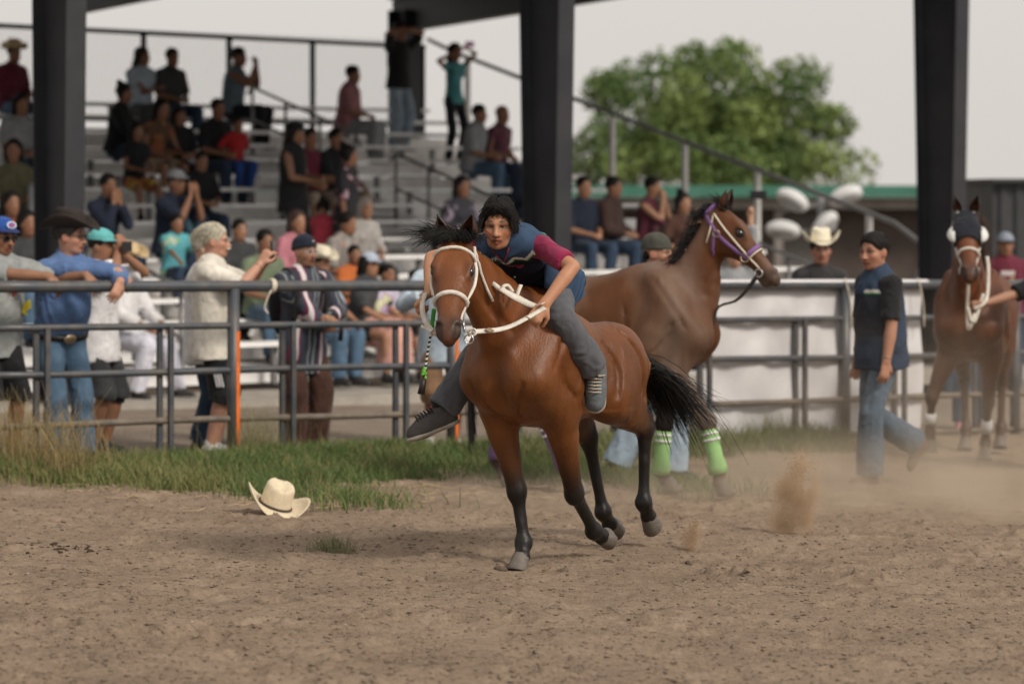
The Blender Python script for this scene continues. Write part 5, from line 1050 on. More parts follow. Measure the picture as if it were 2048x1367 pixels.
# person in the teal cap
r_, d = standing(196, .95, 1.68, 'person in teal cap and white tee holding a phone to the eyes', -20, vox=.013, skin=BRN, build=1.05, hpitch=.05, rh=(.17, -.02, 1.50), re=(.3, -.9, -.5), rfd=(.1, .2, 1), rpn=(-1, 0, 0), lh=(.19, .05, 1.49), le=(.3, .8, -.6), lfd=(.1, -.2, 1), lpn=(-1, 0, 0), top=(WHITE, .48, .2, .03), bottom=(DKGREY, .55, .03), shoes=SHOE)
hat_cap(r_, d['hd'], d['R'], d['q'], cloth('cap_teal', (.12, .42, .42))); kn = d['Lg'][1]; mb = MB(); mb.tube([lerp(kn[1], kn[2], t) for t in (.02, .16)], .068, 12); mb.build('knee_brace', BLACK, r_, True)
o = phone(None, (0, 0, 0), None); o.location = V(*r_.location) + rz(math.radians(-20)) @ V(.235, .01, 1.55); o.rotation_euler = (1.57, 0, math.radians(-20)); tag(o, 'black phone held up by the person in the teal cap', 'phone')
# man with white hair
WHAIR = (.52, .48, .38)
r_, d = standing(424, .60, 1.74, 'white-haired man in cream tee and black shorts filming with a phone', -4, vox=.0085, skin=(.45, .24, .165), build=1.12, belly=.05, stubble=0, brow=(.3, .28, .25), hyaw=.05, lean=-.02, rh=(.375, -.06, 1.44), re=(.1, -.7, -1), lh=(.385, .05, 1.44), le=(.1, .7, -1), rfd=(.5, .1, .85), rpn=(.3, 1, 0), lfd=(.5, -.1, .85), lpn=(.3, -1, 0), lcurl=.75, rcurl=.75, top=(CREAM, .5, .20, .025), bottom=(BLACK, .60, .03), shoes=SHOEW, hair=('short', WHAIR), foldamp=.008)
rr = np.random.RandomState(5); P = []
for i in range(420):
    a = rr.rand() * 6.283; e = .15 + 1.3 * rr.rand(); p = V(-.016, 0, .045) + V(.11 * math.cos(a) * math.cos(e), .088 * math.sin(a) * math.cos(e), .1 * math.sin(e)); out = unit(p * V(1, 1, .2)); bk = V(-.62, 0, -.75); n0 = rr.normal(size=3) * .15
    if p[0] > .06 and p[2] < .11: continue
    P.append([d['Lh'](*(p + (out * .014 * math.sin(t * 2.5) + (bk + n0) * .125 * t ** 1.2 * (.5 + rr.rand() * .5)))) for t in np.linspace(0, 1, 5)])
v, f, _ = strands(P, .0042, .0015); link('hair_locks', mesh('hair_locks', v, f), hair_mat(WHAIR), r_, False)
MB().tube([d['Lh'](.093, -.034, -.062), d['Lh'](.107, 0, -.052), d['Lh'](.093, .034, -.062)], [.006, .013, .006], 8).build('moustache', hair_mat(WHAIR), r_, True)
h, kn, an = d['Lg'][-1]
for i in range(3): q = lerp(h, kn, .62) + V(.0 + .022 * i - .01, -.115, 0); strap(mb := MB(), [q, lerp(q, q + (kn - h), .26)], .011, .004, (0, -1, 0)); mb.build('side_stripe', WHITE, r_)
mb = MB(); w = d['A'][-1][2]; ring(mb, w - unit(w - d['A'][-1][1]) * .03, w - d['A'][-1][1], .033, .004); mb.build('bracelet', BRASS, r_, True)
o = phone(None, (0, 0, 0), None); o.location = V(*r_.location) + rz(math.radians(-4)) @ V(.455, 0, 1.535); o.rotation_euler = (0, -.12, math.radians(-4)); tag(o, 'black phone in the raised hands of the white-haired man', 'phone')
standing(404, 1.05, 1.66, 'person in white shirt and blue jeans half hidden behind the white-haired man', -8, vox=.013, skin=FAIR, top=(WHITE, .95, .22, .03), bottom=(DJEANS, 1, .02), shoes=SHOE, hair=('short', (.3, .27, .22)), lh=(.2, .1, 1.2), rh=(.2, -.1, 1.2))
# striped jacket
PLAID = stripes('striped_wool', [(0, (.045, .055, .075)), (.18, (.16, .03, .07)), (.24, (.6, .55, .56)), (.40, (.16, .03, .07)), (.46, (.045, .05, .065)), (.66, (.28, .31, .30)), (.70, (.045, .055, .075)), (.86, (.30, .32, .31)), (.9, (.05, .05, .07))], 5.2, (0, .35, 1.2))
r_, d = standing(606, .75, 1.66, 'young man in navy beanie and striped jacket with a black backpack', -58, vox=.0088, skin=(.33, .175, .11), hyaw=.25, hpitch=-.03, stubble=.35, top=(PLAID, .97, .28, .035), topname='jacket', bottom=(BROWNC, 1, .03, .02), shoes=SHOE, lh=(.27, .10, 1.02), le=(-.3, .9, -.6), rh=(.31, .12, .87), re=(-.3, -.9, -.5), lcurl=.9, rcurl=.9, lfd=(.6, -.7, .1), rfd=(.5, .6, .5), hair=None, foldamp=.010, collar=.06)
hat_beanie(r_, d['hd'], d['R'], d['q'], cloth('beanie_navy', (.012, .016, .03)), .018); glasses(r_, d['Lh'], d['R'], d['q'], False, M('pale_rim', (.55, .55, .55), .3, 0, metal=.5))
MB().bar(d['Lh'](.103, -.012, .088), d['Lh'](.103, .012, .088), .004, .006).build('beanie_mark', WHITE, r_)
S = Solid(.014); S.ell(d['chest'] - d['fw'] * .24 - d['up'] * .10, (.11, .17, .27), k=.03); S.ell(d['chest'] - d['fw'] * .30 - d['up'] * .2, (.08, .12, .13), k=.03); bp = empty('backpack', r_.location, math.radians(-58), 'bulky black backpack worn by the man in the striped jacket', 'backpack'); S.build('bag', BLACK, bp)
for s in (1, -1): strap(mb := MB(), spline([d['SH'][s] * .75 + d['NB'] * .25 - d['fw'] * .12, d['SH'][s] * .75 + d['NB'] * .25 + V(0, 0, .068), d['SH'][s] * .75 + d['NB'] * .25 + d['fw'] * .145 - V(0, 0, .12), d['SH'][s] * .8 + d['NB'] * .2 + d['fw'] * .09 - V(0, 0, .33)], 14), .05, .012, [unit(V(-.5 + 1.2 * t, 0, 1 - t)) for t in np.linspace(0, 1, 14)]); mb.build('strap', BLACK, bp, True)
mb = MB(); mb.tube([V(.36, .13, .86), V(.37, .14, 1.0)], .018, 10); o = mb.build('bottle', M('bottle_black', (.02, .02, .022), .3), None, True); o.location = r_.location; o.rotation_euler = (0, 0, math.radians(-58)); tag(o, 'small dark bottle held by the man in the striped jacket', 'bottle')
# person behind the horse's head
standing(884, .62, 1.68, 'person in pale blue shirt and tan shorts behind the galloping horse', -75, vox=.014, skin=BRN, top=(LBLUE, .95, .22, .03), bottom=(TANC, .62, .03), shoes=SHOEW, lh=(.28, .2, 1.2), rh=(.3, -.22, 1.22), hair=('short', DKHAIR))
# behind the banner and the right-hand rails
r_, d = standing(1640, .62, 1.75, 'man in cream cowboy hat and dark shirt behind the banner', -82, vox=.012, skin=(.36, .18, .12), hyaw=-.12, jaw=1.06, top=(cloth('charcoal', (.035, .033, .035)), .95, .05, .02), bottom=(DJEANS, 1, .01), shoes=SHOE, lh=(.2, .15, 1.05), rh=(.2, -.15, 1.05))
hat_cowboy(r_, d['hd'], d['R'], d['q'], CREAMH, M('hat_band_pale', (.45, .4, .3), .6), 1.2, .105, .135)
r_, d = standing(2010, 4.6, 1.80, 'man in grey cap and maroon shirt with gold print beyond the fence', -88, vox=.016, skin=BRN, build=1.1, top=(MAROON, .6, .12, .03), bottom=(DJEANS, 1, .01), shoes=SHOE); hat_cap(r_, d['hd'], d['R'], d['q'], cloth('cap_grey', (.22, .25, .30)))
q0 = d['chest'] + d['fw'] * .15 - d['up'] * .06
for (w, h, z, c) in ((.15, .05, .09, (.55, .5, .48)), (.13, .15, -.03, (.55, .36, .16))): MB().box(q0 + d['up'] * z, (.02, w, h)).build('shirt_print', M('shirt_print_%d' % int(c[2] * 100), c, .8, .2, 30), r_)
r_, d = standing(1872, 6.5, 1.66, 'person in tan hat and grey top far behind the walking man', -85, skin=BRN, top=(GREYC, .9, .1, .02), bottom=(DJEANS, 1, .01), shoes=SHOE); hat_cowboy(r_, d['hd'], d['R'], d['q'], STRAWH, FELT)
standing(1918, 4.2, 1.5, 'person with red hair clip standing low behind the right column', -80, skin=TAN, fem=True, top=(cloth('olive', (.13, .12, .07)), .5, .1, .02), bottom=(JEANS, 1, .01), shoes=SHOE, hair=('long', (.1, .05, .03)))
standing(1942, .75, 1.70, 'person in pale jeans and pink shoes behind the third horse', -90, skin=TAN, fem=True, top=(GREYC, .5, .1, .02), bottom=(JEANS, 1, .012), shoes=SHOEP, hair=('long', DKHAIR))
standing(1752, 2.6, 1.58, 'person in black jacket behind the man in the cream hat', -100, skin=BRN, top=(BLACK, .95, .1, .02), bottom=(DJEANS, 1, .01), shoes=SHOE) if False else None
r_, d = standing(1468, 2.2, 1.68, 'person raising a black phone above the second horse', -86, skin=FAIR, top=(GREYC, .95, .1, .02), bottom=(DJEANS, 1, .01), shoes=SHOE, lh=(.12, .13, 1.98), le=(.2, 1, .0), lfd=(0, 0, 1), lpn=(1, 0, 0), rh=(.1, -.25, 1.1))
o = phone(None, (0, 0, 0), None); p = V(*r_.location) + rz(math.radians(-86)) @ V(.16, .2, 2.09); o.location = p; o.rotation_euler = (1.57, 0, math.radians(-90)); tag(o, 'black phone held up above the second horse', 'phone')
# ------------------------------------------------------------------ people on the bleachers
def crowd(px, py, pose, label, H=1.72, turn=0.0, arms='lap', row=None, **k):
    best = None; u = H / 1.75; hatz = k.pop('hatz', 0)
    for r in range(NR):
        t = rt(r) + (.44 if pose == 'sit' else .14); a = ba(px, t); D = BL(a, t, 0)[1]; zt = rzf(r) + (.43 + .885 * u if pose == 'sit' else H) + hatz; y = HZ + (HC - zt) * FPX / D
        if best is None or abs(y - py) < best[0]: best = (abs(y - py), r, t, a)
        if row is not None and r == row: best = (abs(y - py), r, t, a); break
    _, r, t, a = best; p = BL(a, t, rzf(r)); yaw = math.radians(-54 + turn); kk = dict(k)
    if pose == 'sit':
        kk.setdefault('hip', .425 + .10 * u); fx = .40 if H > 1.4 else .30; sp = kk.pop('spread', .13); fz = .075 if H > 1.4 else .2
        kk.setdefault('lf', (fx, sp, fz)); kk.setdefault('rf', (fx, -sp, fz)); kk.setdefault('lean', .12); hz = kk['hip']
        AR = dict(lap=((.3, .08, hz + .12), (.3, -.08, hz + .12)), knee=((.40, .15, hz + .1), (.4, -.15, hz + .1)), phone=((.32, .06, hz + .48 * u), (.28, -.14, hz + .12)), phones=((.34, .05, hz + .54 * u), (.34, -.05, hz + .54 * u)), face=((.24, .04, hz + .50 * u), (.24, -.04, hz + .50 * u)), side=((.1, .32, hz + .05), (.25, -.1, hz + .12)), cross=((.26, -.1, hz + .28), (.26, .1, hz + .25)))[arms]
    else:
        AR = dict(lap=(None, None), phones=((.24, .06, 1.62 * u), (.24, -.06, 1.62 * u)), front=((.27, .1, 1.12 * u), (.27, -.08, 1.08 * u)), side=(None, None))[arms]
    if arms in ('phone', 'phones', 'face') and pose == 'sit': kk.setdefault('le', (.2, .35, -1)); kk.setdefault('re', (.2, -.35, -1)); kk.setdefault('lfd', (0, -.1, 1)); kk.setdefault('rfd', (0, .1, 1)); kk.setdefault('lpn', (-1, 0, 0)); kk.setdefault('rpn', (-1, 0, 0))
    for n_, t_ in (('lh', AR[0]), ('rh', AR[1])):
        if t_ is not None: kk.setdefault(n_, t_)
    kk.setdefault('shoes', SHOE); kk.setdefault('skin', BRN); o, d = person(label, p, yaw, H, group='spectators on the bleachers', **kk); return o, d
def hatted(rd, kind, mat, **k):
    r_, d = rd; (hat_cowboy(r_, d['hd'], d['R'], d['q'], mat, FELT, **k) if kind == 'w' else hat_cap(r_, d['hd'], d['R'], d['q'], mat, **k))
FLOR = blotch('floral_black', (.02, .02, .026), ((.4, .16, .2), (.35, .33, .36)), 9, .60); CAMO = blotch('brown_print', (.10, .05, .025), ((.25, .13, .05), (.3, .08, .04)), 8, .55); TIED = blotch('tie_dye', (.5, .46, .58), ((.3, .14, .32), (.55, .55, .35)), 7, .55); CHK = blotch('grey_print', (.2, .2, .19), ((.34, .2, .16), (.3, .3, .28)), 14, .55); PLAIDM = blotch('maroon_plaid', (.10, .02, .035), ((.16, .05, .07), (.05, .02, .04)), 18, .5)
hatted(crowd(18, 92, 'sit', 'person in straw hat and maroon shirt high at the left edge', skin=BRN, top=(MAROON, .95, .05, .02), bottom=(JEANS, 1, .01), turn=15), 'w', STRAWH)
crowd(35, 205, 'sit', 'dark-haired person in grey tee below the maroon shirt', top=(GREYC, .45, .05, .02), bottom=(DJEANS, 1, .01), skin=BRN, hair=('bob', DKHAIR))
crowd(28, 282, 'sit', 'long-haired woman in olive top at the left edge of the stand', fem=True, top=(cloth('olive', (.13, .12, .07)), .4, .05, .01), bottom=(DJEANS, 1, .01), hair=('long', DKHAIR), turn=-30)
crowd(46, 425, 'sit', 'person with dark hair low behind the blue-capped man', fem=True, top=(DKGREY, .5, .05, .01), bottom=(JEANS, 1, .01), hair=('long', DKHAIR))
crowd(278, 102, 'sit', 'woman in pale blue top sitting on the top row', fem=True, build=1.15, top=(LBLUE, .3, .05, .02), bottom=(DKGREY, 1, .01), hair=('long', (.03, .02, .015)), skin=BRN, hyaw=.6, arms='cross')
crowd(335, 100, 'sit', 'man in charcoal tee beside the woman in pale blue', build=1.1, top=(DKGREY, .5, .05, .02), bottom=(DJEANS, 1, .01), skin=BRN, turn=10)
crowd(233, 182, 'sit', 'woman in black top with bun looking along the row', fem=True, build=1.1, top=(BLACK, .95, .05, .02), bottom=(DJEANS, .6, .01), hair=('bun', DKHAIR), turn=40, arms='knee')
crowd(303, 185, 'sit', 'woman in brown print top with bare legs crossed', fem=True, top=(CAMO, .2, .05, .01), bottom=(KHAKI, .4, .01), hair=('long', DKHAIR), turn=10, arms='knee', lean=.3)
crowd(352, 205, 'sit', 'girl in black beside the woman with bare legs', 1.5, top=(BLACK, .5, .05, .02), bottom=(BLACK, 1, .01), hair=('long', DKHAIR), skin=BRN)
r_, d = crowd(463, 106, 'sit', 'man in grey tank top raising a phone on the top row', 1.8, build=1.1, top=(cloth('tank_grey', (.13, .17, .20)), .0, .05, .02), bottom=(BLACK, 1, .015), skin=BRN, arms='phones', turn=40)
crowd(425, 212, 'sit', 'man in black tee holding the child in red', top=(BLACK, .5, .05, .02), bottom=(DJEANS, 1, .01), skin=BRN, arms='lap', turn=10)
crowd(449, 250, 'sit', 'small child in red shirt and blue trousers', 1.12, hs=1.2, row=9, hx=.25, top=(RED, .5, .05, .01), bottom=(cloth('bright_blue', (.03, .08, .3)), 1, .01), skin=BRN, lf=(.45, .08, .25), rf=(.45, -.08, .25), hip=.56)
crowd(692, 124, 'sit', 'stout man in mauve tee and grey trousers alone by the back fence', build=1.2, belly=.06, top=(MAUVE, .5, .08, .02), bottom=(GREYC, 1, .02), skin=BRN, turn=42)
crowd(797, 30, 'stand', 'man in black top and pale jeans filming from the top walkway', 1.78, row=13, arms='phones', top=(BLACK, .45, .1, .02), bottom=(LJEANS, 1, .02), skin=BRN, turn=10)
r_, d = crowd(908, 58, 'stand', 'woman in teal top and black trousers with both arms raised', 1.66, row=12, fem=True, arms='phones', build=.9, top=(TEAL, .2, .06, .0), bottom=(BLACK, 1, .005), skin=BRN, hair=('long', DKHAIR), turn=5, lh=(.26, .03, 1.56), rh=(.24, -.2, 1.5))
o = MB().box((0, 0, 0), (.01, .15, .075)).build('phone', M('pink_phone', (.45, .15, .42), .4), None); o.location = V(*r_.location) + rz(r_.rotation_euler[2]) @ V(.33, .0, 1.62); o.rotation_euler = (0, 0, r_.rotation_euler[2]); tag(o, 'pink phone held up by the woman in teal', 'phone')
crowd(945, 222, 'sit', 'woman in grey top sitting by the middle column', fem=True, build=1.15, top=(GREYC, .5, .06, .03), bottom=(JEANS, 1, .01), hair=('short', DKHAIR), arms='lap', turn=30)
crowd(992, 202, 'sit', 'man in maroon plaid shirt next to the middle column', top=(PLAIDM, .55, .05, .02), bottom=(DJEANS, 1, .01), hair=('bald', DKHAIR), arms='side', turn=20)
r_, d = crowd(586, 264, 'stand', 'standing person in black tank top and dark cap on the bleachers', 1.72, build=1.12, row=5, top=(BLACK, .0, .2, .03), bottom=(DKGREY, .6, .03), skin=BRN, hair=('long', DKHAIR), arms='front', turn=38); hatted((r_, d), 'c', BLACK)
crowd(612, 258, 'sit', 'person in maroon behind the standing person in black tank top', top=(MAROON, .5, .05, .02), bottom=(KHAKI, .6, .01), skin=BRN)
crowd(660, 258, 'sit', 'man in black tee and beige shorts on the bleachers', build=1.08, top=(BLACK, .5, .05, .03), bottom=(KHAKI, .55, .02), skin=BRN, arms='knee', turn=15)
crowd(692, 304, 'stand', 'woman standing in floral black top and jeans with grey bag', 1.65, fem=True, build=1.08, row=4, top=(FLOR, .55, .18, .02), bottom=(JEANS, 1, .01), skin=BRN, hair=('bun', DKHAIR), turn=42, hyaw=.4)
r_, d = crowd(338, 350, 'sit', 'man in navy polo and grey cap pointing a phone', 1.8, build=1.12, top=(NAVY, .5, .06, .02), bottom=(DJEANS, 1, .01), skin=BRN, arms='phones', turn=20); hatted((r_, d), 'c', GREYC)
crowd(376, 392, 'sit', 'child in dark teal shirt beside the man in navy polo', 1.25, hs=1.1, top=(cloth('deep_teal', (.03, .07, .09)), .5, .05, .01), bottom=(DJEANS, 1, .01), skin=TAN, turn=30)
crowd(347, 432, 'sit', 'child in turquoise tee with yellow print near the front', 1.25, hs=1.12, top=(blotch('turquoise_print', (.10, .38, .44), ((.3, .45, .1), (.45, .5, .5)), 7, .6), .5, .05, .02), bottom=(DJEANS, 1, .01), skin=BRN, arms='knee')
crowd(205, 348, 'sit', 'person in navy sweatshirt with hand on chin beside the left column', top=(NAVY, .95, .05, .02), bottom=(DJEANS, 1, .01), skin=BRN, arms='face', turn=10)
crowd(915, 368, 'sit', 'woman in dark printed tee sitting above the galloping horse', fem=True, top=(blotch('dark_print', (.03, .03, .04), ((.25, .2, .26),), 8, .62), .45, .05, .02), bottom=(BLACK, .6, .01), hair=('pony', DKHAIR), skin=BRN)
crowd(585, 428, 'sit', 'woman in pink top behind the man in the beanie', fem=True, build=1.1, top=(PINK, .5, .05, .03), bottom=(JEANS, 1, .01), hair=('bob', (.05, .03, .025)), skin=TAN)
crowd(642, 415, 'sit', 'small girl in coral red top seen from behind', 1.2, hs=1.1, top=(cloth('coral', (.5, .06, .09)), .3, .05, .01), bottom=(DJEANS, .6, .01), hair=('bun', DKHAIR), turn=120)
crowd(664, 422, 'sit', 'man in grey patterned tee leaning forward with hands together', build=1.12, top=(CHK, .5, .05, .03), bottom=(DJEANS, .65, .02), skin=BRN, arms='knee', lean=.3, turn=22)
hatted(crowd(238, 474, 'sit', 'man in straw hat with white shirt and white trousers on the front row', 1.80, row=0, hatz=.07, top=(WHITE, .9, .06, .03), bottom=(cloth('white_denim', (.58, .58, .66)), 1, .02), skin=BRN, arms='knee', turn=25, spread=.2, lf=(.52, .22, .02), rf=(.35, -.2, .02)), 'w', STRAWH, brim=1.15, roll=.09)
hatted(crowd(626, 512, 'sit', 'man in cream hat and pale blue shirt sitting on the front row', 1.70, row=0, hatz=.07, top=(LBLUE, .5, .06, .03), bottom=(JEANS, 1, .02), skin=TAN, arms='knee', turn=22), 'w', CREAMH)
r_, d = crowd(724, 530, 'sit', 'woman in charcoal tee and salmon skirt on the front row', 1.64, row=0, fem=True, build=1.12, top=(DKGREY, .5, .06, .03), skirt=(SALMON, .8), bottom=(BLACK, .3, .0), hair=('bob', DKHAIR), skin=TAN, arms='knee', turn=20); hatted((r_, d), 'c', cloth('cap_pale', (.42, .48, .58)))
crowd(762, 548, 'sit', 'child in lavender tie-dye tee on the front row', 1.42, row=0, hs=1.05, top=(TIED, .5, .06, .02), bottom=(BLACK, .5, .01), skin=BRN, hair=('short', DKHAIR), turn=18)
crowd(822, 560, 'sit', 'bare-legged child sitting low beside the tie-dye tee', 1.3, row=0, hs=1.05, top=(GREYC, .5, .06, .02), bottom=(BLACK, .4, .01), skin=BRN, turn=10)
crowd(1212, 360, 'sit', 'man in brown jacket over white tee sitting right of the column', build=1.1, row=4, top=(cloth('jacket_brown', (.05, .028, .024)), .95, .05, .03), bottom=(DJEANS, 1, .01), skin=BRN, arms='lap', turn=30)
crowd(1290, 360, 'sit', 'man in dark red shirt with hands at his mouth', row=4, top=(cloth('wine', (.11, .03, .045)), .55, .05, .02), bottom=(DJEANS, 1, .01), skin=TAN, arms='face', turn=30)
crowd(1356, 398, 'sit', 'person in brown top behind the second horse neck', row=3, fem=True, top=(BROWNC, .4, .05, .01), bottom=(DJEANS, 1, .01), skin=TAN, hair=('bun', DKHAIR), arms='phone')
crowd(1158, 380, 'sit', 'person in navy shirt cut by the middle column', row=4, top=(NAVY, .6, .05, .02), bottom=(DJEANS, 1, .01), skin=TAN)

# more of the crowd in the middle and lower rows
crowd(95, 300, 'sit', 'person in grey hoodie half hidden behind the left column', top=(GREYC, .95, .05, .02), bottom=(DJEANS, 1, .01))
crowd(14, 370, 'sit', 'woman in rust top low at the left edge', fem=True, top=(cloth('rust', (.2, .06, .03)), .5, .05, .01), bottom=(JEANS, 1, .01), hair=('long', DKHAIR))
crowd(395, 300, 'sit', 'boy in black cap leaning behind the child in red', 1.5, top=(BLACK, .5, .05, .02), bottom=(DJEANS, 1, .01), skin=BRN)
crowd(268, 262, 'sit', 'girl in yellow print shorts in front of the bare-legged woman', 1.45, fem=True, top=(BLACK, .3, .05, .01), bottom=(blotch('yellow_print', (.45, .28, .05), ((.4, .05, .03),), 9, .5), .4, .01), hair=('long', DKHAIR), skin=BRN)
crowd(722, 400, 'sit', 'older woman in white blouse below the woman with the grey bag', 1.6, fem=True, top=(cloth('blouse', (.5, .47, .44)), .6, .05, .02), bottom=(DKGREY, 1, .01), hair=('bob', (.2, .18, .17)), skin=TAN)
crowd(520, 470, 'sit', 'person in faded green tee low on the bleachers behind the phone', top=(cloth('faded_green', (.16, .2, .13)), .5, .05, .02), bottom=(JEANS, 1, .01), skin=BRN, hair=('short', DKHAIR))
crowd(470, 440, 'sit', 'teen in dark hoodie sitting behind the white-haired man', 1.55, top=(DKGREY, .95, .05, .02), bottom=(BLACK, 1, .01), skin=TAN)
crowd(700, 480, 'sit', 'boy in orange tee on the second row', 1.4, top=(cloth('orange_tee', (.5, .14, .04)), .5, .05, .02), bottom=(DJEANS, .6, .01), skin=BRN)
crowd(800, 470, 'sit', 'woman in plum cardigan left of the flying mane', 1.6, fem=True, top=(cloth('plum', (.12, .05, .12)), .9, .05, .02), bottom=(DKGREY, 1, .01), skin=TAN, hair=('bob', DKHAIR)) if False else None
crowd(1052, 300, 'sit', 'person in navy jacket just left of the middle column', top=(NAVY, .95, .05, .02), bottom=(DJEANS, 1, .01), skin=BRN)
# ------------------------------------------------------------------ the rider
VEST = M('rider_vest', attr=True, rough=.8, var=.15, vs=8, bump=.4, bs=12, spec=.2); JGREY = cloth('grey_jeans', (.085, .088, .098)); DEN, NVY = V(.034, .064, .118), V(.011, .014, .026)
r_, d = person('young rider in denim vest and maroon tee crouching low on the bay horse', O1, YAW1, 1.72, vox=.0075, skin=(.44, .215, .125), hx=.055, hip=1.485, lean=1.02, hfollow=0, head=(.605, -.005, 1.795), hyaw=.36, hpitch=.16, hroll=-.02, look=(0, .1), mouth=.004, curve=.05, stubble=.14,
    lh=LHd1, le=(-.1, 1, .25), rh=RH1, re=(-.1, -1, .2), lfd=(.5, -.35, -.75), lpn=(-.6, -.6, -.4), lcurl=.85, rfd=(.75, -.2, -.5), rpn=(-.3, .5, -.8), rcurl=1.0,
    lf=(.15, .32, 1.035), lk=(1, .12, .25), rf=(.47, -.44, .80), rk=(1, -.4, .6), lfp=1.2, lfy=.35, rfp=.35, rfy=-1.05,
    top=(cloth('tee_maroon', (.22, .018, .06)), .42, -.05, .004), topname='tee', bottom=(JGREY, .97, .010, .022), shoes=None, hair=('short', DKHAIR), build=.95)
S = Solid(.0065); P, NB, up_, fw, lf_, ch = d['P'], d['NB'], d['up'], d['fw'], d['lf'], d['chest']
S.chain([P - up_ * .08, P + up_ * .16 + fw * .01, ch, NB - up_ * .05], [.178, .172, .176, .135], k=.04, w=fw, fw=.72, n=8, clip=[(P - up_ * .06, -up_)])
for s in (1, -1): S.chain([NB - up_ * .035 + lf_ * s * .04, d['SH'][s] + lf_ * s * .0], [.075, .062], k=.04, clip=[(d['SH'][s] + lf_ * s * .03, lf_ * s)])
S.chain([d['hd'] + d['R'] @ V(-.03, 0, -.085), NB], [.07, .082], k=.02, clip=[(NB + up_ * .055, up_ + fw * .5)])
def vcol(v, c):
    w = (v - NB) @ -up_; y = (v - NB) @ lf_; fr = (v - NB) @ fw; yk = .012 + .038 * np.abs(((np.abs(y) / .10) % 1) - .5) * 2; front = fr > -.035
    c = np.tile(DEN, (len(v), 1)); nb = front & (w > yk); c[nb] = NVY; lo = front & (w > .36); c[lo] = lerp(NVY, DEN, .45)
    c[front & (w > yk) & (w < yk + .022)] = (.6, .58, .56); c[front & (w > yk + .022) & (w < yk + .036)] = (.015, .12, .03); sd = (np.abs(y) > .145) & (w > .12); c[sd] = DEN * .85; return c
S.build('vest', VEST, r_, 1, DEN, colfn=vcol, disp=fold(.012, 4, (1, 1, .7)))
# loose vest tail blown out on the near side
def sheet(px, lat, mat, name, parent, n=14, col=None):
    a = [L1(x, y, l) for (x, y), l in zip(px[0], lat[0])]; b = [L1(x, y, l) for (x, y), l in zip(px[1], lat[1])]; A = spline(a, n); B = spline(b, n); vs = []
    for j in range(7):
        t = j / 6; vs.append(A * (1 - t) + B * t + V(.02, .025, 0) * (math.sin(t * 3.1) * np.sin(np.linspace(0, 7, n)))[:, None] * .8)
    vs = np.concatenate(vs); f = [(j * n + i, j * n + i + 1, (j + 1) * n + i + 1, (j + 1) * n + i) for j in range(6) for i in range(n - 1)]; o = link(name, mesh(name, vs, f, np.tile(DEN if col is None else col, (len(vs), 1))), mat, parent); o.modifiers.new('t', 'SOLIDIFY').thickness = .006; return o
sheet(([(1092, 482), (1120, 505), (1150, 530), (1168, 545)], [(1088, 575), (1105, 585), (1128, 612), (1140, 622)]), ((.16, .2, .24, .26), (.14, .17, .21, .23)), VEST, 'vest_tail', r_); sheet(([(1168, 545), (1170, 565), (1168, 590)], [(1140, 622), (1146, 616), (1152, 606)]), ((.26, .26, .26), (.23, .235, .24)), VEST, 'vest_tail', r_)
for s, (dx) in ((1, 0), (-1, 0)):
    for i in range(2): MB().sphere(NB + fw * (.122 + .012 * i) - up_ * (.16 + .09 * i) + lf_ * .004, .006, 4).build('snap_button', METAL, r_, True) if s > 0 else None
strap(mb := MB(), spline([d['NB'] + lf_ * -.05 + fw * .07 + up_ * .05, d['NB'] + fw * .12 - up_ * .01, d['NB'] + lf_ * .05 + fw * .07 + up_ * .05], 8), .006, .003, fw); mb.build('neckerchief', cloth('scarf_red', (.25, .015, .03)), r_, True)
G = M('green_ribbon', (.02, .22, .06), .6, .2, 20); S = Solid(.01); S.ell(d['SH'][1] - up_ * .02 - fw * .075 - lf_ * .05, (.035, .05, .025), k=.01); S.build('ribbon_patch', G, r_)
# fringe of hair
rr = np.random.RandomState(3); Pp = []
def scalp(x, y, lift=0.0):                          # point on the hair cap above (x, y)
    zz = 1 - ((x + .014) / .108) ** 2 - (y / .088) ** 2; return V(x, y, .044 + .098 * math.sqrt(max(zz, .0)) + lift)
for i in range(1000):                                # parted in the middle, falling to both sides of the brow
    sd = 1 if rr.rand() < .5 else -1; x0 = -.09 + .172 * rr.rand(); r0_ = scalp(x0, .008 * sd, .004); y1 = sd * (.055 + .02 * rr.rand()); m1 = scalp(min(x0 * .9 + .012, .07), y1, .006 + .006 * rr.rand()); e1 = V(x0 * .75 + .018 + .02 * rr.normal(), sd * (.084 + .024 * rr.rand() ** 2), .040 - .085 * rr.rand() ** .8 + .02 * (x0 > .05)); m0 = scalp(x0 + .004, y1 * .5, .008 + .004 * rr.rand())
    Pp.append([d['Lh'](*q) for q in spline([r0_, m0, m1, e1], 7)])
for i in range(100):                                # uneven fringe
    y0 = rr.normal() * .03; r0_ = scalp(.055 + .02 * rr.rand(), y0 * .6, .004); sd = 1 if rr.rand() < .6 else -1; e1 = V(.092 - .25 * abs(y0 + sd * .02), y0 + sd * (.02 + .03 * rr.rand()), .043 + .04 * rr.rand()); Pp.append([d['Lh'](*q) for q in spline([r0_, (r0_ + e1) / 2 + V(.014, 0, .012), e1], 7)])
for i in range(650):
    a = math.pi + rr.normal() * .9; e = 1.2 * rr.rand(); p = V(-.012 + .105 * math.cos(a) * math.cos(e), .086 * math.sin(a) * math.cos(e), .045 + .1 * math.sin(e)); dr = unit(V(-.2, .12 * rr.normal(), -1)); L = .06 + .04 * rr.rand(); Pp.append([d['Lh'](*(p * 1.03 + dr * L * t + rr.normal(size=3) * .004 * t)) for t in np.linspace(0, 1, 7)])
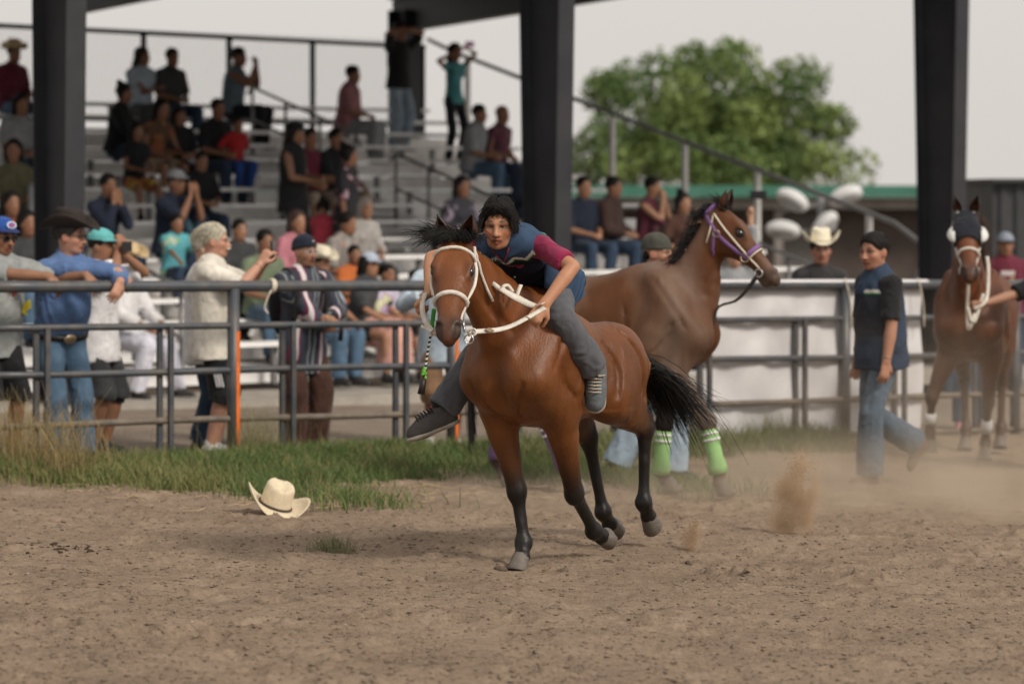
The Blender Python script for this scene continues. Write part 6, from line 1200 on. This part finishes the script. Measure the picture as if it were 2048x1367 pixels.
v, f, _ = strands(Pp, .0034, .0012); link('hair_locks', mesh('hair_locks', v, f), hair_mat(DKHAIR), r_, False)
# trainers
SG = M('trainer_suede', (.105, .12, .13), .8, .2, 20, .3, 60); SD = M('trainer_dark', (.05, .045, .043), .8, .2, 20, .3, 60); SOLE = M('trainer_sole', (.30, .27, .23), .7, .2, 20); LACE = M('lace', (.42, .36, .28), .8, .1); LACEB = M('lace_black', (.02, .018, .018), .8, .1); REDT = M('red_tab', (.5, .03, .05), .6, 0)
for s, yaw_, pit, m_, lc in ((1, .35, 1.2, SG, LACE), (-1, -1.05, .35, SD, LACEB)):
    an = d['Lg'][s][2]; Rf = rz(yaw_) @ ry(pit); L2 = lambda x, y, z: an + Rf @ V(x, y, z); S = Solid(.0075)
    S.chain([L2(-.035, 0, -.035), L2(.03, 0, -.035), L2(.095, 0, -.045), L2(.155, 0, -.058)], [.048, .056, .060, .044], k=.03, n=8); S.chain([L2(-.015, 0, .035), L2(0, 0, -.03)], [.04, .05], k=.03, clip=[(L2(0, 0, .03), Rf @ V(0, 0, 1))]); S.chain([L2(-.035, 0, -.06), L2(.15, .0, -.066)], [.042, .048], k=.02, w=Rf @ V(0, 0, 1), fw=.5); sh = S.build('shoe', m_, r_)
    S = Solid(.0075); S.chain([L2(-.04, 0, -.078), L2(.06, 0, -.08), L2(.155, 0, -.08)], [.050, .056, .058], k=.01, w=Rf @ V(0, 0, 1), fw=.34); S.build('sole', SOLE, sh)
    mb = MB()
    for i in range(6):
        x = .03 + .017 * i; z = .026 - .004 * i; mb.tube(spline([L2(x, -.036, z - .010), L2(x + .012, 0, z + .016), L2(x + .004, .036, z - .010)], 7), .0042, 5)
    for q in (1, -1): mb.tube(spline([L2(.03, 0, .028), L2(.045, q * .03, .04), L2(.03, q * .055, .015), L2(.045, q * .02, .025)], 10), .0038, 5)
    mb.build('laces', lc, sh, True); MB().box(L2(.03, 0, .038), (.03, .018, .006), Rf).build('tongue_tab', REDT, sh); MB().tube([L2(-.01, 0, .07), L2(-.012, 0, .02)], [.036, .04], 12).build('sock', BLACK, r_, True)
# quirt hanging from the right hand
w0, w1, w2, w3 = L1(864, 655, -.30), L1(856, 700, -.32), L1(850, 742, -.33), L1(842, 788, -.34); wh = empty('riding_whip', O1, YAW1, 'black and white braided whip with green knot hanging from the hand', 'whip'); CW = stripes('braid', [(0, (.02, .02, .02)), (.5, (.6, .6, .58))], 46, (0, 1.2, 0)); GRN = M('lime_tape', (.13, .5, .05), .6, .15, 30)
MB().tube(spline([L1(868, 618, -.28), L1(866, 635, -.29), w0], 6), .012, 8).build('wrist_loop', M('green_cord', (.05, .3, .05), .7), wh, True); MB().tube(spline([w0, w1, w2], 14), .0065, 8).build('lash', CW, wh, True); S = Solid(.006); 
for i in range(9): S.ell(lerp(w2, w3, -.08 + .03 * i) + np.random.RandomState(i).normal(size=3) * .007, (.009, .009, .009), k=.003)
S.build('knot', GRN, wh); MB().tube([lerp(w2, w3, .15), lerp(w2, w3, .35), lerp(w2, w3, .4), w3], [.007, .008, .015, .02], 10).build('handle', LEATHER, wh, True)
# ------------------------------------------------------------------ the second and third horse
Y2 = math.radians(-14); O2 = V(.69, 20.05, 0); O2[2] = float(gfar(O2[0], O2[1]))
CO2 = [(.095, .033, .011), (.016, .011, .009), (.05, .032, .024)]
SP2 = dict(ks=1.06, vox=.015, cols=CO2, mat=COAT_DUSTY, poll=(.71, 0, 1.88), head=(math.radians(-4), math.radians(47), 0), nbow=(-.03, 0, -.03), nend=.94, earf=.1, hs=.93, nr=.78, ws=.95, crease=.25,
    front=dict(R=((.40, -.17, .80), (.66, -.15, .50), (.735, -.15, .19), (.74, -.15, .10), (.25, 0, -1), (1, 0, .25)), L=((.33, .16, .84), (.31, .15, .46), (.28, .15, .15), (.32, .15, .08), (.35, 0, -1), (1, 0, .3))),
    hind=dict(R=((-.36, -.18, .92), (-.50, -.15, .60), (-.30, -.13, .17), (-.25, -.13, .085), (.4, 0, -1), (1, 0, .3)), L=((-.42, .18, .92), (-.80, .15, .60), (-.85, .14, .20), (-.81, .14, .10), (.4, 0, -1), (1, 0, .3))))
H2, S2, R2, LW2 = horse('horse', O2, Y2, 'dusty bay horse with purple halter and green leg wraps standing side-on', SP2)
mane(H2, S2, LW2(-.03, 0, .05), V(.36, 0, 1.5), 420, 5, lambda t, r: unit(V(-.75, -.15 + .2 * r.normal(), .25 + .2 * r.normal())), .13, droop=.7, r0=.006)
rr = np.random.RandomState(9); P = []
for i in range(150):
    b = LW2(-.03 + .07 * rr.rand(), rr.normal() * .03, .05); dr = unit(V(-.5 + .4 * rr.normal(), .3 * rr.normal(), .8)); L = .04 + .08 * rr.rand(); P.append([b + dr * L * t for t in np.linspace(0, 1, 4)])
v, f, _ = strands(P, .005, .001); link('forelock', mesh('forelock', v, f), HAIRBLK, H2, False)
P = []
for i in range(160): k = rr.normal(size=3); b = V(-.83, k[1] * .03, 1.22); P.append([b + V(-.1 * t - .05, .02 * k[1] * t, -.85 * t + .05 * k[0] * t) + V(-.06 * math.sin(3 * t), 0, 0) for t in np.linspace(0, 1, 6)])
v, f, _ = strands(P, .006, .002); link('tail', mesh('tail', v, f), HAIRBLK, H2, False)
def wrap(parent, a, b, r, mat, stripe=None):
    o = MB().tube([lerp(a, b, t) for t in (0, .25, .6, .85, 1)], [r, r * .95, r * .95, r * 1.2, r * 1.12], 14).build('leg_wrap', mat, parent, True)
    if stripe:
        for t in (.06, .2): MB().tube([lerp(a, b, t), lerp(a, b, t + .055)], r * 1.06, 14).build('wrap_stripe', stripe, o, True)
LIME = M('lime_wrap', (.25, .43, .17), .8, .12, 14, .3, 60); PURP = M('purple_wrap', (.17, .10, .22), .8, .15, 14, .3, 60); WHT = M('white_trim', (.62, .62, .6), .7, .08)
f2 = SP2['front']; h2 = SP2['hind']; V_ = lambda q: np.asarray(q, float)
wrap(H2, lerp(V_(f2['R'][1]), V_(f2['R'][2]), .15), V_(f2['R'][2]) - V(0, 0, .03), .055, LIME, WHT); wrap(H2, lerp(V_(f2['L'][1]), V_(f2['L'][2]), .15), V_(f2['L'][2]) - V(0, 0, .03), .055, LIME, WHT)
wrap(H2, lerp(V_(h2['R'][1]), V_(h2['R'][2]), .3), V_(h2['R'][2]), .058, PURP, WHT); wrap(H2, lerp(V_(h2['L'][1]), V_(h2['L'][2]), .3), V_(h2['L'][2]), .058, PURP, WHT)
# purple halter under a white bridle
HAL = M('purple_webbing', (.20, .10, .27), .7, .12, 20); b2 = empty('halter', O2, Y2, 'purple halter on the side-on horse', 'halter')
for nm, pts, inn, n in (('crown_strap', arc(-.055, .17, -1.9, 1.9, -.03), lambda t: (-.05, 0, -.05), 16), ('noseband', arc(.35, .15, -2.2, 2.2, -.04), lambda t: (.35, 0, -.035), 18)): P, N = band(S2, LW2, pts, inn, .02, .004, n); strap(mb := MB(), P, .028, .006, N); mb.build(nm, HAL, b2, True)
for s in (1, -1):
    P, N = band(S2, LW2, [(-.05, s * .16, -.08), (.1, s * .2, -.11), (.24, s * .18, -.09), (.35, s * .16, -.07)], lambda t: (-.05 + .4 * t, 0, -.06), .02, .004, 12); strap(mb := MB(), P, .026, .006, N); mb.build('cheek_strap', HAL, b2, True); ring(mb := MB(), P[-1] + N[-1] * .01, N[-1], .028, .006); mb.build('ring', BRASS, b2, True); ring(mb := MB(), P[4] + N[4] * .01, N[4], .024, .005); mb.build('ring', BRASS, b2, True)
    P, N = band(S2, LW2, [(.08, s * .2, -.1), (.12, s * .17, -.2), (.2, s * .1, -.28)], lambda t: (.08 + .1 * t, 0, -.06), .02, .004, 10); strap(mb := MB(), P, .024, .006, N); mb.build('throat_strap', HAL, b2, True)
b3 = bridle('bridle', O2, Y2, S2, LW2, 'cream leather bridle with dark reins on the side-on horse', M('cream_leather', (.62, .55, .44), .6, .1, 20), brow=False, fat=.006)
hand2 = V(.70, -.05, 1.24); ringR2 = LW2(.49, -.07, -.07); LEA = M('dark_rein', (.03, .026, .024), .6, .2)
for k in (0, 1): MB().tube(spline([ringR2 + V(0, .12 * k, 0), lerp(ringR2, hand2, .5) + V(0, .03 + .05 * k, -.05), hand2, hand2 + V(-.03, 0, -.25)], 14), .009, 6).build('rein', LEA, b3, True)
# third horse
Y3 = math.radians(-104); O3 = V(3.72, 24.0, 0); O3[2] = float(gfar(O3[0], O3[1]))
CO3 = [(.105, .032, .010), (.05, .022, .012), (.075, .042, .03)]
SP3 = dict(crease=.5, ks=1.06, vox=.017, cols=CO3, poll=(.80, .0, 1.93), head=(math.radians(10), math.radians(44), 0), nbow=(0, 0, .01), earf=.25, hs=1.0,
    front=dict(R=((.36, -.17, .86), (.44, -.30, .50), (.38, -.32, .22), (.35, -.32, .15), (.0, 0, -1), (1, 0, 0)), L=((.34, .16, .84), (.28, .13, .46), (.2, .10, .13), (.24, .10, .075), (.35, 0, -1), (1, 0, .3))),
    hind=dict(R=((-.36, -.18, .92), (-.7, -.15, .60), (-.62, -.13, .17), (-.57, -.13, .085), (.4, 0, -1), (1, 0, .3)), L=((-.40, .18, .92), (-.80, .15, .60), (-.8, .14, .18), (-.75, .14, .09), (.4, 0, -1), (1, 0, .3))))
H3, S3, R3, LW3 = horse('horse', O3, Y3, 'chestnut horse in dark blinker hood walking towards the camera at right', SP3)
mane(H3, S3, LW3(-.03, 0, .05), V(.36, 0, 1.48), 300, 6, lambda t, r: unit(V(-.3, .6 + .2 * r.normal(), .1)), .16, mat=M('chestnut_mane', (.05, .022, .012), .5, .2), droop=.8, r0=.006)
HOOD = cloth('hood_navy', (.014, .015, .022)); b4 = empty('blinker_hood', O3, Y3, 'dark blinker hood with white eye cups on the third horse', 'hood'); n, m = 15, 12; vs = []
for i in range(n):
    x = -.03 + .30 * i / (n - 1); st = []; aim = []
    for j in range(m): a = -1.9 + 3.8 * j / (m - 1); wv = 1 if x < .2 else 1; st.append(LW3(x + (.05 * abs(math.sin(a)) * (i / (n - 1))), .22 * math.sin(a), -.03 + .22 * math.cos(a))); aim.append(LW3(x, 0, -.035))
    P, N = onto(S3, st, aim, .006); vs.append(P)
f = [(i * m + j, i * m + j + 1, (i + 1) * m + j + 1, (i + 1) * m + j) for i in range(n - 1) for j in range(m - 1) if not (8 <= i <= 10 and j in (1, 2, 8, 9))]
o = link('hood', mesh('hood', np.concatenate(vs), f), HOOD, b4); o.modifiers.new('t', 'SOLIDIFY').thickness = .004
for s in (1, -1):
    vv = []; 
    for i in range(9):
        for j in range(7): a = math.pi * i / 8; b_ = (j / 6 - .0) * 1.35; vv.append(LW3(.215 - .075 * math.cos(a), s * (.095 + .055 * math.sin(a) * math.sin(b_)), .03 + .055 * math.sin(a) * (math.cos(b_) - .35)))
    o = link('eye_cup', mesh('eye_cup', vv, [(i * 7 + j, i * 7 + j + 1, (i + 1) * 7 + j + 1, (i + 1) * 7 + j) for i in range(8) for j in range(6)]), WHT, b4); o.modifiers.new('t', 'SOLIDIFY').thickness = .004
    MB().sphere(LW3(.0, s * .06, .045), (.02, .02, .01), 5).build('ear_patch', WHT, b4, True)
b5 = bridle('bridle', O3, Y3, S3, LW3, 'white bridle and lead strap on the hooded horse', WEB, brow=False, fat=.012)
hand3 = V(.98, .03, 1.24); rq = LW3(.5, .0, -.12)
for pts in ([rq, lerp(rq, hand3, .6), hand3, hand3 + V(0, .01, -.18), hand3 + V(0, .06, -.05)], [hand3 + V(0, .05, -.02), hand3 + V(-.05, .14, .05), V(.72, .17, 1.5), V(.62, .15, 1.62)], [hand3, hand3 + V(0, .05, -.12), hand3 + V(-.05, .12, .1)]): strap(mb := MB(), spline(pts, 16), .026, .004, (1, .2, .1)); mb.build('lead_strap', WEB, b5, True)
for q in ('R', 'L'): a, c = V_(SP3['front'][q][1]), V_(SP3['front'][q][2]); MB().tube([lerp(a, c, .45), lerp(a, c, .75)], .047, 12).build('leg_band', WHT, H3, True)
# ------------------------------------------------------------------ handlers on foot
def arena(px, D, H, label, yaw, **k): x = (px - 1024) / FPX * D; return person(label, (x, D, float(gfar(x, D))), math.radians(yaw), H, group='handlers on foot in the arena', **k)
VESTM = M('handler_vest', attr=True, rough=.85, var=.15, vs=8, bump=.4, bs=12, spec=.2)
r_, d = arena(1762, 21.3, 1.79, 'man in dark vest and jeans walking through the dust', 204, vox=.0095, skin=(.36, .18, .115), build=1.12, hyaw=.34, hpitch=.04, jaw=1.1, stubble=.14, lean=.04, top=(BLACK, .46, .02, .015), topname='tee', bottom=(cloth('faded_jeans', (.085, .115, .15)), 1, .012, .02), shoes=M('work_boot', (.10, .06, .035), .8, .2, 12),
    lh=(.12, .26, .80), le=(-.6, .7, -.4), rh=(.02, -.3, .85), lf=(.14, .08, .075), rf=(-.36, -.1, .26), rfp=.95, rk=(1, -.1, .2), hair=('short', DKHAIR), hs=1.03)
S = Solid(.011); P, NB, up_, fw, lf_, ch = d['P'], d['NB'], d['up'], d['fw'], d['lf'], d['chest']
S.chain([P - up_ * .17, P + up_ * .16, ch, NB - up_ * .06], [.235, .215, .205, .15], k=.04, w=fw, fw=.80, n=8, clip=[(P - up_ * .13, -up_)]); S.chain([NB - up_ * .03 + lf_ * .1, NB - up_ * .03, NB - up_ * .03 - lf_ * .1], [.068, .08, .068], k=.03); S.chain([d['hd'] + V(-.02, 0, -.08), NB], [.075, .088], k=.02, clip=[(NB + up_ * .06, up_ + fw * .5)])
def vc2(v, c):
    w = (v - NB) @ -up_; y = (v - NB) @ lf_; fr = (v - NB) @ fw; c = np.tile(V(.032, .05, .085), (len(v), 1)); c[(fr > .03) & (w > .12)] = (.02, .023, .032); c[(w > .42)] = (.03, .045, .075); b_ = (fr > .02) & (w > .09) & (w < .115) & (y > .05); c[b_] = (.55, .53, .5); c[(fr > .02) & (w >= .115) & (w < .13) & (y > .05)] = (.02, .15, .04); return c
S.build('vest', VESTM, r_, 1, (.05, .08, .13), colfn=vc2, disp=fold(.008, 9))
mb = MB(); mb.tube([NB + lf_ * .05 * math.cos(t) * 1.1 + fw * (.07 + .05 * abs(math.sin(t))) + up_ * (-.02 - .09 * math.sin(t)) for t in np.linspace(0, math.pi, 12)], .005, 6); mb.build('bead_necklace', M('beads', (.2, .35, .33), .4, .5, 120), r_, True); mb = MB(); w = d['A'][1][2]; ring(mb, w - unit(w - d['A'][1][1]) * .03, w - d['A'][1][1], .034, .004); mb.build('bracelet', BRASS, r_, True)
h2w = V(*O2) + rz(Y2) @ hand2
r_, d = arena(1306, 21.15, 1.74, 'man in olive beanie and blue shirt holding the side-on horse', 8, vox=.0105, skin=(.36, .185, .12), hyaw=-.55, rh=rz(-math.radians(8)) @ (h2w - V((1306 - 1024) / FPX * 21.15, 21.15, float(gfar(1.03, 21.15)))) - V(.05, 0, 0), re=(-.2, -.6, -.8), rcurl=1.1, rfd=(1, .1, 0), rpn=(0, .3, -1), top=(cloth('shirt_blue', (.05, .10, .2)), .9, .1, .02), bottom=(LJEANS, 1, .02, .03), shoes=SHOE, hair=None, lf=(-.25, .1, .1), rf=(.12, -.1, .075))
hat_beanie(r_, d['hd'], d['R'], d['q'], cloth('beanie_olive', (.055, .055, .045)), .0); S = Solid(.01); S.ell(d['Lh'](-.06, 0, -.01), V(.05, .075, .05), d['R'], k=.01); S.build('hair', hair_mat(DKHAIR), r_)
h3w = V(*O3) + rz(Y3) @ hand3; px3 = 2112; D3 = h3w[1] + .05; x3 = (px3 - 1024) / FPX * D3
r_, d = arena(px3, D3, 1.80, 'person in black sleeves leading the hooded horse with outstretched arm', 180, vox=.0105, skin=(.34, .18, .115), rh=rz(-math.pi) @ (h3w - V(x3, D3, float(gfar(x3, D3)))) + V(-.06, 0, 0), re=(0, -.4, -1), rcurl=1.25, rfd=(1, 0, 0), rpn=(0, .2, -1), twist=.3, top=(BLACK, .5, .1, .02), bottom=(DJEANS, 1, .02), shoes=SHOE)
# straw hat lying at the edge of the grass
hp = at(556, 1022, 18.05); hb = empty('straw_hat', (hp[0], hp[1], float(churn(np.array([[hp[0]]]), np.array([[hp[1]]]))[0, 0])), 0, 'cream straw cowboy hat lying in the dirt by the grass', 'hat')
hh = hat_cowboy(hb, (0, 0, .075), ry(.32) @ rx(.12) @ rz(-1.35), 1.12, M('woven_straw', (.66, .56, .40), .75, .12, 30, .4, 160), M('dark_band', (.06, .045, .035), .7), 1.25, .085, .135, base=-.055)
zmin = min(v.co.z for c_ in hh.children for v in c_.data.vertices)
for ch_ in list(hh.children): ch_.parent = hb
hb.location.z -= zmin + .012
bpy.data.objects.remove(hh)
# ------------------------------------------------------------------ dust thrown up by the hooves
def dust(name, c, rad, dens, label, nscale=2.0, thr=.42, R=None, seed=0.0, soft=1.0, col=(.84, .72, .58), group=None):
    v, f = sphere_geo(12); o = link(name, mesh(name, v, f)); o.location = c; o.scale = rad
    if R is not None: o.rotation_euler = R
    tag(o, label, 'dust', kind='stuff'); m = bpy.data.materials.new(name); m.use_nodes = True; N = m.node_tree.nodes; L = m.node_tree.links; N.clear(); out = N.new('ShaderNodeOutputMaterial'); pv = N.new('ShaderNodeVolumePrincipled'); pv.inputs['Color'].default_value = (*col, 1); pv.inputs['Anisotropy'].default_value = .25
    tc = N.new('ShaderNodeTexCoord'); ln = N.new('ShaderNodeVectorMath'); ln.operation = 'LENGTH'; L.new(tc.outputs['Object'], ln.inputs[0]); fo = N.new('ShaderNodeMapRange'); fo.interpolation_type = 'SMOOTHERSTEP'; fo.inputs[1].default_value = .98; fo.inputs[2].default_value = .1 * soft; fo.inputs[3].default_value = 0; fo.inputs[4].default_value = 1; L.new(ln.outputs['Value'], fo.inputs[0])
    mp = N.new('ShaderNodeMapping'); mp.inputs['Location'].default_value = (seed, seed * .7, 0); mp.inputs['Scale'].default_value = [nscale * r / max(rad) for r in rad]; L.new(tc.outputs['Object'], mp.inputs[0]); ns = N.new('ShaderNodeTexNoise'); ns.inputs['Scale'].default_value = 1.0; ns.inputs['Detail'].default_value = 5; ns.inputs['Roughness'].default_value = .6; L.new(mp.outputs[0], ns.inputs['Vector'])
    nr = N.new('ShaderNodeMapRange'); nr.inputs[1].default_value = thr; nr.inputs[2].default_value = thr + .22; nr.inputs[3].default_value = .06; nr.inputs[4].default_value = 1; L.new(ns.outputs[0], nr.inputs[0]); mu = N.new('ShaderNodeMath'); mu.operation = 'MULTIPLY'; L.new(fo.outputs[0], mu.inputs[0]); L.new(nr.outputs[0], mu.inputs[1]); m2 = N.new('ShaderNodeMath'); m2.operation = 'MULTIPLY'; m2.inputs[1].default_value = dens; L.new(mu.outputs[0], m2.inputs[0]); L.new(m2.outputs[0], pv.inputs['Density']); L.new(pv.outputs[0], out.inputs['Volume']); o.data.materials.append(m); return o
dust('dust_cloud', at(1840, 985, 19.6), (2.9, 2.2, .48), 1.5, 'broad low cloud of tan dust drifting over the right of the arena', 4.5, .40, seed=3)
dust('dust_cloud', at(1830, 800, 21.4), (2.1, 1.5, .95), .36, 'thin dust haze around the walking man and the hooded horse', 3, .40, seed=8)
dust('dust_cloud', at(1180, 985, 18.6), (1.7, 1.2, .22), .7, 'thin dust low behind the galloping horse', 4, .42, seed=5)
dust('dust_plume', at(1590, 1003, 17.6), (.20, .16, .42), 40, 'tall narrow plume of kicked-up dirt behind the galloping horse', 3.4, .40, (0, .22, 0), 1, col=(.78, .58, .40))
dust('dust_plume', at(1384, 1075, 16.6), (.08, .08, .13), 34, 'small puff of kicked-up dirt near the hind hooves', 3, .38, (0, .35, 0), 2, col=(.74, .54, .37))
def spray(n, c, ax, w, h, seed, label):
    r = np.random.RandomState(seed); t = r.rand(n) ** .8; k = r.normal(size=(n, 3)) * V(w, w, .02); p = np.asarray(c) + np.outer(t, ax) * h + k * (1.0 - .45 * t[:, None]); s = (.001 + .005 * r.rand(n) ** 5)[:, None, None]; v0 = np.array([(1, 0, 0), (-.5, .87, 0), (-.5, -.87, 0), (0, 0, 1.2)]); A = v0[None] * s * (.6 + .8 * r.rand(n, 4, 1)); q = p[:, None] + A; f = np.array([(0, 1, 2), (0, 3, 1), (1, 3, 2), (2, 3, 0)])
    tag(link('dirt_spray', mesh('dirt_spray', q.reshape(-1, 3), (f[None] + 4 * np.arange(n)[:, None, None]).reshape(-1, 3)), M('flying_dirt', (.33, .225, .14), .95, .2, 20), None, False), label, 'dirt', kind='stuff')
spray(2600, at(1575, 1098, 17.6), V(.14, 0, 1), .075, .56, 3, 'flying grains of dirt in the tall plume'); spray(1100, at(1375, 1105, 16.6), V(.25, 0, 1), .035, .19, 4, 'flying grains of dirt in the small puff'); spray(260, at(1160, 1130, 15.9), V(-.6, 0, .5), .10, .12, 5, 'grains of dirt under the lifted hooves')
